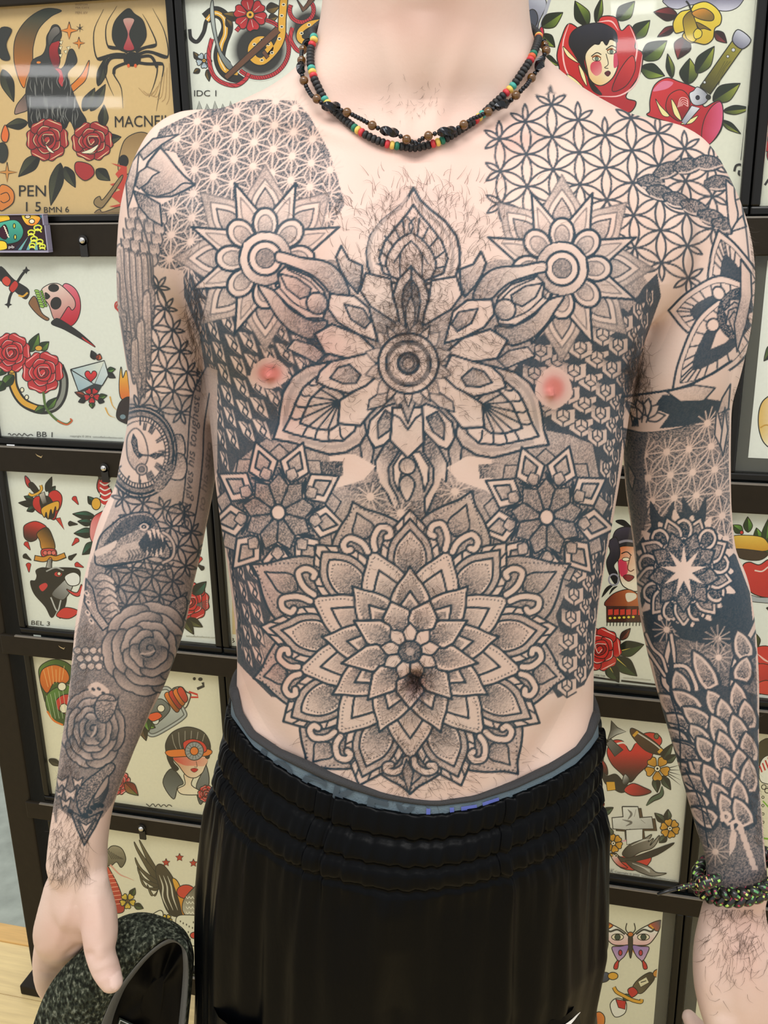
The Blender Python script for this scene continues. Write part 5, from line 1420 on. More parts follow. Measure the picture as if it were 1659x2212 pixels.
NS = 420
THS = np.linspace(0, 2 * math.pi, NS, endpoint=False)
_sv = TROWS; rs = np.random.RandomState(8)
zs_top = np.interp(THS, np.append(TH, 2 * math.pi), np.append(z_sh, z_sh[0]))
SR = rows_of(SHORTS, VS + .005, 2.35)
ph = rs.rand(60) * 6.28; am = rs.rand(60)
wave = lambda fr: sum(am[k] * np.sin(THS * f + ph[k]) for k, f in enumerate(fr)) / len(fr) * 1.6
gath = wave((61, 67, 74, 79, 85, 92, 98, 103, 111, 118, 127, 134)); fold = wave((5, 8, 11, 14, 19, 23, 31, 37)); fold2 = wave((9, 13, 17, 26, 29, 44, 53))
gk = np.interp(THS, np.sort(rs.rand(60)) * 6.28, rs.rand(60))
rings = []
z_end = .70
TT = np.concatenate([np.linspace(0, .28, 40), np.linspace(.29, 1, 50)])
for t in TT:
    zz = zs_top * (1 - t) + z_end * t
    TROWS = SR; base = torso_ring(0, 0, NS, zz)
    TROWS = _sv; tr = torso_ring(0, .0080, NS, zz)
    t0, t = t, t * 1.27; k = np.clip(t / .22, 0, 1); k = k * k * (3 - 2 * k)
    q = tr * (1 - k) + base * k
    cen = np.array([q[:, 0].mean(), VS, 0]); rad = q - cen; rad[:, 2] = 0; rad /= np.linalg.norm(rad, axis=1)[:, None]
    b1 = sum(math.exp(-((t - c) / .011) ** 2) for c in (.105, .205, .30))                   # channel seams of the waistband
    puff = .0019 * abs(math.sin(math.pi * min(t, .305) / .1017)) ** .7
    gat = .0115 * gath * (1 if t < .31 else math.exp(-(t - .31) / .09)) * (.35 + .65 * gk)
    fo = .0125 * fold * np.clip((t - .22) / .5, 0, 1) + .010 * fold2 * np.clip((t - .25) / .15, 0, 1) * math.exp(-max(0, t - .35) / .35)
    crease = -.010 * np.exp(-((THS - 1.60) / .05) ** 2) * np.clip((t - .55) / .3, 0, 1)
    pin = np.clip((t0 - .72) / .28, 0, 1) ** 2 * .12
    q[:, 1] = VS + (q[:, 1] - VS) * (1 - pin * np.exp(-(np.cos(THS) / .42) ** 2))
    q = q + rad * (-.003 * b1 + puff + gat + fo + crease)[:, None]
    rings.append(q)
inner = [r0 + (np.array([r0[:, 0].mean(), VS, 0]) - r0) * np.array([.035, .035, 0]) for r0 in (rings[2], rings[0])]
sh = MB(); sh.loft(inner + rings, cap=False)
last = rings[-1]; half = NS // 2
for s in (-1, 1):                                    # the legs of the shorts, below the frame
    u0 = last[:, 0].mean() + s * (last[:, 0].max() - last[:, 0].min()) * .25
    prev = []
    for z, a, b in ((.76, .078, .100), (.68, .086, .112), (.60, .094, .114), (.50, .097, .116)):
        r = 1 + .05 * np.sin(np.linspace(0, 2 * math.pi, 48, endpoint=False) * 7 + s)
        prev.append(np.stack([u0 + s * .01 + a * r * np.cos(np.linspace(0, 2 * math.pi, 48, endpoint=False)), VS + .005 - b * r * np.sin(np.linspace(0, 2 * math.pi, 48, endpoint=False)), np.full(48, z)], -1))
    sh.loft(prev, cap=False)
shorts_bvh = BVHTree.FromPolygons([Vector(v) for v in sh.v], sh.f)
sh.v = uvz2w(sh.v).tolist()


def satin(name, rgb, rough, bump):
    m, N, L, b = newmat(name)
    b.inputs['Base Color'].default_value = srgb(*rgb); b.inputs['Roughness'].default_value = rough; b.inputs['Specular IOR Level'].default_value = .09
    b.inputs['Sheen Weight'].default_value = .0; b.inputs['Sheen Roughness'].default_value = .5
    tc = N.new('ShaderNodeTexCoord'); mp = N.new('ShaderNodeMapping'); mp.inputs['Scale'].default_value = (1, 1, .25); nz = N.new('ShaderNodeTexNoise'); nz.inputs['Scale'].default_value = 90; nz.inputs['Detail'].default_value = 5
    L.new(tc.outputs['Object'], mp.inputs['Vector']); L.new(mp.outputs['Vector'], nz.inputs['Vector'])
    bp = N.new('ShaderNodeBump'); bp.inputs['Strength'].default_value = bump; bp.inputs['Distance'].default_value = .002
    L.new(nz.outputs['Fac'], bp.inputs['Height']); L.new(bp.outputs['Normal'], b.inputs['Normal'])
    return m


shorts = sh.build('shorts', satin('black_satin', (3, 4, 6), .36, .35), person, True)
shorts['label'] = 'black satin shorts with a gathered elastic waistband'
lg = MB(); decal(lg, shorts_bvh, [(1253.5, 2186.5), (1246, 2194), (1236, 2205), (1222, 2217), (1204, 2228), (1190, 2230)], 3, .0012, [1.2, 3.2, 5.5, 9, 14, 6])
lg.build('logo', simple('white_print', (240, 240, 238), .6, 0, .03, 300), shorts)['label'] = 'white tick-shaped logo'

# ------------------------------------------------------------------ necklaces
ORD = lambda P: np.concatenate([[0], np.cumsum(np.linalg.norm(np.diff(P, axis=0), axis=1))])


def on_body(pts, lift):
    out = []
    for x, y in crom(pts, 6):
        h, n = ray(BODY_BVH, x, y)
        if h is None or h[1] > .84: continue
        out.append(h + n * lift)
    return np.array(out)


def round_neck(front, lift):
    """closes a front path around the back of the neck"""
    a, b = front[-1], front[0]; out = []
    for t in np.linspace(0, 1, 30):
        z = a[2] * (1 - t) + b[2] * t + .004 + .03 * math.sin(math.pi * t)
        r = torso_ring(z, lift, 96)
        ang = math.pi + math.pi * t                  # from one side round the back to the other
        out.append(r[int(round(ang / (2 * math.pi) * 96)) % 96])
    P = np.vstack([front, out, front[:1]])
    for _ in range(2): P[1:-1] = (P[:-2] + 2 * P[1:-1] + P[2:]) / 4
    return clear_of(P, lift)


def clear_of(P, lift):
    for i in range(len(P)):
        h, n, _, _ = BODY_BVH.find_nearest(Vector(P[i])); h, n = np.array(h), np.array(n); d = (P[i] - h) @ n
        if d < lift: P[i] = h + n * lift
    return P


def bead_mesh(name, r, h, n=14, flat=.55, facets=0):
    """a bead with its hole along z: r radius, h half thickness"""
    prof = [(.28 * r, -h), (.7 * r, -h * .98), (.93 * r, -h * flat), (r, 0), (.93 * r, h * flat), (.7 * r, h * .98), (.28 * r, h)] if flat > .52 else [(r * math.sin(a), -h * math.cos(a)) for a in (.25, .6, 1.0, 1.3, 1.57, 1.84, 2.14, 2.54, 2.9)]
    mb = MB(); mb.loft([np.array([(q * math.cos(t), q * math.sin(t), z) for t in np.linspace(0, 2 * math.pi, n, endpoint=False)]) for q, z in prof])
    return mb.mesh(name, True)


def twist_bead(name, r, h):
    mb = MB(); rg = []
    for i, z in enumerate(np.linspace(-h, h, 9)):
        q = r * (math.sin(math.pi * (i + .6) / 9.2) ** .55); tw = z / h * 1.1
        rg.append(np.array([(q * math.cos(t + tw) * (1 if k % 2 else .72), q * math.sin(t + tw) * (1 if k % 2 else .72), z) for k, t in enumerate(np.linspace(0, 2 * math.pi, 8, endpoint=False))]))
    mb.loft(rg); return mb.mesh(name)


def string_bead(name, mesh, mat, parent, pos, tang):
    o = bpy.data.objects.new(name, mesh); COL.objects.link(o); o.parent = parent
    if not mesh.materials: mesh.materials.append(mat)
    o.matrix_world = Matrix.Translation(Vector(pos)) @ Vector(tang).to_track_quat('Z', 'Y').to_matrix().to_4x4()
    return o


N1 = [(1148, 49), (1153, 66), (1153, 87), (1147.7, 112), (1138.7, 134), (1122, 159), (1100.7, 190), (1081, 211.5), (1053.7, 240.5), (1030, 264), (1008.5, 280), (981, 298), (954, 312), (927, 319), (900, 322), (880, 323), (850, 321), (830, 316.6), (807.7, 307), (785.5, 297),
      (766.5, 286), (747.6, 271), (728.6, 251), (709.6, 229), (698.5, 208), (690.6, 190), (683, 171), (679, 150), (678, 134), (681, 109), (692, 82)]
path = on_body(N1, .0036); loop = round_neck(path, .0036); loop1 = loop; s = ORD(loop)
neck1 = empty('bead_necklace'); tag(neck1, 'necklace of matte black beads with red, yellow and green accents', 'necklace')
bm_n = bead_mesh('bead', .00285, .00155)
b_mats = {k: simple('bead_' + k, c, .55, 0, .12, 300, .15) for k, c in dict(black=(30, 31, 33), green=(28, 112, 88), teal=(64, 160, 148), yellow=(222, 188, 92), red=(196, 52, 60), orange=(205, 92, 52)).items()}
b_mesh = {}
for k, m in b_mats.items(): b_mesh[k] = bm_n.copy(); b_mesh[k].materials.append(m)
pos = [np.array([np.interp(t, s, loop[:, i]) for i in range(3)]) for t in np.arange(0, s[-1] - .002, .00325)]
bpx = [cam_uvz_px(p[None])for p in pos]; bpx = np.array([(a[0], b[0]) for a, b in bpx]); nfront = np.searchsorted(np.arange(0, s[-1] - .002, .00325), ORD(path)[-1])
kinds = ['black'] * len(pos)
for (x, y), trio in (((1152, 72), ('green', 'yellow', 'orange')), ((1144, 122), ('green', 'orange', 'red')), ((1097, 194), ('teal', 'yellow', 'red')), ((1035, 257), ('teal', 'yellow', 'red')), ((953, 313), ('green', 'yellow', 'red')), ((845, 321), ('green', 'yellow', 'red')),
                     ((770, 289), ('red', 'yellow', 'green')), ((704, 220), ('red', 'yellow', 'teal')), ((680, 156), ('red', 'yellow', 'teal')), ((687, 92), ('red', 'yellow', 'teal'))):
    i = int(np.argmin(np.hypot(bpx[:nfront, 0] - x, bpx[:nfront, 1] - y)))
    for j, k in enumerate(trio):
        if 0 <= i - 1 + j < len(kinds): kinds[i - 1 + j] = k
for i in range(len(pos)):
    a, b = pos[max(i - 1, 0)], pos[min(i + 1, len(pos) - 1)]
    string_bead('bead', b_mesh[kinds[i]], None, neck1, uvz2w(pos[i]), uvz2w(b - a))
cordm = simple('necklace_cord', (20, 20, 20), .8)
cd = MB(); cd.tube(uvz2w(loop), .0006, 6); cd.build('cord', cordm, neck1, True)
N2 = [(1162, 70), (1166, 85), (1169, 98), (1164, 116), (1157, 141), (1146, 166), (1126, 186), (1111, 206), (1096, 228), (1067, 253), (1039, 276), (1018, 287), (1003, 296), (975, 306), (940, 308), (911, 310), (887, 312), (860, 310), (830, 305), (806, 297), (780, 286), (752, 272), (722, 258), (700, 246), (690, 230), (677, 213), (667, 187), (662, 163), (660, 142), (661, 123), (670, 98)]
path = on_body(N2, .0040); loop = round_neck(path, .0040)
for i in range(len(loop)):                       # where the strings cross, this one rides over the other
    d = np.linalg.norm(loop1 - loop[i], axis=1).min(); h, n, _, _ = BODY_BVH.find_nearest(Vector(loop[i]))
    if d < .0075: loop[i] = loop[i] + np.array(n) * .0062 * min(1, (.0075 - d) / .002); s = ORD(loop)
neck2 = empty('stone_necklace'); tag(neck2, 'necklace of shiny hematite twists and brown tiger eye balls', 'necklace')
m_hem = simple('hematite', (40, 42, 46), .12, .75, .1, 60, 0, .8); m_tig = simple('tiger_eye', (96, 62, 20), .12, 0, .6, 260, 0, .8)
ms_hem, ms_tig, ms_sm = twist_bead('twist_bead', .0036, .0064), bead_mesh('tiger_bead', .0031, .0030, 16, .5), bead_mesh('small_bead', .0016, .0012, 10)
ms_hem.materials.append(m_hem); ms_tig.materials.append(m_tig); ms_sm.materials.append(m_hem)
t = .001; seq = [('twist_bead', ms_hem, .0068), ('small_bead', ms_sm, .0013), ('tiger_bead', ms_tig, .0031)] + [('small_bead', ms_sm, .00125)] * 6 + [('tiger_bead', ms_tig, .0031), ('small_bead', ms_sm, .0013)]; i = 3
while t < s[-1] - .006:
    nm, me, hh = seq[i % len(seq)]; t += hh
    p = np.array([np.interp(t, s, loop[:, k]) for k in range(3)]); q = np.array([np.interp(t + .001, s, loop[:, k]) for k in range(3)])
    string_bead(nm, me, None, neck2, uvz2w(p), uvz2w(q - p)); t += hh; i += 1
cd = MB(); cd.tube(uvz2w(loop), .0005, 6); cd.build('cord', cordm, neck2, True)

# ------------------------------------------------------------------ bracelet on the photo-right wrist
wr0, wr1 = px2uvz(1526, 1906, .735), px2uvz(1662, 1872, .735)
wc, wa = (wr0 + wr1) / 2, (wr1 - wr0) / 2
brace = empty('cord_bracelet'); tag(brace, 'braided black cord bracelet with green and red glints around the wrist', 'bracelet')
vax = np.array([0.0, 1.0, -.12]); RWU, RWV = np.linalg.norm(wa) + .0068, .032
ring = lambda t: wc + wa / np.linalg.norm(wa) * RWU * np.cos(t) - vax * RWV * np.sin(t)
GL = [srgb(150, 210, 96), srgb(200, 220, 110), srgb(86, 150, 90), srgb(176, 48, 84), srgb(120, 40, 60)]


def glint_tube(path, rad, n, name, parent, mat, seed):
    rr = random.Random(seed); mb = MB(); mb.tube(path, rad, n); cs = []
    for i, f in enumerate(mb.f):
        cs.append(GL[rr.randrange(5)] if (i // n // 2 + (i % n) * 2) % 5 == 0 and rr.random() < .85 else srgb(20, 22, 20))
    mb.c = cs
    return mb.build(name, mat, parent, True)


m_cord = vcol_mat('glint_cord', .28, .6)
for k in range(3):
    ts = np.linspace(0, 2 * math.pi, 330); pts = []
    for t in ts:
        c = ring(t); out = (c - wc); out /= np.linalg.norm(out); p = t * 9 + k * 2.0944
        pts.append(uvz2w(c + out * (.0022 * math.sin(2 * p)) + np.array([0, 0, 1.0]) * .0058 * math.sin(p)))
    glint_tube(pts, .0036, 12, 'strand', brace, m_cord, k)
tipc = crom([px2uvz(1530, 1908, .702), px2uvz(1508, 1908, .700), px2uvz(1488, 1913, .698), px2uvz(1463, 1919, .697)], 16)
glint_tube(uvz2w(tipc), .0022, 9, 'cord_end', brace, m_cord, 9)
ag = MB(); ag.tube(uvz2w(np.array([px2uvz(1464, 1918.5, .697), px2uvz(1442, 1925, .696), px2uvz(1420, 1932, .695)])), [.0017, .0016, .0013], 10); ag.build('cord_tip', simple('black_plastic', (20, 20, 22), .25), brace, True)['label'] = 'smooth black cord tip'
kn = MB(); p, r = chain([(1506, 1914, .702), (1516, 1910, .699), (1530, 1905, .698), (1548, 1899, .698)], [4.2, 5.6, 5.8, 4.5], 12); p, r, _ = round_ends(p, r); glint_tube(uvz2w(p), r, 12, 'knot', brace, m_cord, 5)

# ------------------------------------------------------------------ the cap in the photo-left hand
ST = [((210, 2240), (62, 2260)), ((240, 2160), (92, 2158)), ((270, 2115), (136, 2090)), ((305, 2072), (198, 2036)), ((338, 2042), (248, 1990)), ((365, 2026), (300, 1975)), ((386, 2022), (352, 1985)), ((403, 2034), (398, 2012)), ((408, 2060), (418, 2054)),
      ((408, 2120), (416, 2114)), ((396, 2250), (403, 2250)), ((378, 2380), (388, 2420)), ((340, 2430), (330, 2500)), ((240, 2370), (150, 2430)), ((205, 2300), (75, 2345))]
cap = empty('tweed_cap'); tag(cap, 'dark green tweed cap with a black lining held in one hand', 'cap')
DV = [.747, .745, .747, .752, .768] + [.772] * 2 + [.766, .762, .758, .758, .758, .76, .755, .75]                     # depth of the outer edge, station by station
A3 = crom([px2uvz(*a, d - (.007 if d < .76 else .019)) for (a, b), d in zip(ST, DV)], 8, True); B3 = crom([px2uvz(*b, d) for (a, b), d in zip(ST, DV)], 8, True)
cen = A3.mean(0); rr = [A3]
for t in (.12, .3, .5, .7, .88):
    bul = np.array([0, -.013 * math.sin(math.pi * t) ** .8, 0]); rr.append(A3 * (1 - t) + B3 * t + bul)
rr.append(B3); BC = B3.mean(0)
for t, dv in ((.04, .008), (.16, .014), (.40, .018), (.75, .020)): rr.append(B3 * (1 - t) + BC * t + np.array([0, dv, 0]))
cm = MB(); cm.loft([uvz2w(r) for r in rr], cap=False); n = len(A3); cm.f.append(tuple(len(cm.v) - n + i for i in range(n))); cm.c.append(None)


def tweed():
    m, N, L, b = newmat('tweed')
    tc = N.new('ShaderNodeTexCoord'); vo = N.new('ShaderNodeTexVoronoi'); vo.inputs['Scale'].default_value = 260; n1 = N.new('ShaderNodeTexNoise'); n1.inputs['Scale'].default_value = 330; n1.inputs['Detail'].default_value = 3
    mp = N.new('ShaderNodeMapping'); mp.inputs['Scale'].default_value = (1, 1, .55); L.new(tc.outputs['Object'], mp.inputs['Vector'])
    L.new(mp.outputs['Vector'], vo.inputs['Vector']); L.new(mp.outputs['Vector'], n1.inputs['Vector'])
    rp = N.new('ShaderNodeValToRGB'); E = rp.color_ramp.elements
    E[0].position = .38; E[0].color = srgb(24, 27, 22); E[1].position = .72; E[1].color = srgb(128, 132, 116); e = E.new(.55); e.color = srgb(58, 63, 52)
    L.new(n1.outputs['Fac'], rp.inputs['Fac']); L.new(rp.outputs['Color'], b.inputs['Base Color']); b.inputs['Roughness'].default_value = .95; b.inputs['Specular IOR Level'].default_value = .15
    ad = N.new('ShaderNodeMath'); ad.operation = 'ADD'; L.new(vo.outputs['Distance'], ad.inputs[0]); L.new(n1.outputs['Fac'], ad.inputs[1])
    bp = N.new('ShaderNodeBump'); bp.inputs['Strength'].default_value = .9; bp.inputs['Distance'].default_value = .003; L.new(ad.outputs['Value'], bp.inputs['Height']); L.new(bp.outputs['Normal'], b.inputs['Normal'])
    return m


cm.build('crown', tweed(), cap, True)
sb = MB(); inn = lambda t, dv: A3 * (1 - t) + cen * t + np.array([0, dv, 0])
sb.loft([uvz2w(r) for r in (A3 + np.array([0, -.001, 0]), inn(.03, -.0015), inn(.15, .006), inn(.24, .014))], cap=False); sb.build('sweatband', simple('grey_band', (92, 92, 89), .85, 0, .15, 500, .3), cap, True)
li = MB(); ws = lambda k: .002 * np.sin(np.linspace(0, 2 * math.pi, n, endpoint=False) * k + 1.0)
lr = [inn(.23, .0125), inn(.32, .0145), inn(.5, .016), inn(.75, .017)]
for q, a in zip(lr, (0, .6, 1.2, 1.0)): q[:, 1] += ws(5) * a
li.loft([uvz2w(r) for r in lr], cap=False); li.f.append(tuple(len(li.v) - n + i for i in range(n))); li.c.append(None)
li.build('lining', satin('black_lining', (3, 3, 4), .5, .3), cap, True)
lb = MB()
q = [px2uvz(x, y, .757) for x, y in ((258, 2198), (318, 2226), (300, 2290), (240, 2262))]
lb.add([uvz2w(p) for p in q], [(0, 1, 2, 3)]); lab = lb.build('label_patch', simple('label_green', (18, 34, 28), .7, 0, .1, 200), cap)
lb = MB()
for a, b in ((0, 1), (1, 2), (2, 3), (3, 0)):
    cq = sum(q) / 4; ia, ib = q[a] * .9 + cq * .1, q[b] * .9 + cq * .1
    lb.tube([uvz2w(ia + np.array([0, -.0006, 0])), uvz2w(ib + np.array([0, -.0006, 0]))], .0004, 5)
lb.build('border', simple('label_white', (200, 205, 200), .7), lab)

# ------------------------------------------------------------------ hair
hb = MB(); hr_ = random.Random(11)


def hair(x, y, ang, L, curl_, th=.00011, free=.0):
    if y - L < 350 and y > 262: return
    pts = []
    for i in range(4):
        t = i / 3; a = ang + curl_ * t
        px, py = x + L * t * math.cos(a), y + L * t * math.sin(a)
        h, n = ray(BODY_BVH, px, py)
        if h is None or h[1] > .84:
            if not pts or not free: return
            h, n = px2uvz(px, py, pts[-1][1]), np.zeros(3)
        pts.append(h + n * (.0003 + .0022 * t * (1 - .4 * t)))
    hb.tube(uvz2w(np.array(pts)), [th, th, th * .8, th * .3], 3, cap=False)


G = hr_.gauss
for _ in range(820): hair(G(884, 44), G(680, 95), hr_.choice((1, -1)) * 1.2 + G(0, .5) + 1.57, hr_.uniform(16, 34), G(0, .8))
for _ in range(560): x = G(905, 105); hair(x, G(505, 75), -1.57 + (x - 900) / 300 + G(0, .35), hr_.uniform(18, 36), G(0, .6))
for _ in range(420): hair(G(1010, 90), G(780, 90), G(.2, .7), hr_.uniform(14, 28), G(0, .6))
for _ in range(420): hair(G(750, 90), G(780, 90), math.pi + G(-.2, .7), hr_.uniform(14, 28), G(0, .6))
for _ in range(420): x = G(890, 34); hair(x, hr_.uniform(1080, 1720), 1.57 + (890 - x) / 60 + G(0, .5), hr_.uniform(12, 24), G(0, .6))
for _ in range(200): a = hr_.uniform(0, 6.28); r = abs(G(12, 22)); hair(898 + r * math.cos(a), 1476 + r * math.sin(a), a + G(0, .6), hr_.uniform(14, 28), G(0, .9))
for _ in range(420): x = G(900, 110); hair(x, G(1640, 55), (0 if x > 890 else math.pi) + G(.35 if x > 890 else -.35, .4), hr_.uniform(14, 28), G(0, .4))
for _ in range(260): hair(G(1378, 12), G(800, 36), 1.9 + G(0, .4), hr_.uniform(24, 50), G(0, .5))
for _ in range(200): hair(G(422, 12), G(690, 50), 1.5 + G(0, .4), hr_.uniform(18, 36), G(0, .5))
for _ in range(210): hair(hr_.uniform(108, 190), hr_.uniform(1795, 1900), 1.6 + G(0, .35), hr_.uniform(16, 34), G(0, .5))
for _ in range(520): t = hr_.random(); hair(np.interp(t, [0, .3, .6, 1], [172, 155, 140, 112]) + abs(G(0, 22)) + 3, 1340 + t * 460, 2.1 + G(0, .35), hr_.uniform(12, 26), G(0, .4), .00008, 1)
for _ in range(220): hair(G(1590, 40), max(1965, G(2020, 50)), 1.9 + G(0, .5), hr_.uniform(18, 40), G(0, .6))
for _ in range(200): t = hr_.random(); hair(np.interp(t, [0, .5, 1], [1632, 1634, 1648]) - abs(G(0, 12)) - 2, 1440 + t * 380, 1.2 + G(0, .3), hr_.uniform(12, 24), G(0, .4), .00008, 1)
for _ in range(90): t = hr_.random(); hair(np.interp(t, [0, .4, 1], [1612, 1630, 1580]) - 2, 430 + t * 440, .9 + G(0, .4), hr_.uniform(12, 26), G(0, .4), .00008, 1)
for _ in range(60): hair(G(905, 50), G(220, 30), 1.57 + G(0, .5), hr_.uniform(8, 18), G(0, .5), .00006)
bh = hb.build('body_hair', simple('body_hair', (52, 38, 30), .6), person)
bh['kind'] = 'stuff'; bh['label'] = 'short dark chest, belly and arm hair'
# ------------------------------------------------------------------ what is printed on the sheets
K = (36, 34, 32); GREY = (120, 116, 112); RED = (196, 46, 46); DRED = (120, 22, 26); GOLD = (224, 166, 56); TEAL = (46, 112, 92); GREEN = (88, 120, 46); DGREEN = (30, 44, 30); ORNG = (226, 122, 46); CREAM = (238, 226, 198)
TAN, WHITE, IVORY, WARM = (214, 180, 128), (226, 226, 218), (224, 222, 208), (226, 218, 192)

# howling wolf, moon and spider on tan paper
a = Art(); DL = (46, 48, 36)
a.poly([(133, 23), (97, 19), (59, 42), (34, 80), (30, 127), (40, 169), (52, 190), (58, 170), (70, 139), (72, 101), (84, 63), (110, 36)], (52, 60, 50), (220, 120, 36), (80, 25), (50, 190))
a.poly([(193, 130), (187, 169), (170, 188), (154, 200), (140, 196), (160, 178), (178, 158)], (216, 120, 40))
for x0, y0, x1, y1, w in ((85, 335, 40, 382, 15), (60, 265, 12, 272, 12), (131, 352, 110, 444, 15), (140, 360, 163, 405, 12), (208, 366, 238, 390, 13), (226, 303, 262, 296, 11), (222, 276, 225, 226, 11), (6, 150, 30, 220, 14), (212, 186, 232, 118, 10), (196, 240, 228, 182, 13), (180, 240, 205, 190, 12)): a.leaf(x0, y0, x1, y1, w, (84, 84, 58), (40, 42, 32))
a.poly([(63, 198), (48, 212), (36, 228), (32, 246), (44, 244), (60, 238), (74, 222)], (150, 120, 110), (70, 60, 56), (40, 240), (70, 200))
a.poly([(101, 80), (108, 66), (114, 55), (124, 54), (131, 63), (133, 78), (127, 93), (131, 108), (129, 131), (118, 150), (127, 152), (140, 140), (148, 112), (156, 106), (163, 116), (166, 135), (150, 152), (146, 165), (156, 194), (173, 236), (187, 264), (170, 296), (152, 262), (140, 278), (118, 258), (104, 276), (88, 258), (64, 276), (60, 236), (56, 198), (64, 160), (70, 131), (92, 118), (100, 100)], (58, 58, 56), (30, 30, 30), (120, 60), (110, 270))
a.poly([(108, 97), (120, 90), (131, 89), (126, 108), (130, 131), (124, 148), (114, 142), (106, 118)], (168, 40, 44), (110, 20, 26), (120, 90), (118, 145)); a.poly([(118, 148), (132, 150), (138, 170), (135, 188), (126, 176), (128, 160)], (190, 60, 66))
for x, y in ((132, 92), (131, 104), (131, 120), (142, 112), (148, 104)): a.poly([(x - 4, y - 2), (x + 4, y - 4), (x + 1, y + 5)], (230, 216, 180), lw=1, sm=False)
r_ = random.Random(5)
for _ in range(46):
    x, y = r_.uniform(66, 165), r_.uniform(165, 262); a.line([(x, y - 14), (x + r_.uniform(-4, 4), y), (x + r_.uniform(-4, 4), y + 14)], 1.6, (128, 126, 122), taper=2)
a.ell(84, 135, 5, 3, (224, 130, 40), lw=1); a.poly([(104, 78), (114, 60), (126, 58), (130, 70), (118, 82), (106, 100)], (120, 112, 108), (60, 58, 56), (120, 58), (108, 100))
for pts in ([(276, 113), (262, 106), (234, 101), (230, 55), (253, 13)], [(272, 118), (246, 118), (211, 128), (203, 70), (224, 20)], [(274, 124), (240, 126), (226, 150), (234, 180), (246, 207)], [(278, 134), (250, 146), (246, 160), (262, 190), (266, 234)],
            [(294, 113), (310, 104), (338, 97), (322, 55), (308, 30)], [(298, 118), (322, 112), (362, 124), (356, 70), (330, 18)], [(298, 124), (326, 122), (340, 146), (334, 180), (322, 210)], [(292, 134), (318, 138), (352, 138), (348, 180), (338, 240)]):
    a.line(pts, 5.5, K, taper=1); a.line(pts[:3], 6.5, K)
a.poly([(276, 19), (249, 46), (243, 80), (255, 104), (274, 112), (298, 106), (316, 80), (310, 46), (291, 30)], (34, 36, 32)); a.poly([(266, 42), (291, 42), (280, 74), (291, 106), (267, 106), (276, 74)], (196, 150, 140), (168, 52, 60), (278, 42), (278, 106)); a.ell(286, 128, 18, 15, (30, 30, 28)); a.ell(278, 142, 3, 4, (222, 90, 40), lw=0); a.ell(293, 142, 3, 4, (222, 90, 40), lw=0)
for k in range(7): a.line([(300 + 10 * k, 190 + 6 * k), (318 + 8 * k, 206), (336 + 5 * k, 196 - 10 * k)], 1.0, (180, 146, 100))
a.star(150, 66, 19, (220, 130, 50)); a.star(171, 93, 13, (220, 130, 50)); a.star(173, 61, 9, K, 6, .12); a.star(16, 372, 22, (206, 140, 70), 4, .2)
a.rose(200, 305, 44, (176, 48, 50), (104, 28, 32), (228, 190, 150), 4, .95); a.rose(103, 302, 45, (176, 48, 50), (104, 28, 32), (228, 190, 150), 3); a.poly([(166, 350), (196, 356), (204, 376), (184, 390), (164, 372)], (170, 46, 48))
for q in ([(92, 290), (100, 312), (118, 330), (104, 324)], [(176, 330), (196, 322), (214, 312), (200, 330)]): a.poly(q, CREAM, lw=1)
a.poly([(256, 366), (264, 316), (280, 294), (312, 286), (340, 310), (340, 360), (300, 372), (276, 376)], (150, 118, 76), (190, 156, 110), (280, 290), (280, 370)); a.ell(268, 348, 10, 13, K); a.poly([(240, 352), (262, 362), (250, 376), (262, 392), (238, 398), (262, 410), (236, 420), (262, 440), (236, 446), (275, 450), (275, 360)], (198, 70, 56), None, lw=0, sm=False)
for y0, y1 in ((400, 380), (428, 446)): a.poly([(206, y0 + 30), (216, y0 + 24), (224, y0 + 30), (262, y1), (262, y1 + 12), (226, y0 + 44), (214, y0 + 48), (204, y0 + 40)], (146, 120, 84), lw=1.8)
a.poly([(0, 64), (26, 64), (14, 96), (22, 128), (0, 122)], (44, 44, 42)); a.poly([(4, 290), (12, 270), (20, 288), (16, 306), (6, 304)], (226, 110, 50)); a.poly([(0, 405), (14, 400), (30, 414), (30, 436), (14, 450), (0, 452)], (222, 130, 56)); a.line([(2, 420), (16, 416), (22, 430), (10, 438), (2, 434)], 1.8); a.ell(6, 330, 12, 22, (48, 50, 44))
a.text('MACNEIL', 249, 275, 24, K, 120, -.02); a.text('PEN', 42, 424, 24, K, 58, .0); a.text('1 5', 57, 456, 20, K, 32); a.text('BMN 6', 96, 459, 12, K, 54, -.02); a.text('BOSTON', 164, 12, 4, (150, 120, 86), 26); a.text('MA CITY', 164, 19, 4, (150, 120, 86), 30); a.text('PEN XV', 164, 30, 5, (150, 120, 86), 26); a.text('copyright © 2016', 206, 459, 3, (150, 110, 80), 50)
sheet(0, 0, a, TAN, 'tan sheet of a howling wolf, a spider and red roses, uppermost of its column')

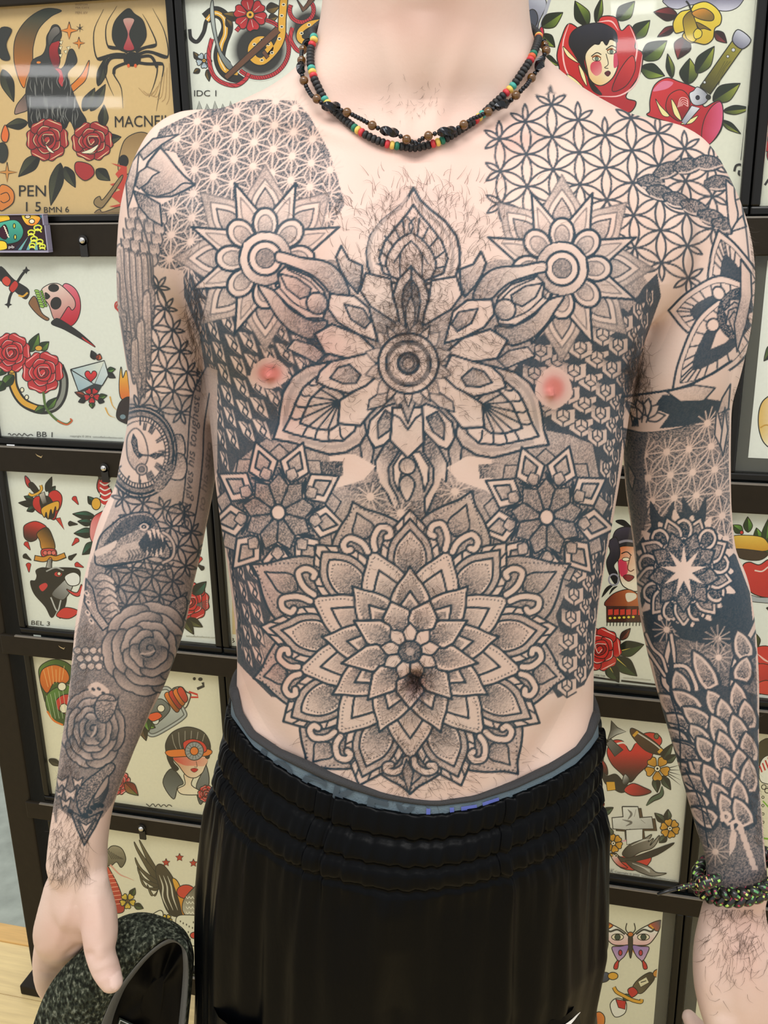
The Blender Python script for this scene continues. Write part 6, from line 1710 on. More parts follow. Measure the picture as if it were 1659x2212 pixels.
# snake, sword and rope on white paper
a = Art()
for k in range(5): a.poly([(424 + 17 * k, 242 + k), (430 + 17 * k, 218 + 6 * (k % 2)), (440 + 17 * k, 244)], (170, 170, 164), lw=1.2, sm=False)
a.line([(444, 40), (464, 26), (484, 36), (491, 60), (480, 92), (474, 124), (484, 152), (508, 166), (540, 156)], 26, K); a.line([(409, 63), (412, 82), (426, 90), (440, 70), (447, 44), (464, 27)], 9, K)
a.line([(447, 44), (464, 28), (484, 40), (487, 72), (478, 97), (475, 127), (487, 152), (514, 158)], 9.5, GOLD); a.line([(447, 44), (464, 28), (484, 40), (487, 72), (478, 97), (475, 127), (487, 152)], 2, CREAM)
a.poly([(460, 0), (466, 60), (478, 110), (502, 140), (494, 150), (474, 120), (458, 60), (454, 20)], (196, 200, 198), (110, 116, 118), (460, 0), (490, 150))
for x0, y0, x1, y1, w in ((520, 40, 480, 30, 10), (575, 20, 604, 14, 12), (500, 60, 488, 40, 8), (580, 40, 600, 36, 9), (430, 130, 418, 112, 6), (448, 150, 452, 176, 6), (432, 150, 418, 158, 6)): a.leaf(x0, y0, x1, y1, w, (150, 116, 44), (58, 44, 24))
a.bloom(441, 131, 17, (186, 200, 214), 5, GOLD); a.glow(561, 108, 48, 68, (46, 44, 42), (224, 224, 216)); a.glow(668, 60, 30, 52, (46, 44, 42), (224, 224, 216))
rp_ = lambda c, R, t0, t1, n: [(c[0] + R * math.cos(t), c[1] + R * math.sin(t)) for t in np.linspace(t0, t1, n)]
for path in (rp_((561, 105), 63, -2.5, 2.3, 40), [(458, 84), (452, 110), (452, 130), (458, 156), (470, 172), (490, 182), (512, 184), (530, 172), (538, 158)], rp_((652, 22), 26, -1, 3.6, 16), [(632, 60), (628, 84), (640, 106), (656, 114)]):
    a.line(path, 10, K); a.line(path, 7.5, (196, 52, 60)); p = crom(path, 3)
    for q, n in zip(p[::2], p[1::2]): a.line([(q[0] - 3, q[1] - 3), (n[0] + 3, n[1] + 3)], 1.4, (110, 24, 32), sm=False)
sn = [(614, -6), (610, 40), (608, 80), (594, 108), (568, 132), (548, 126), (544, 104), (556, 88), (574, 88), (584, 104), (572, 118)]
a.line(sn, 19, K); a.line(sn, 15, GOLD); a.line([(700, 46), (670, 52), (650, 66), (648, 84), (664, 92), (690, 88)], 15, K); a.line([(700, 46), (670, 52), (650, 66), (648, 84), (664, 92), (690, 88)], 11, GOLD)
for x, y in ((613, 10), (609, 34), (609, 58), (604, 84), (588, 114), (566, 130), (547, 118), (550, 96), (566, 86), (580, 96), (690, 48), (668, 54), (652, 72), (660, 90)): a.ell(x, y, 3.4, 2.6, K, lw=1.5, lc=CREAM)
a.poly([(484, 164), (596, 58), (606, 70), (492, 172)], (104, 66, 46), lw=2, sm=False); a.poly([(572, 108), (582, 122), (576, 128), (566, 114)], (104, 66, 46), sm=False); a.poly([(640, -4), (654, 26), (662, 20), (680, 0), (672, -6), (656, 16)], (104, 66, 46), sm=False)
a.bloom(541, 32, 36, (196, 40, 48), 6, GOLD)
for k in range(6): t = .3 + k * 1.047; a.line([(541 + 12 * math.cos(t), 32 + 12 * math.sin(t)), (541 + 28 * math.cos(t), 32 + 28 * math.sin(t))], 3.6, (236, 236, 230), taper=2)
a.text('IDC 1', 420, 208, 13, K, 48)
sheet(1, 0, a, WHITE, 'white sheet of a yellow snake, red rope and a brown sword')

# skull and dagger, roses in a horseshoe, love letter
a = Art()
a.poly([(0, 578), (8, 580), (30, 604), (62, 626), (56, 646), (36, 632), (12, 612), (0, 604)], K); a.poly([(4, 604), (14, 596), (24, 606), (18, 618), (8, 614)], (214, 70, 50)); a.line([(18, 660), (22, 640), (34, 616), (46, 596), (59, 580)], 6, K); a.star(18, 658, 8, K, 4, .4); a.star(57, 584, 8, K, 4, .4); a.poly([(20, 622), (32, 606), (40, 616), (28, 632)], (196, 50, 40)); a.line([(40, 638), (50, 640), (60, 632)], 4, GOLD)
a.poly([(139, 613), (160, 621), (172, 642), (174, 669), (166, 693), (151, 705), (133, 697), (126, 672), (130, 640)], (226, 120, 140), (186, 30, 44), (140, 615), (160, 700)); a.poly([(102, 616), (116, 612), (132, 616), (158, 642), (163, 660), (156, 670), (148, 662), (138, 676), (128, 690), (116, 688), (106, 660), (94, 642), (90, 626)], (240, 214, 206), (196, 130, 124), (110, 615), (130, 690))
a.ell(116, 622, 11, 8, K); a.ell(121, 655, 11, 13, K, rot=.3); a.poly([(98, 632), (108, 640), (100, 646)], K); a.poly([(63, 652), (76, 640), (90, 675), (106, 688), (100, 692), (82, 680), (66, 662)], (140, 96, 62))
for k in range(7): a.ell(80 + k * 1.8, 629 + k * 5.4, 5.5, 3.2, (150, 190, 84), rot=.3, lw=1.2); a.ell(90 + k * 1.6, 630 + k * 5, 3, 3, (120, 160, 60), lw=1)
a.poly([(118, 690), (130, 690), (172, 718), (206, 749), (186, 738), (140, 712), (112, 700)], K); a.poly([(178, 728), (206, 749), (184, 736)], (196, 40, 36), lw=0)
path = [(26, 800), (30, 836), (50, 868), (84, 884), (116, 880), (134, 856), (138, 820), (128, 790)]
a.line(path, 20, K); a.line(path[:4], 11, GOLD); a.line(path[3:], 9, (140, 140, 132))
for x, y in ((48, 842), (58, 858)): a.ell(x, y, 4, 5, CREAM)
for x0, y0, x1, y1, w in ((66, 760, 84, 720, 12), (86, 756, 106, 738, 10), (10, 790, -4, 812, 12), (30, 810, 2, 838, 12), (8, 824, -6, 846, 12), (98, 880, 74, 890, 9), (100, 884, 124, 858, 9)): a.leaf(x0, y0, x1, y1, w, (120, 160, 60), (44, 70, 30))
a.ell(84, 752, 8, 6, GOLD); a.ell(26, 794, 10, 12, GOLD); a.rose(24, 762, 42, (206, 52, 56), (140, 26, 34), (244, 170, 170), 7); a.rose(93, 804, 44, (206, 52, 56), (140, 26, 34), (244, 170, 170), 8)
a.line([(94, 846), (100, 880), (122, 906), (144, 916), (156, 908)], 5, (84, 110, 50)); a.line([(124, 908), (144, 917), (156, 909), (152, 904)], 3, (206, 90, 40))
a.leaf(206, 776, 198, 757, 7, (50, 50, 50), (26, 26, 26)); a.leaf(212, 778, 216, 764, 7, (230, 120, 60), (170, 60, 30)); a.leaf(232, 800, 250, 797, 6, (120, 170, 70), (50, 90, 40)); a.leaf(232, 806, 250, 816, 6, (50, 50, 50), (26, 26, 26))
a.poly([(153, 798), (226, 779), (235, 810), (222, 832), (170, 845)], (150, 176, 190), (206, 214, 216), (170, 845), (200, 790), lw=2.6, sm=False); a.poly([(153, 798), (226, 779), (205, 830)], (222, 222, 210), (168, 190, 200), (220, 780), (160, 800), lw=2.4, sm=False); a.poly([(170, 845), (205, 828), (222, 832), (214, 846)], (50, 56, 58), lw=0, sm=False); a.heart(197, 812, 13, (214, 50, 54), (170, 24, 34))
for x0, y0, x1, y1, c in ((186, 856, 162, 847, (206, 90, 60)), (186, 862, 170, 868, (40, 40, 40)), (212, 858, 232, 854, (110, 160, 60)), (212, 864, 226, 868, (40, 40, 40)), (199, 868, 200, 882, (110, 160, 60))): a.leaf(x0, y0, x1, y1, 6, c, tuple(q // 2 for q in c))
a.bloom(199, 854, 17, (206, 44, 48), 5, (222, 80, 70))
a.poly([(262, 792), (266, 816), (274, 800), (280, 840), (282, 870), (262, 860), (258, 830)], (236, 196, 70), (214, 100, 40), (266, 792), (270, 866)); a.line([(228, 880), (236, 896), (250, 902)], 3, GOLD, taper=1); a.line([(238, 856), (244, 876), (258, 890)], 3, GOLD, taper=1); a.poly([(262, 866), (284, 860), (286, 912), (262, 910), (252, 896)], (44, 30, 26)); a.ell(266, 900, 7, 6, (120, 140, 150))
a.line([(258, 650), (252, 664), (258, 674), (262, 684), (268, 712)], 3, (186, 60, 50)); a.ell(254, 660, 5, 8, None, lw=3, lc=(186, 60, 50))
a.scribble(18, 941, 54, 8, 3); a.text('BB 1', 80, 943, 11, K, 34, .03); a.text('copyright © 2016  tattooflashcollective.com', 152, 943, 4, (120, 118, 112), 114, .04)
sheet(0, 1, a, WHITE, 'white sheet of a skull with dagger, roses in a horseshoe and a love letter')

# hearts, daggers and the panther
a = Art()
for x0, y0, x1, y1, c in ((100, 1062, 112, 1030, K), (106, 1066, 120, 1050, TEAL), (74, 1090, 40, 1086, K), (76, 1096, 58, 1104, TEAL), (74, 1082, 52, 1072, TEAL)): a.leaf(x0, y0, x1, y1, 7, c, (24, 34, 30))
a.heart(106, 1092, 33, (200, 46, 44), (150, 28, 30), -.35); a.poly([(86, 1080), (104, 1072), (118, 1094), (116, 1118), (98, 1116)], (34, 32, 30)); a.poly([(54, 1028), (62, 1034), (68, 1046), (64, 1054), (56, 1044)], RED); a.poly([(62, 1048), (70, 1042), (84, 1060), (76, 1066)], K); a.line([(62, 1066), (70, 1070), (84, 1064), (90, 1056), (88, 1048)], 7, K); a.line([(62, 1066), (70, 1070), (84, 1064), (90, 1056), (88, 1048)], 4.5, GOLD)
a.poly([(84, 1068), (96, 1062), (102, 1086), (92, 1090)], (200, 190, 180), (60, 56, 54), (84, 1068), (100, 1088), sm=False); a.poly([(90, 1098), (124, 1082), (128, 1096), (122, 1104), (120, 1094), (114, 1112), (110, 1100), (104, 1122), (100, 1106), (96, 1118)], GOLD); a.poly([(120, 1120), (130, 1118), (139, 1144)], (200, 60, 50), lw=1.5, sm=False)
a.poly([(51, 1149), (54, 1134), (78, 1126), (101, 1139), (82, 1150), (80, 1164), (66, 1170), (54, 1163)], (206, 50, 46), K, (70, 1128), (60, 1170)); a.poly([(80, 1152), (101, 1139), (114, 1160), (118, 1186), (92, 1187), (86, 1168)], (60, 46, 28), (210, 140, 50), (112, 1150), (84, 1180)); a.poly([(92, 1186), (118, 1186), (122, 1200), (106, 1208), (90, 1200)], (200, 60, 60))
for k in range(3): a.ell(98 + 9 * k, 1194, 5, 5, (220, 110, 100), lw=1.4)
a.line([(74, 1205), (94, 1208), (108, 1204), (122, 1206), (142, 1199)], 13, K); a.line([(76, 1205), (94, 1208), (108, 1204), (122, 1206), (140, 1199)], 9, (206, 140, 50)); a.ell(109, 1211, 4, 7, ORNG)
for x, y, an, c in ((58, 1176, 1.0, RED), (62, 1222, 1.5, RED), (162, 1078, 1.0, RED), (165, 1168, 2.3, RED), (168, 1220, .4, RED), (56, 1202, .6, K), (154, 1204, -.6, K), (154, 1131, .1, K)): a.drop(x, y, 6.5, an, c)
a.poly([(98, 1232), (104, 1208), (112, 1208), (112, 1232)], (200, 196, 188), (90, 88, 84), (98, 1220), (112, 1220), sm=False)
a.poly([(78, 1232), (92, 1226), (112, 1228), (136, 1226), (170, 1230), (172, 1250), (160, 1262), (146, 1280), (142, 1304), (130, 1336), (126, 1316), (112, 1334), (98, 1310), (74, 1282), (66, 1256), (76, 1254), (80, 1244)], (34, 32, 31)); a.poly([(112, 1284), (130, 1262), (148, 1248), (158, 1262), (148, 1284), (134, 1296)], (190, 188, 184), (96, 94, 92), (150, 1250), (120, 1290)); a.poly([(140, 1246), (158, 1236), (172, 1244), (170, 1262), (150, 1264)], (232, 230, 226)); a.poly([(144, 1272), (156, 1284), (170, 1288), (178, 1276), (176, 1262), (166, 1280)], (206, 60, 60))
a.ell(126, 1240, 9, 6, (196, 50, 50)); a.ell(128, 1239, 4, 4, CREAM); a.line([(100, 1234), (120, 1226), (138, 1232)], 3, (170, 168, 164)); a.poly([(84, 1266), (98, 1258), (104, 1266), (92, 1278)], (206, 60, 60)); a.poly([(122, 1330), (140, 1312), (170, 1320), (150, 1336)], (206, 56, 50)); a.line([(110, 1290), (124, 1320), (132, 1296)], 3, (190, 188, 184))
for x0, y0, x1, y1, w in ((205, 1116, 157, 1110, 9), (206, 1150, 160, 1152, 11), (208, 1172, 178, 1198, 12), (204, 1090, 190, 1072, 8), (200, 1130, 168, 1126, 8)): a.leaf(x0, y0, x1, y1, w, TEAL, (28, 44, 38))
a.poly([(194, 1150), (198, 1124), (214, 1108), (250, 1100), (250, 1180), (212, 1178), (198, 1168)], (232, 150, 150), (196, 44, 46), (194, 1150), (214, 1150)); a.line([(226, 1034), (222, 1052), (230, 1066), (226, 1090)], 27, K); a.line([(226, 1034), (222, 1052), (230, 1066), (226, 1090)], 22, (200, 48, 52))
for k in range(5): a.line([(216, 1042 + 11 * k), (227, 1048 + 11 * k), (240, 1042 + 11 * k)], 3, (236, 232, 224))
a.line([(214, 1034), (226, 1028), (238, 1034)], 10, K); a.ell(208, 1088, 10, 13, GOLD); a.ell(232, 1098, 6, 8, GOLD)
a.rose(410, 1300, 42, (204, 46, 48), (140, 24, 30), (240, 170, 160), 12); a.leaf(418, 1284, 446, 1256, 12, TEAL, (28, 44, 38)); a.leaf(406, 1336, 438, 1354, 9, (110, 110, 60), (50, 50, 30)); a.leaf(398, 1336, 419, 1370, 9, (110, 110, 60), (50, 50, 30)); a.drop(432, 1208, 6, 2.0, RED); a.drop(436, 1226, 6, -2.5, K)
for k in range(5): a.line([(424, 1306), (448, 1296 + 5 * k)], 1.4, (90, 88, 84))
a.text('BEL 3', 68, 1349, 9, K, 40, .06); a.text('tattooflashcollective.com', 402, 1375, 4, (150, 146, 130), 64, .06)
sheet(0, 2, a, (228, 228, 218), 'white sheet of hearts, red daggers and a black panther')

# bottle, snake and fortune teller
a = Art()
a.poly([(86, 1470), (84, 1446), (96, 1432), (120, 1424), (146, 1432), (162, 1452), (160, 1480), (140, 1480), (104, 1520), (92, 1496)], (96, 130, 56), (50, 70, 34), (100, 1430), (150, 1480)); a.poly([(86, 1470), (92, 1446), (118, 1436), (142, 1446), (150, 1466), (138, 1478), (118, 1474), (104, 1496), (94, 1490)], ORNG, (200, 100, 36), (100, 1440), (110, 1490))
for k in range(6): a.line([(94 + 9 * k, 1446 - 4 * (k % 3)), (104 + 6 * k, 1484 - 3 * k)], 1.2, (236, 180, 110))
a.poly([(98, 1512), (110, 1492), (140, 1480), (160, 1494), (164, 1560), (136, 1566), (108, 1546)], (90, 128, 56), (50, 70, 34), (110, 1500), (150, 1560)); a.poly([(122, 1512), (140, 1500), (160, 1506), (160, 1544), (136, 1540), (124, 1530)], (200, 52, 44)); a.ell(134, 1483, 9, 9, CREAM); a.ell(138, 1530, 9, 10, CREAM); a.line([(102, 1536), (116, 1556), (136, 1566)], 4, ORNG)
for k in range(5): a.line([(100 + 9 * k, 1502 - 3 * k), (112 + 8 * k, 1552)], 1, (180, 190, 150))
a.line([(368, 1496), (376, 1486), (392, 1484), (402, 1494), (412, 1500), (408, 1516), (402, 1528), (392, 1532)], 3, (70, 66, 62)); a.line([(408, 1494), (426, 1500), (428, 1506), (412, 1506)], 4, (206, 60, 50), sm=False); a.line([(426, 1488), (440, 1482), (438, 1474)], 6, (50, 48, 46), sm=False); a.ell(420, 1466, 2.5, 2.5, K); a.ell(433, 1467, 4, 3, K)
bt = [(330, 1500), (356, 1486), (372, 1496), (398, 1536), (396, 1550), (360, 1574), (332, 1588), (318, 1582), (304, 1562), (300, 1540)]
a.poly(bt, (206, 208, 196), (150, 152, 146), (340, 1490), (340, 1585), lw=9, lc=(96, 96, 92)); a.poly(bt, None, lw=4, lc=(180, 182, 176)); a.poly([(318, 1540), (330, 1516), (350, 1510), (368, 1530), (350, 1554), (326, 1566)], (120, 122, 116), (80, 82, 78), (330, 1516), (340, 1566)); a.ell(348, 1530, 8, 8, CREAM); a.ell(336, 1556, 8, 9, (214, 214, 200)); a.poly([(318, 1546), (340, 1538), (350, 1548), (330, 1558)], (226, 90, 46)); a.leaf(310, 1560, 336, 1572, 10, (120, 160, 60), (60, 90, 40)); a.leaf(306, 1566, 316, 1600, 9, (120, 90, 60), (60, 50, 36)); a.leaf(316, 1550, 322, 1580, 9, (130, 170, 70), (60, 90, 40))
for k, c in enumerate((ORNG, (200, 60, 44), ORNG, (206, 70, 48))): a.poly([(356 + 9 * k, 1504 - 4 * k), (366 + 9 * k, 1496 - 4 * k), (388 + 6 * k, 1526 - 6 * k), (380 + 6 * k, 1538 - 7 * k)], c, tuple(q * .6 for q in c), (360 + 9 * k, 1500), (384 + 6 * k, 1536))
a.poly([(371, 1660), (352, 1690), (375, 1726), (384, 1700), (396, 1690)], (70, 72, 68), (120, 122, 116), (380, 1665), (370, 1720)); a.poly([(444, 1650), (452, 1690), (434, 1738), (424, 1700), (436, 1670)], (130, 132, 128), (90, 92, 88), (446, 1650), (430, 1730))
a.poly([(398, 1672), (418, 1676), (414, 1696), (440, 1714), (396, 1716), (384, 1704), (400, 1694)], (226, 196, 160), CREAM, (400, 1672), (420, 1716)); a.poly([(376, 1634), (444, 1634), (441, 1662), (432, 1674), (420, 1680), (404, 1676), (388, 1656)], (236, 212, 180), (206, 150, 110), (420, 1650), (382, 1650)); a.poly([(376, 1636), (444, 1636), (442, 1654), (420, 1654), (396, 1652)], (206, 74, 56), (226, 170, 140), (380, 1640), (430, 1658), lw=0); a.poly([(412, 1662), (420, 1659), (428, 1662), (420, 1668)], (190, 40, 40), lw=1); a.line([(424, 1644), (426, 1656), (420, 1656)], 1.2)
a.poly([(360, 1628), (358, 1606), (372, 1582), (404, 1570), (438, 1580), (454, 1606), (452, 1636), (444, 1636), (440, 1624), (380, 1622), (374, 1644), (386, 1660), (376, 1664), (364, 1644)], (78, 72, 62), (40, 36, 32), (404, 1572), (404, 1640))
for k in range(6): a.line([(372 + 14 * k, 1586 - 8 * math.sin(k * .6)), (376 + 12 * k, 1606), (384 + 9 * k, 1622)], 1.6, (150, 142, 126))
a.poly([(364, 1620), (450, 1618), (450, 1632), (400, 1634), (366, 1634)], ORNG, lw=1.6); a.poly([(396, 1604), (416, 1596), (440, 1604), (446, 1622), (420, 1630), (402, 1624)], (206, 60, 46)); a.ell(420, 1622, 20, 20, (150, 152, 150)); a.ell(420, 1622, 9, 9, ORNG)
for k in range(14): t = k * .449; a.line([(420 + 10 * math.cos(t), 1622 + 10 * math.sin(t)), (420 + 18 * math.cos(t), 1622 + 18 * math.sin(t))], 1, (80, 80, 78), sm=False)
a.rose(256, 1690, 26, (206, 70, 70), (150, 36, 40), (240, 190, 180), 9); a.leaf(270, 1690, 299, 1718, 12, (90, 130, 60), (160, 60, 40)); a.rose(446, 1714, 18, (206, 50, 46), (150, 30, 34), (240, 180, 170), 10); a.leaf(106, 1640, 135, 1654, 7, (90, 84, 60), (50, 46, 34))
a.scribble(316, 1742, 56, 8, 6); a.text('copyright © 2016', 390, 1756, 4, (150, 146, 130), 52, .13)
sheet(0, 3, a, WARM, 'ivory sheet of a glass bottle, a coiled snake and a fortune teller')

# eagle and dragon
a = Art()
a.poly([(226, 1850), (240, 1828), (262, 1832), (272, 1856), (262, 1874), (252, 1862), (240, 1870), (226, 1866)], (150, 140, 116), (96, 88, 70), (240, 1830), (240, 1870))
for k in range(7): a.line([(230 + 5 * k, 1834 + 3 * k), (242 + 4 * k, 1856)], 1.2)
a.poly([(226, 1870), (244, 1890), (262, 1930), (268, 1968), (240, 1972), (226, 1960)], (206, 80, 56), (170, 50, 40), (230, 1880), (260, 1960))
for k in range(8): a.line([(228 + 3 * k, 1890 + 9 * k), (246 + 3 * k, 1888 + 9 * k)], 1.4, (240, 170, 140))
a.line([(238, 1868), (258, 1888), (276, 1896), (290, 1902)], 4, (222, 160, 140), taper=1)
for k, (x, y) in enumerate(((301, 1814), (290, 1818), (292, 1852), (297, 1872), (302, 1890), (318, 1910))): a.poly([(x, y), (x + 16, y + 26), (352 - k * 2, 1900 + k * 4), (336, 1900 + k * 6), (x + 8, y + 24)], (110, 98, 70), (66, 58, 42), (x, y), (350, 1900), lw=1.4)
a.poly([(336, 1878), (352, 1868), (378, 1904), (400, 1966), (392, 1980), (366, 1974), (350, 1940)], (72, 62, 46), (48, 42, 32), (350, 1870), (380, 1970))
for k in range(3):
    p = [(344 + 9 * k, 1890 + k), (352 + 9 * k, 1914), (352 + 11 * k, 1938), (364 + 10 * k, 1966)]; a.line(p, 3.4, (206, 198, 176), taper=2)
a.poly([(372, 1900), (384, 1904), (398, 1940), (408, 1972), (396, 1980), (386, 1944)], GOLD, (206, 130, 40), (376, 1900), (400, 1976)); a.ell(402, 1926, 20, 15, (206, 66, 46)); a.poly([(396, 1946), (420, 1916), (440, 1900), (446, 1990), (400, 1976)], (92, 86, 72), (196, 188, 166), (430, 1910), (410, 1980))
for k in range(24): x, y = 402 + (k % 6) * 7, 1936 + (k // 6) * 11; a.line([(x, y), (x + 3.5, y + 5), (x + 7, y)], 1.3, (240, 234, 214))
a.poly([(380, 1986), (400, 1976), (446, 1986), (446, 2040), (390, 2034)], (226, 220, 196))
for k in range(20): a.ell(390 + (k * 13) % 50, 1990 + (k * 7) % 40, 1.4, 2.4, (90, 84, 70), lw=0)
for x, y in ((359, 1863), (388, 1852), (418, 1864)): a.star(x, y, 9, (186, 60, 44), 5, .45)
a.leaf(282, 1936, 292, 1918, 7, (90, 110, 56), (46, 60, 34)); a.leaf(290, 1954, 310, 1962, 7, (90, 110, 56), (46, 60, 34)); a.bloom(276, 1946, 17, (226, 190, 70), 5, (120, 90, 50)); a.ell(420, 2020, 9, 7, (200, 60, 46)); a.bloom(360, 1986, 12, (226, 190, 70)); a.poly([(320, 1984), (346, 1966), (352, 1980), (330, 2000)], (226, 220, 196))
sheet(0, 4, a, WARM, 'ivory sheet of a winged eagle with three red stars, lowest behind the cap')

# faces in roses, switchblade
a = Art()
a.poly([(1446, -4), (1440, 12), (1464, 20), (1500, 10), (1560, 24), (1590, 18), (1606, 0), (1606, -10)], (200, 196, 216), (120, 116, 140), (1500, 20), (1500, -6)); a.poly([(1172, -4), (1180, 12), (1164, 50), (1158, 90), (1136, 60), (1134, -4)], (190, 190, 206), (90, 90, 110), (1180, 0), (1140, 60)); a.line([(1188, -4), (1166, 66)], 7, (170, 170, 184), sm=False); a.ell(1150, 40, 12, 20, (70, 74, 90))
for x0, y0, x1, y1, w in ((1269, 56, 1242, 2, 17), (1288, 50, 1300, -6, 9), (1334, 44, 1371, 3, 17), (1366, 82, 1404, 44, 17), (1388, 128, 1441, 88, 21), (1384, 146, 1436, 164, 17), (1170, 58, 1216, 27, 16), (1171, 74, 1199, 102, 13), (1168, 118, 1208, 142, 9)): a.leaf(x0, y0, x1, y1, w, (150, 170, 60), (36, 50, 28))
a.ell(1170, 70, 5, 12, (186, 40, 70)); 
a.poly([(1229, 51), (1212, 84), (1203, 120), (1208, 150), (1190, 142), (1214, 170), (1250, 200), (1300, 216), (1336, 240), (1362, 242), (1374, 220), (1352, 208), (1382, 160), (1388, 116), (1372, 104), (1374, 80), (1360, 54), (1342, 66), (1330, 38), (1300, 36), (1288, 52), (1260, 66)], (206, 52, 52), (176, 34, 44), (1260, 60), (1330, 220), lw=2.4)
for pts in ([(1229, 51), (1216, 96), (1222, 150), (1250, 190)], [(1360, 54), (1376, 100), (1366, 150), (1340, 190)], [(1388, 118), (1376, 176), (1340, 206), (1290, 208)], [(1290, 48), (1320, 46), (1336, 66)]): a.line(pts, 3.4, (244, 190, 190), taper=2)
a.poly([(1340, 150), (1366, 120), (1372, 150), (1352, 186), (1322, 196)], (160, 24, 34), (206, 60, 60), (1330, 190), (1366, 130))
a.poly([(1265, 116), (1290, 92), (1328, 87), (1331, 116), (1335, 141), (1322, 170), (1298, 185), (1276, 174), (1268, 148)], (240, 224, 196), (232, 190, 130), (1300, 130), (1268, 170), lw=2.2); a.poly([(1278, 136), (1296, 132), (1300, 154), (1288, 164), (1276, 152)], (206, 70, 90), (226, 150, 150), (1280, 140), (1300, 160), lw=0); a.poly([(1326, 118), (1332, 116), (1335, 140), (1326, 146)], (206, 70, 100), lw=0)
a.poly([(1229, 94), (1236, 69), (1262, 54), (1298, 50), (1328, 66), (1334, 90), (1326, 88), (1318, 84), (1310, 98), (1300, 86), (1294, 96), (1280, 96), (1266, 112), (1262, 136), (1272, 168), (1260, 150), (1240, 116)], (46, 48, 62), (22, 22, 24), (1280, 54), (1270, 140)); a.poly([(1270, 166), (1284, 184), (1300, 204), (1286, 200), (1276, 188)], K)
for x, y in ((1289, 127), (1321, 112)): a.ell(x, y, 9, 5, CREAM, lw=1.4); a.ell(x, y, 4, 4, (110, 130, 120), lw=1); a.line([(x - 12, y - 5), (x, y - 13), (x + 10, y - 9)], 2.2); a.line([(x - 10, y - 3), (x, y - 7), (x + 9, y - 2)], 3, (150, 84, 40))
a.line([(1309, 116), (1314, 138), (1306, 146), (1314, 148)], 1.6); a.poly([(1306, 158), (1314, 153), (1319, 158), (1313, 165)], (90, 24, 34), lw=1)
for q in ([(1216, 100), (1226, 122), (1250, 136), (1232, 116)], [(1250, 140), (1262, 158), (1268, 186), (1256, 166)], [(1224, 160), (1244, 172), (1262, 192), (1240, 182)]): a.poly(q, (244, 226, 170), lw=1.4)
for x0, y0, x1, y1, w in ((1464, 34, 1412, 26, 15), (1458, 58, 1420, 80, 9), (1482, 80, 1464, 128, 19), (1544, 68, 1570, 93, 11)): a.leaf(x0, y0, x1, y1, w, (150, 50, 56), (60, 24, 26))
a.poly([(1456, 44), (1470, 26), (1492, 20), (1500, 10), (1524, 4), (1546, 16), (1558, 34), (1556, 52), (1544, 62), (1540, 84), (1524, 96), (1502, 92), (1490, 92), (1474, 80), (1478, 68), (1460, 72), (1454, 58)], (232, 206, 66), (206, 170, 50), (1500, 10), (1500, 96), lw=2.2)
a.poly([(1478, 66), (1476, 40), (1492, 24), (1500, 40), (1508, 70), (1500, 90), (1484, 84)], (120, 96, 40), (226, 196, 60), (1482, 30), (1496, 88)); a.poly([(1496, 26), (1520, 18), (1540, 30), (1540, 44), (1520, 44), (1500, 36)], (214, 140, 50), (120, 96, 40), (1510, 20), (1520, 44)); a.poly([(1504, 48), (1522, 56), (1536, 66), (1522, 62), (1510, 62)], (120, 96, 40)); a.poly([(1498, 72), (1506, 62), (1516, 68), (1514, 80), (1502, 84)], (226, 200, 70)); a.line([(1494, 26), (1488, 10), (1482, 2)], 4, K)
for x0, y0, x1, y1, w in ((1486, 182, 1490, 126, 20), (1504, 158, 1543, 100, 17), (1452, 168, 1442, 116, 9), (1540, 218, 1599, 180, 19), (1562, 240, 1624, 234, 10), (1558, 260, 1600, 289, 8)): a.leaf(x0, y0, x1, y1, w, (168, 172, 60), (36, 50, 28))
a.poly([(1404, 240), (1404, 216), (1414, 184), (1440, 168), (1466, 176), (1494, 186), (1508, 196), (1520, 230), (1540, 222), (1556, 218), (1562, 240), (1558, 280), (1530, 312), (1500, 300), (1460, 270), (1400, 250)], (206, 50, 56), (170, 30, 44), (1430, 170), (1520, 310), lw=2.2); a.poly([(1520, 262), (1536, 232), (1556, 220), (1562, 244), (1556, 280), (1532, 312), (1516, 300)], (186, 40, 60), (214, 90, 130), (1520, 260), (1556, 260)); a.poly([(1440, 240), (1444, 208), (1468, 194), (1486, 206), (1490, 230), (1470, 262)], (206, 50, 50), (130, 22, 30), (1460, 196), (1470, 260))
for k in range(4): a.line([(1464 + 3 * k, 232 - k), (1470 + 2 * k, 212 + 4 * k), (1484, 214 + 5 * k), (1486, 230)], 1.6, (240, 180, 180))
a.poly([(1410, 196), (1430, 176), (1454, 178), (1444, 190), (1424, 196)], (222, 120, 150), lw=0)
for q in ([(1416, 214), (1426, 228), (1446, 250), (1430, 248)], [(1450, 214), (1462, 232), (1472, 260), (1456, 246)], [(1470, 268), (1490, 258), (1508, 250), (1494, 266)]): a.poly(q, (240, 226, 160), lw=1.4)
a.poly([(1494, 228), (1512, 234), (1480, 270), (1472, 262)], (220, 220, 230), (150, 150, 170), (1494, 228), (1480, 268), sm=False); a.poly([(1489, 203), (1498, 196), (1508, 188), (1530, 206), (1524, 222), (1506, 228), (1494, 222)], (226, 226, 236), (140, 140, 156), (1490, 200), (1526, 210)); a.ell(1507, 211, 4, 4.5, (40, 40, 60)); a.ell(1530, 210, 5, 5, K)
a.poly([(1512, 187), (1534, 204), (1603, 106), (1582, 88)], (150, 140, 50), (60, 56, 26), (1560, 130), (1526, 196), lw=2.2, sm=False); a.poly([(1582, 88), (1594, 64), (1622, 86), (1603, 106)], (206, 206, 222), (120, 118, 140), (1608, 70), (1590, 98), lw=2.2)
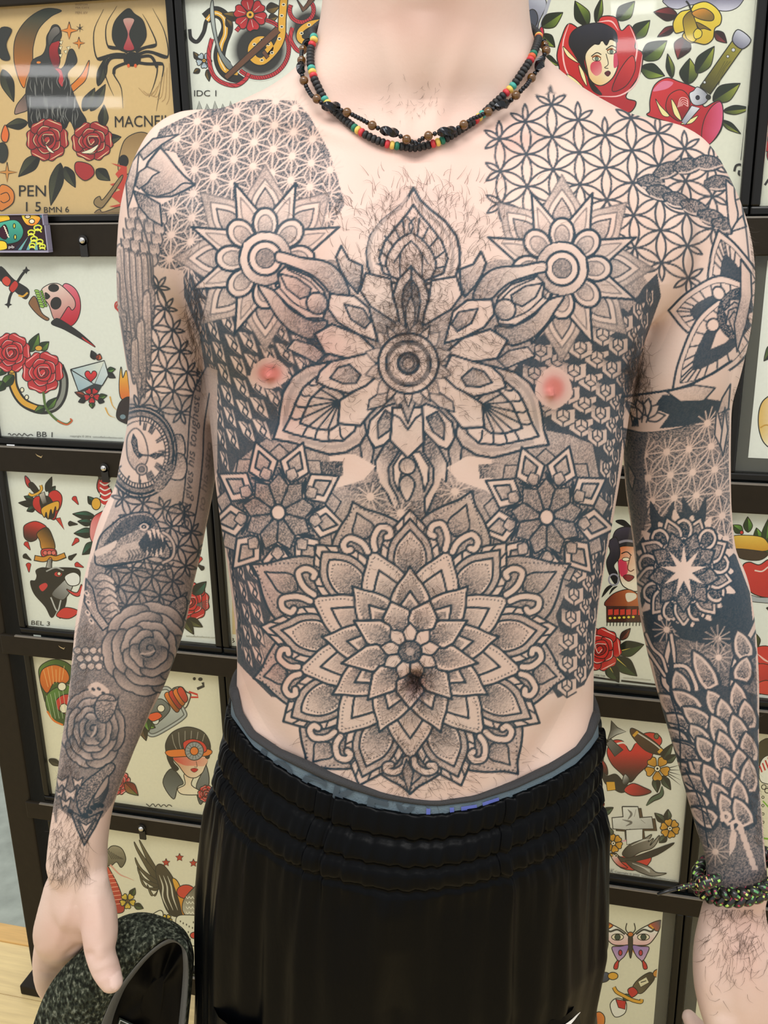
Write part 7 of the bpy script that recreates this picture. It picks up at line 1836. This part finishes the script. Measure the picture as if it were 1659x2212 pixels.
for k in range(3): a.line([(1536 + 8 * k, 184), (1552 + 6 * k, 158 - 4 * k), (1566 + 6 * k, 132)], 1.4, (90, 84, 34))
for x, y, r in ((1584, 108, 4), (1572, 122, 3), (1522, 178, 3)): a.ell(x, y, r, r, (206, 206, 212), lw=1.2)
a.line([(1633, -6), (1628, 66)], 1.5); a.line([(1626, 92), (1620, 226)], 1.5); a.line([(1614, 244), (1600, 346)], 1.5); a.line([(1640, -4), (1622, 228)], 5, K, sm=False); a.line([(1618, 242), (1608, 352)], 5, K, sm=False); a.line([(1586, 370), (1590, 358), (1600, 356), (1608, 366), (1604, 378), (1596, 376), (1597, 368)], 5, K)
sheet(2, 0, a, IVORY, 'pale sheet of a face framed by a red rose and a switchblade knife')

a = Art(); a.rose(1180, 780, 60, seed=20); a.leaf(1240, 800, 1300, 830, 16); a.star(1330, 860, 22, GOLD, 5, .45)
sheet(2, 1, a, (222, 202, 168), 'cream sheet mostly hidden behind the elbow and ribs')
a = Art(); a.rose(700, 760, 70, seed=21); a.leaf(780, 800, 840, 830, 16); a.heart(560, 760, 50, RED, DRED)
sheet(1, 1, a, WHITE, 'white sheet hidden behind the chest')

# girl with hoop earring
a = Art()
a.poly([(1330, 1126), (1348, 1124), (1366, 1140), (1386, 1150), (1352, 1138)], K)
a.poly([(1322, 1168), (1330, 1146), (1350, 1138), (1372, 1142), (1400, 1160), (1400, 1200), (1368, 1186), (1340, 1186), (1322, 1180)], (70, 62, 76), (28, 24, 28), (1340, 1142), (1350, 1186)); a.line([(1326, 1176), (1352, 1168), (1378, 1172)], 5, (150, 140, 150))
a.poly([(1336, 1184), (1366, 1180), (1400, 1190), (1404, 1240), (1380, 1276), (1352, 1270), (1340, 1254), (1336, 1220)], (214, 110, 56), (240, 228, 208), (1338, 1190), (1376, 1226), lw=2.2); a.poly([(1337, 1210), (1352, 1212), (1356, 1236), (1344, 1246), (1337, 1232)], (206, 54, 84), lw=0); a.line([(1342, 1196), (1354, 1192), (1364, 1200)], 2.4); a.ell(1352, 1208, 8, 4, CREAM, lw=1.4); a.line([(1362, 1200), (1356, 1226), (1362, 1234), (1370, 1230)], 2, (96, 40, 30)); a.poly([(1346, 1246), (1356, 1241), (1370, 1246), (1358, 1256)], (130, 26, 36), lw=1.4)
a.poly([(1330, 1160), (1314, 1172), (1318, 1192), (1310, 1214), (1316, 1240), (1330, 1262), (1334, 1240), (1326, 1222), (1338, 1204), (1338, 1180)], (60, 54, 66), (24, 22, 26), (1316, 1180), (1334, 1240)); a.line([(1300, 1290), (1312, 1272), (1326, 1262)], 8, K, taper=2); a.line([(1316, 1284), (1324, 1272), (1334, 1266)], 5, K, taper=2); a.ell(1326, 1252, 11, 12, None, lw=3.4, lc=(150, 146, 160))
a.poly([(1310, 1310), (1318, 1288), (1340, 1276), (1362, 1274), (1384, 1290), (1394, 1314)], (110, 40, 26), (200, 110, 60), (1316, 1300), (1366, 1280)); a.poly([(1352, 1282), (1372, 1282), (1374, 1292), (1356, 1300)], (232, 220, 200), lw=0); a.poly([(1310, 1310), (1394, 1310), (1394, 1344), (1310, 1344)], (70, 30, 24), lw=1.6, sm=False)
for k in range(6): a.poly([(1313 + 13 * k, 1316), (1324 + 13 * k, 1315), (1324 + 13 * k, 1328), (1313 + 13 * k, 1329)], (206, 60, 46), lw=1.2, sm=False); a.ell(1318 + 10 * k, 1335 - k * .5, 3.6, 3, (232, 206, 70), lw=1)
for k in range(12): a.line([(1312 + 7 * k, 1340), (1311 + 7 * k, 1352)], 1.8, K, sm=False)
a.leaf(1340, 1382, 1362, 1357, 8, (150, 70, 50), (80, 40, 34))
for x0, y0, x1, y1, w in ((1332, 1408, 1391, 1392, 17), (1330, 1420, 1376, 1460, 17), (1312, 1432, 1337, 1474, 15)): a.leaf(x0, y0, x1, y1, w, (64, 84, 44), (28, 40, 26)); a.line([(x0, y0), ((x0 + x1) / 2, (y0 + y1) / 2)], 3, (214, 190, 80), taper=1)
a.rose(1296, 1402, 46, (206, 50, 44), (150, 28, 30), (244, 200, 190), 14); a.line([(1280, 1462), (1334, 1470)], 4, K, sm=False); a.line([(1342, 1470), (1420, 1479)], 4, K, sm=False); a.text('1998 TAK', 1284, 1460, 4, (120, 116, 108), 24, .08); a.text('tattooflashcollective', 1346, 1465, 3.5, (170, 164, 150), 60, .08)
sheet(2, 2, a, (224, 220, 204), 'ivory sheet of a girl with a hoop earring and a red rose')

# hearts and crosses
a = Art()
c0 = (1312, 1600)
for k in range(4):
    t = .65 + k * 1.571; d, n = A_((math.cos(t), math.sin(t))), A_((-math.sin(t), math.cos(t))); b = A_(c0)
    a.poly([b, b + d * 22 + n * 8, b + d * 40 + n * 20, b + d * 36, b + d * 40 - n * 20, b + d * 22 - n * 8], (210, 208, 200), (50, 48, 46), b + n * 14 + d * 20, b - n * 12 + d * 20, sm=False)
a.ell(1404, 1600, 26, 18, (206, 54, 44)); a.heart(1361, 1640, 50, (206, 50, 44), (36, 32, 30)); a.line([(1322, 1610), (1346, 1604), (1360, 1612), (1376, 1602), (1400, 1612)], 4, (232, 222, 210)); a.poly([(1309, 1606), (1320, 1596), (1346, 1620), (1328, 1634)], (120, 116, 112), (60, 58, 56), (1310, 1600), (1340, 1630), sm=False)
a.poly([(1361, 1578), (1370, 1574), (1412, 1600), (1440, 1628), (1432, 1632), (1396, 1622), (1368, 1594)], (92, 62, 42), (60, 42, 30), (1370, 1576), (1410, 1624)); a.line([(1376, 1582), (1410, 1604), (1432, 1622)], 3, (206, 200, 190)); a.line([(1368, 1590), (1378, 1580)], 6, GOLD, sm=False); a.line([(1422, 1626), (1430, 1618)], 6, GOLD, sm=False); a.ell(1418, 1590, 5, 6, (110, 110, 80))
for x0, y0, x1, y1, w in ((1430, 1640, 1453, 1606, 9), (1436, 1646, 1462, 1630, 9), (1416, 1678, 1420, 1712, 9), (1430, 1676, 1449, 1706, 9)): a.leaf(x0, y0, x1, y1, w, (90, 110, 84), (40, 44, 38))
for k in range(5): a.line([(1440, 1660 + 3 * k), (1470, 1652 + 11 * k)], 2.4, (60, 56, 52), taper=1)
a.bloom(1420, 1660, 27, (222, 158, 50), 5)
a.poly([(1276, 1640), (1296, 1638), (1310, 1654), (1312, 1674), (1296, 1664), (1282, 1668), (1276, 1660)], (206, 56, 50), (60, 30, 28), (1290, 1640), (1300, 1672)); a.poly([(1298, 1664), (1310, 1676), (1330, 1672), (1346, 1688), (1360, 1702), (1342, 1712), (1320, 1700), (1306, 1690)], (44, 40, 38)); a.poly([(1309, 1688), (1328, 1688), (1330, 1706), (1312, 1708)], GOLD, lw=1.6, sm=False); a.poly([(1348, 1706), (1366, 1692), (1390, 1700), (1407, 1710), (1388, 1718), (1364, 1718)], (206, 56, 50), (110, 30, 30), (1360, 1696), (1390, 1718)); a.poly([(1344, 1690), (1350, 1672), (1360, 1684), (1352, 1696)], (206, 204, 198), K, (1344, 1676), (1356, 1692)); a.star(1286, 1700, 16, (206, 80, 46)); a.star(1286, 1700, 8, K); a.drop(1294, 1722, 6, 2.6, (50, 48, 46)); a.drop(1300, 1737, 6, 2.9, (206, 56, 50))
a.line([(1430, 1698), (1428, 1716), (1410, 1726), (1396, 1740)], 13, K, taper=2); a.line([(1430, 1698), (1428, 1716), (1410, 1726), (1396, 1740)], 8, (78, 96, 76), taper=2); a.leaf(1300, 1758, 1325, 1744, 8, (90, 120, 90), (40, 56, 44)); a.leaf(1308, 1812, 1314, 1784, 9, (90, 110, 84), (40, 46, 40)); a.leaf(1312, 1834, 1296, 1842, 7, (60, 70, 56), (36, 40, 34))
cr_ = [(1344, 1742), (1378, 1742), (1382, 1766), (1408, 1764), (1412, 1790), (1384, 1790), (1388, 1820), (1352, 1830), (1350, 1792), (1324, 1790), (1322, 1766), (1346, 1764)]
a.poly([(x + 7, y + 4) for x, y in cr_], (84, 64, 46), sm=False); a.poly(cr_, (236, 234, 226), (170, 168, 162), (1340, 1745), (1380, 1820), lw=2.4, sm=False)
for q in ([(1356, 1748), (1364, 1758), (1356, 1770)], [(1344, 1770), (1364, 1776), (1352, 1784)], [(1384, 1770), (1394, 1778)], [(1360, 1790), (1374, 1800), (1364, 1816)], [(1374, 1748), (1370, 1764)]): a.line(q, 5, (120, 116, 110), taper=2)
a.poly([(1334, 1824), (1360, 1812), (1400, 1818), (1396, 1850), (1350, 1846)], (232, 160, 180), (236, 226, 206), (1360, 1830), (1400, 1820), lw=0); a.ell(1366, 1850, 42, 30, (206, 60, 48)); a.poly([(1320, 1820), (1410, 1812), (1412, 1846), (1330, 1850)], (226, 218, 200), lw=0, sm=False); a.poly([(1352, 1792), (1388, 1790), (1388, 1818), (1354, 1824)], (226, 224, 216), sm=False)
for x0, y0, x1, y1, w in ((1436, 1776, 1414, 1756, 8), (1442, 1772, 1443, 1748, 8), (1440, 1806, 1424, 1820, 8), (1320, 1806, 1316, 1786, 7)): a.leaf(x0, y0, x1, y1, w, (110, 126, 100), (48, 54, 44))
a.bloom(1447, 1789, 21, (222, 160, 50), 6); a.bloom(1325, 1821, 20, (222, 160, 50), 6)
a.poly([(1344, 1844), (1360, 1824), (1390, 1812), (1408, 1802), (1400, 1818), (1412, 1810), (1404, 1826), (1424, 1804), (1420, 1818), (1408, 1832), (1384, 1840), (1360, 1852)], (60, 54, 48), (150, 142, 130), (1350, 1846), (1410, 1806)); a.poly([(1318, 1844), (1330, 1842), (1340, 1850), (1362, 1852), (1410, 1836), (1457, 1820), (1420, 1846), (1380, 1858), (1356, 1862), (1336, 1858)], (66, 60, 54), (40, 36, 34), (1330, 1846), (1440, 1830)); a.poly([(1352, 1858), (1376, 1862), (1402, 1872), (1418, 1884), (1440, 1886), (1410, 1892), (1378, 1882), (1360, 1870)], (60, 54, 48), (160, 152, 140), (1356, 1860), (1420, 1886)); a.poly([(1318, 1843), (1332, 1848), (1342, 1862), (1356, 1874), (1340, 1872), (1326, 1860)], (222, 216, 206), (206, 60, 48), (1322, 1846), (1346, 1872)); a.ell(1331, 1848, 2.5, 2.5, K, lw=1, lc=CREAM); a.poly([(1318, 1843), (1324, 1846), (1322, 1850)], GOLD, lw=1)
for k in range(4): a.line([(1364 + 4 * k, 1826 - 2 * k), (1392 + 4 * k, 1812)], 1.2, (200, 196, 186)); a.line([(1366 + 6 * k, 1864 + 2 * k), (1404, 1878 + 2 * k)], 1.2, (200, 196, 186))
a.text('STAK', 1298, 1884, 11, (150, 148, 140), 28, .12, .3); a.text('Copyright © 2003  tattooflashcollective.com', 1328, 1884, 4, (120, 116, 106), 132, .15)
sheet(2, 3, a, (226, 222, 208), 'ivory sheet of a pierced red heart, a stone cross and a swallow')

# butterfly with eyes
a = Art()
for s in (-1, 1):
    X = lambda x: 1362 + s * (x - 1362)
    q = lambda P: [(X(x), y) for x, y in P]
    a.ell(X(1384), 2052, 18, 12, (226, 150, 50), lw=0)
    a.poly(q([(1364, 2028), (1376, 2012), (1400, 1998), (1428, 1988), (1424, 2008), (1414, 2026), (1400, 2040), (1378, 2042), (1366, 2040)]), (238, 236, 226), (232, 180, 180), (X(1390), 2010), (X(1390), 2042), lw=2.2); a.poly(q([(1400, 1998), (1428, 1988), (1423, 2010), (1412, 2008)]), (206, 90, 46), (90, 90, 100), (X(1404), 2006), (X(1428), 1992)); a.line(q([(1404, 1998), (1414, 2008)]), 3, GOLD)
    a.ell(X(1390), 2024, 13, 7, CREAM, lw=1.8); a.ell(X(1390), 2024, 6, 6, (60, 76, 66)); a.line(q([(1374, 2018), (1390, 2008), (1406, 2012), (1414, 2006)]), 4, (60, 60, 56))
    a.poly(q([(1366, 2042), (1384, 2044), (1402, 2046), (1396, 2064), (1390, 2076), (1392, 2090), (1386, 2076), (1374, 2064)]), (150, 120, 190), (206, 170, 190), (X(1370), 2046), (X(1390), 2080), lw=2); a.ell(X(1384), 2058, 4, 6, (186, 50, 60)); a.poly(q([(1388, 2074), (1396, 2082), (1398, 2092), (1390, 2092)]), (200, 50, 46))
    a.line(q([(1363, 2020), (1372, 2008), (1370, 1994)]), 2.2)
a.poly([(1358, 2022), (1366, 2022), (1366, 2050), (1362, 2070), (1358, 2050)], (52, 46, 40)); a.ell(1362, 2018, 6, 5, (196, 110, 46))
a.poly([(1278, 2100), (1300, 2104), (1318, 2112), (1302, 2120), (1270, 2122), (1268, 2106)], (100, 96, 80), (60, 56, 46), (1280, 2104), (1300, 2120)); a.poly([(1282, 2106), (1308, 2100), (1318, 2108), (1310, 2120), (1286, 2122)], (84, 90, 112), (56, 60, 76), (1300, 2100), (1300, 2122)); a.ell(1324, 2108, 11, 8, GOLD); a.poly([(1276, 2120), (1290, 2126), (1298, 2134), (1290, 2140), (1272, 2132)], GOLD)
for k in range(2): a.poly([(1274, 2140 + 22 * k), (1290, 2138 + 22 * k), (1286, 2156 + 18 * k), (1264, 2160 + 22 * k)], (206, 200, 190), (60, 56, 52), (1268, 2150 + 20 * k), (1290, 2150 + 20 * k))
a.poly([(1294, 2018), (1308, 2024), (1296, 2036)], ORNG)
a.poly([(1366, 2136), (1378, 2116), (1404, 2100), (1414, 2112), (1402, 2130), (1384, 2146)], (110, 96, 70), (60, 52, 40), (1372, 2130), (1410, 2110)); a.poly([(1378, 2120), (1396, 2110), (1402, 2122), (1384, 2132)], (226, 216, 180), lw=1.4, sm=False); a.line([(1384, 2122), (1396, 2118)], 2); a.ell(1420, 2102, 10, 8, (206, 140, 60), rot=-.5); a.poly([(1356, 2138), (1368, 2132), (1378, 2144), (1364, 2154)], (196, 50, 46)); a.ell(1354, 2154, 9, 7, (70, 110, 76), rot=.3); a.line([(1326, 2132), (1332, 2142), (1346, 2150), (1366, 2160), (1384, 2164), (1386, 2158)], 9, K); a.line([(1326, 2132), (1332, 2142), (1346, 2150), (1366, 2160), (1384, 2164), (1386, 2158)], 6, GOLD)
a.poly([(1318, 2170), (1332, 2156), (1352, 2164), (1350, 2188), (1328, 2196)], (236, 232, 220), lw=1.8); a.poly([(1330, 2158), (1352, 2162), (1350, 2180), (1336, 2176)], (196, 50, 46), sm=False); a.poly([(1266, 2216), (1290, 2186), (1306, 2196), (1300, 2220)], (206, 70, 50), (226, 140, 60), (1270, 2210), (1300, 2196))
sheet(2, 4, a, (226, 220, 196), 'ivory sheet of a butterfly with eyes on its wings', mount=(.004, .020, .008, .004))

# column at the edge of the frame
a = Art(); a.line([(1652, 400), (1664, 384), (1680, 380)], 5, K); a.rose(1700, 300, 60, seed=30); a.leaf(1690, 380, 1740, 400, 14); a.heart(1760, 180, 40, RED, DRED)
sheet(3, 0, a, IVORY, 'pale sheet at the top, only its lower corner in view')
a = Art(); a.poly([(1638, 902), (1642, 878), (1652, 862), (1672, 852), (1700, 860), (1716, 900), (1704, 950), (1670, 968), (1650, 956), (1640, 930)], (222, 180, 90), (244, 238, 222), (1642, 910), (1668, 915), lw=2.4); a.line([(1642, 924), (1656, 918), (1680, 924)], 3, (200, 150, 60)); a.ell(1672, 892, 8, 10, K); a.ell(1700, 892, 8, 10, K); a.rose(1720, 700, 46, seed=31); a.leaf(1680, 740, 1650, 780, 12)
sheet(3, 1, a, (232, 232, 226), 'white sheet with a wide grey mount and a yellow-edged skull', mount=(.016, .016, .012, .019))
a = Art()
for x0, y0, x1, y1 in ((1604, 1150, 1582, 1134), (1616, 1150, 1615, 1116), (1640, 1170, 1634, 1140), (1652, 1178, 1660, 1120), (1646, 1200, 1662, 1160)): a.leaf(x0, y0, x1, y1, 10, (130, 190, 70), (40, 80, 34))
a.poly([(1580, 1160), (1610, 1156), (1650, 1162), (1660, 1188), (1618, 1190), (1582, 1184)], (232, 190, 80), (206, 150, 46), (1600, 1158), (1600, 1188)); a.poly([(1584, 1186), (1640, 1190), (1660, 1196), (1640, 1210), (1600, 1206)], (60, 44, 34)); a.ell(1602, 1150, 4, 4, (206, 40, 40))
a.poly([(1604, 1224), (1618, 1214), (1640, 1220), (1664, 1208), (1690, 1230), (1694, 1262), (1670, 1290), (1630, 1284), (1610, 1262)], (206, 54, 50), (186, 40, 42), (1620, 1216), (1650, 1290), lw=2.2); a.line([(1630, 1232), (1646, 1234), (1660, 1224)], 3, (236, 210, 200)); a.poly([(1616, 1284), (1640, 1290), (1680, 1292), (1690, 1304), (1650, 1302), (1622, 1298)], (170, 176, 182), lw=1.4); a.line([(1656, 1312), (1668, 1324)], 5, K)
a.leaf(1634, 1400, 1626, 1362, 12, (80, 96, 50), (36, 44, 28)); a.poly([(1630, 1402), (1660, 1396), (1680, 1420), (1660, 1440), (1640, 1434)], (206, 54, 50)); a.poly([(1632, 1440), (1660, 1436), (1690, 1460), (1680, 1490), (1634, 1496)], (206, 54, 48), (170, 36, 38), (1640, 1440), (1660, 1490)); a.line([(1636, 1412), (1650, 1424), (1664, 1432)], 4, (240, 190, 180), taper=2); a.poly([(1630, 1480), (1660, 1470), (1680, 1500), (1632, 1496)], (214, 66, 54))
sheet(3, 2, a, (230, 232, 226), 'white sheet of a red apple under a gold banner')
a = Art(); a.ell(1664, 1630, 34, 36, (66, 58, 40), lw=2)
a.poly([(1640, 1660), (1648, 1638), (1666, 1632), (1690, 1650), (1690, 1690), (1646, 1690)], (236, 232, 220), lw=1.8)
for k in range(5): a.line([(1641 + 6 * k, 1654 - 6 * k), (1646 + 7 * k, 1668 - 4 * k)], 3.4, (196, 50, 46))
for k in range(4): a.ell(1650 + 7 * k, 1700 + 8 * (k % 2), 5, 5, None, lw=1.8); a.ell(1648, 1722 + 18 * k, 2.6, 2.6, None, lw=1.4)
a.line([(1648, 1730), (1668, 1752)], 3, (130, 180, 60)); a.line([(1644, 1810), (1676, 1814)], 4, (130, 180, 60)); a.line([(1646, 1850), (1660, 1846), (1670, 1856)], 2.4)
sheet(3, 3, a, WARM, 'ivory sheet with striped red and white shapes beside the wrist', mount=(.012, .012, .006, .006))
a = Art(); a.ell(1514, 2024, 9, 7, (196, 150, 90)); a.line([(1506, 2032), (1520, 2036)], 2); a.line([(1500, 2054), (1510, 2052)], 3); a.rose(1580, 2080, 40, seed=33); a.leaf(1610, 2100, 1650, 2130, 12)
sheet(3, 4, a, WARM, 'ivory sheet with a grey-brown mount behind the hanging hand', mount=(.020, .020, .012, .008))
# second column, lower rows: slivers beside the body
a = Art(); a.poly([(496, 1000), (600, 1000), (600, 1374), (502, 1370)], (214, 188, 140), lw=0, sm=False); a.text('B', 497, 1388, 10, K, 10); a.rose(620, 1200, 60, seed=40)
sheet(1, 2, a, (226, 222, 206), 'cream sheet with a tan panel, a sliver beside the ribs')
a = Art(); a.rose(700, 1600, 60, seed=41); a.heart(560, 1640, 40, RED, DRED); a.leaf(640, 1640, 600, 1690, 14)
sheet(1, 3, a, WARM, 'ivory sheet hidden behind the hips')
a = Art(); a.rose(640, 1980, 60, seed=42); a.star(520, 1960, 30, GOLD, 5, .45)
sheet(1, 4, a, WARM, 'ivory sheet hidden behind the shorts')

# small clear card box leaning on the rail
q0, q1 = px2wall(104, 541, D_ - RF_ - .012), px2wall(100, 464, D_ - RF_ - .012)
cx0, cx1, cz0, cz1, cy = q0[0] - .086, q0[0], q0[2], q1[2], D_ - RF_ - .002
box = empty('card_box', ((cx0 + cx1) / 2, cy, cz0)); tag(box, 'small clear plastic card box with monster artwork propped on the rail', 'box')
off_ = -np.array(box.location)


def bpart(mb, name, mat, bevel=0):
    mb.v = [tuple(np.array(v) + off_) for v in mb.v]; return mb.build(name, mat, box, bevel=bevel)


m_clear = simple('clear_plastic_rim', (150, 146, 170), .12, 0, .05, 40, 0, .7)
for (x0, z0, x1, z1) in ((cx0, cz0 - .003, cx1 + .002, cz0), (cx0, cz1, cx1 + .001, cz1 + .0015), (cx1, cz0, cx1 + .002, cz0 + .036), (cx1 - .002, cz0 + .036, cx1, cz1)): bpart(MB().box((x0, cy - .013, z0), (x1, cy, z1)), 'rim', m_clear, .0006)
bpart(MB().box((cx0, cy - .0095, cz0), (cx1 - .002, cy - .0005, cz1)), 'card_stack', simple('card_stock', (40, 36, 44), .7))
sv_y = PAPER_Y; PAPER_Y = D_ - RF_ - .0118
a = Art(); a.poly([(-40, 463), (99, 464), (102, 540), (-40, 544)], (52, 34, 42), lw=0, sm=False)
for k in range(7): a.poly([(86 + 2 * k, 464), (90 + 2 * k, 464), (70 + 4 * k, 500)], (70, 130, 160), lw=0, sm=False); a.poly([(30 + 9 * k, 540), (37 + 9 * k, 540), (58 + 4 * k, 510)], (110, 170, 170) if k % 2 else (36, 44, 60), lw=0, sm=False)
a.poly([(-40, 464), (10, 462), (22, 474), (8, 482), (-2, 500), (-40, 500)], (236, 206, 60), (230, 130, 50), (0, 465), (0, 500)); a.poly([(46, 464), (60, 462), (86, 468), (84, 480), (72, 488), (56, 484)], (240, 220, 80), (230, 130, 50), (60, 464), (70, 488)); a.ell(60, 468, 6, 4, CREAM); a.ell(69, 478, 6, 5, CREAM)
a.poly([(-30, 520), (-20, 490), (10, 478), (36, 476), (50, 494), (48, 512), (34, 524), (0, 528)], (78, 176, 150), (46, 120, 112), (20, 478), (20, 526)); a.poly([(4, 490), (12, 486), (18, 502), (14, 516), (4, 514), (-4, 502)], (60, 24, 40)); [a.line([(8 + 2 * k, 488 + k * 5), (12 + 2 * k, 493 + 5 * k)], 2.4, CREAM, sm=False) for k in range(5)]
for x, y in ((31, 488), (33, 512)): a.ell(x, y, 2.4, 5, (226, 220, 90))
a.poly([(-40, 524), (6, 520), (16, 532), (8, 540), (-40, 542)], (236, 206, 60))
for x, y, r in ((82, 492, 8), (68, 502, 7), (74, 516, 7), (86, 522, 7), (70, 530, 6), (92, 532, 6)): a.ell(x, y, r, r * .7, None, lw=3, lc=(214, 222, 70)); a.line([(x - r, y + r), (x, y + r * .3), (x + r, y + r * 1.2)], 2.6, (230, 230, 90))
a.text('pb', 19, 536, 6, (236, 236, 236), 12)
v_ = a.mb; v_.v = [(min(max(x, cx0 + .001), cx1 - .0025), y, min(max(z, cz0 + .0005), cz1 - .0005)) for x, y, z in v_.v]
bpart(v_, 'print', m_print); PAPER_Y = sv_y
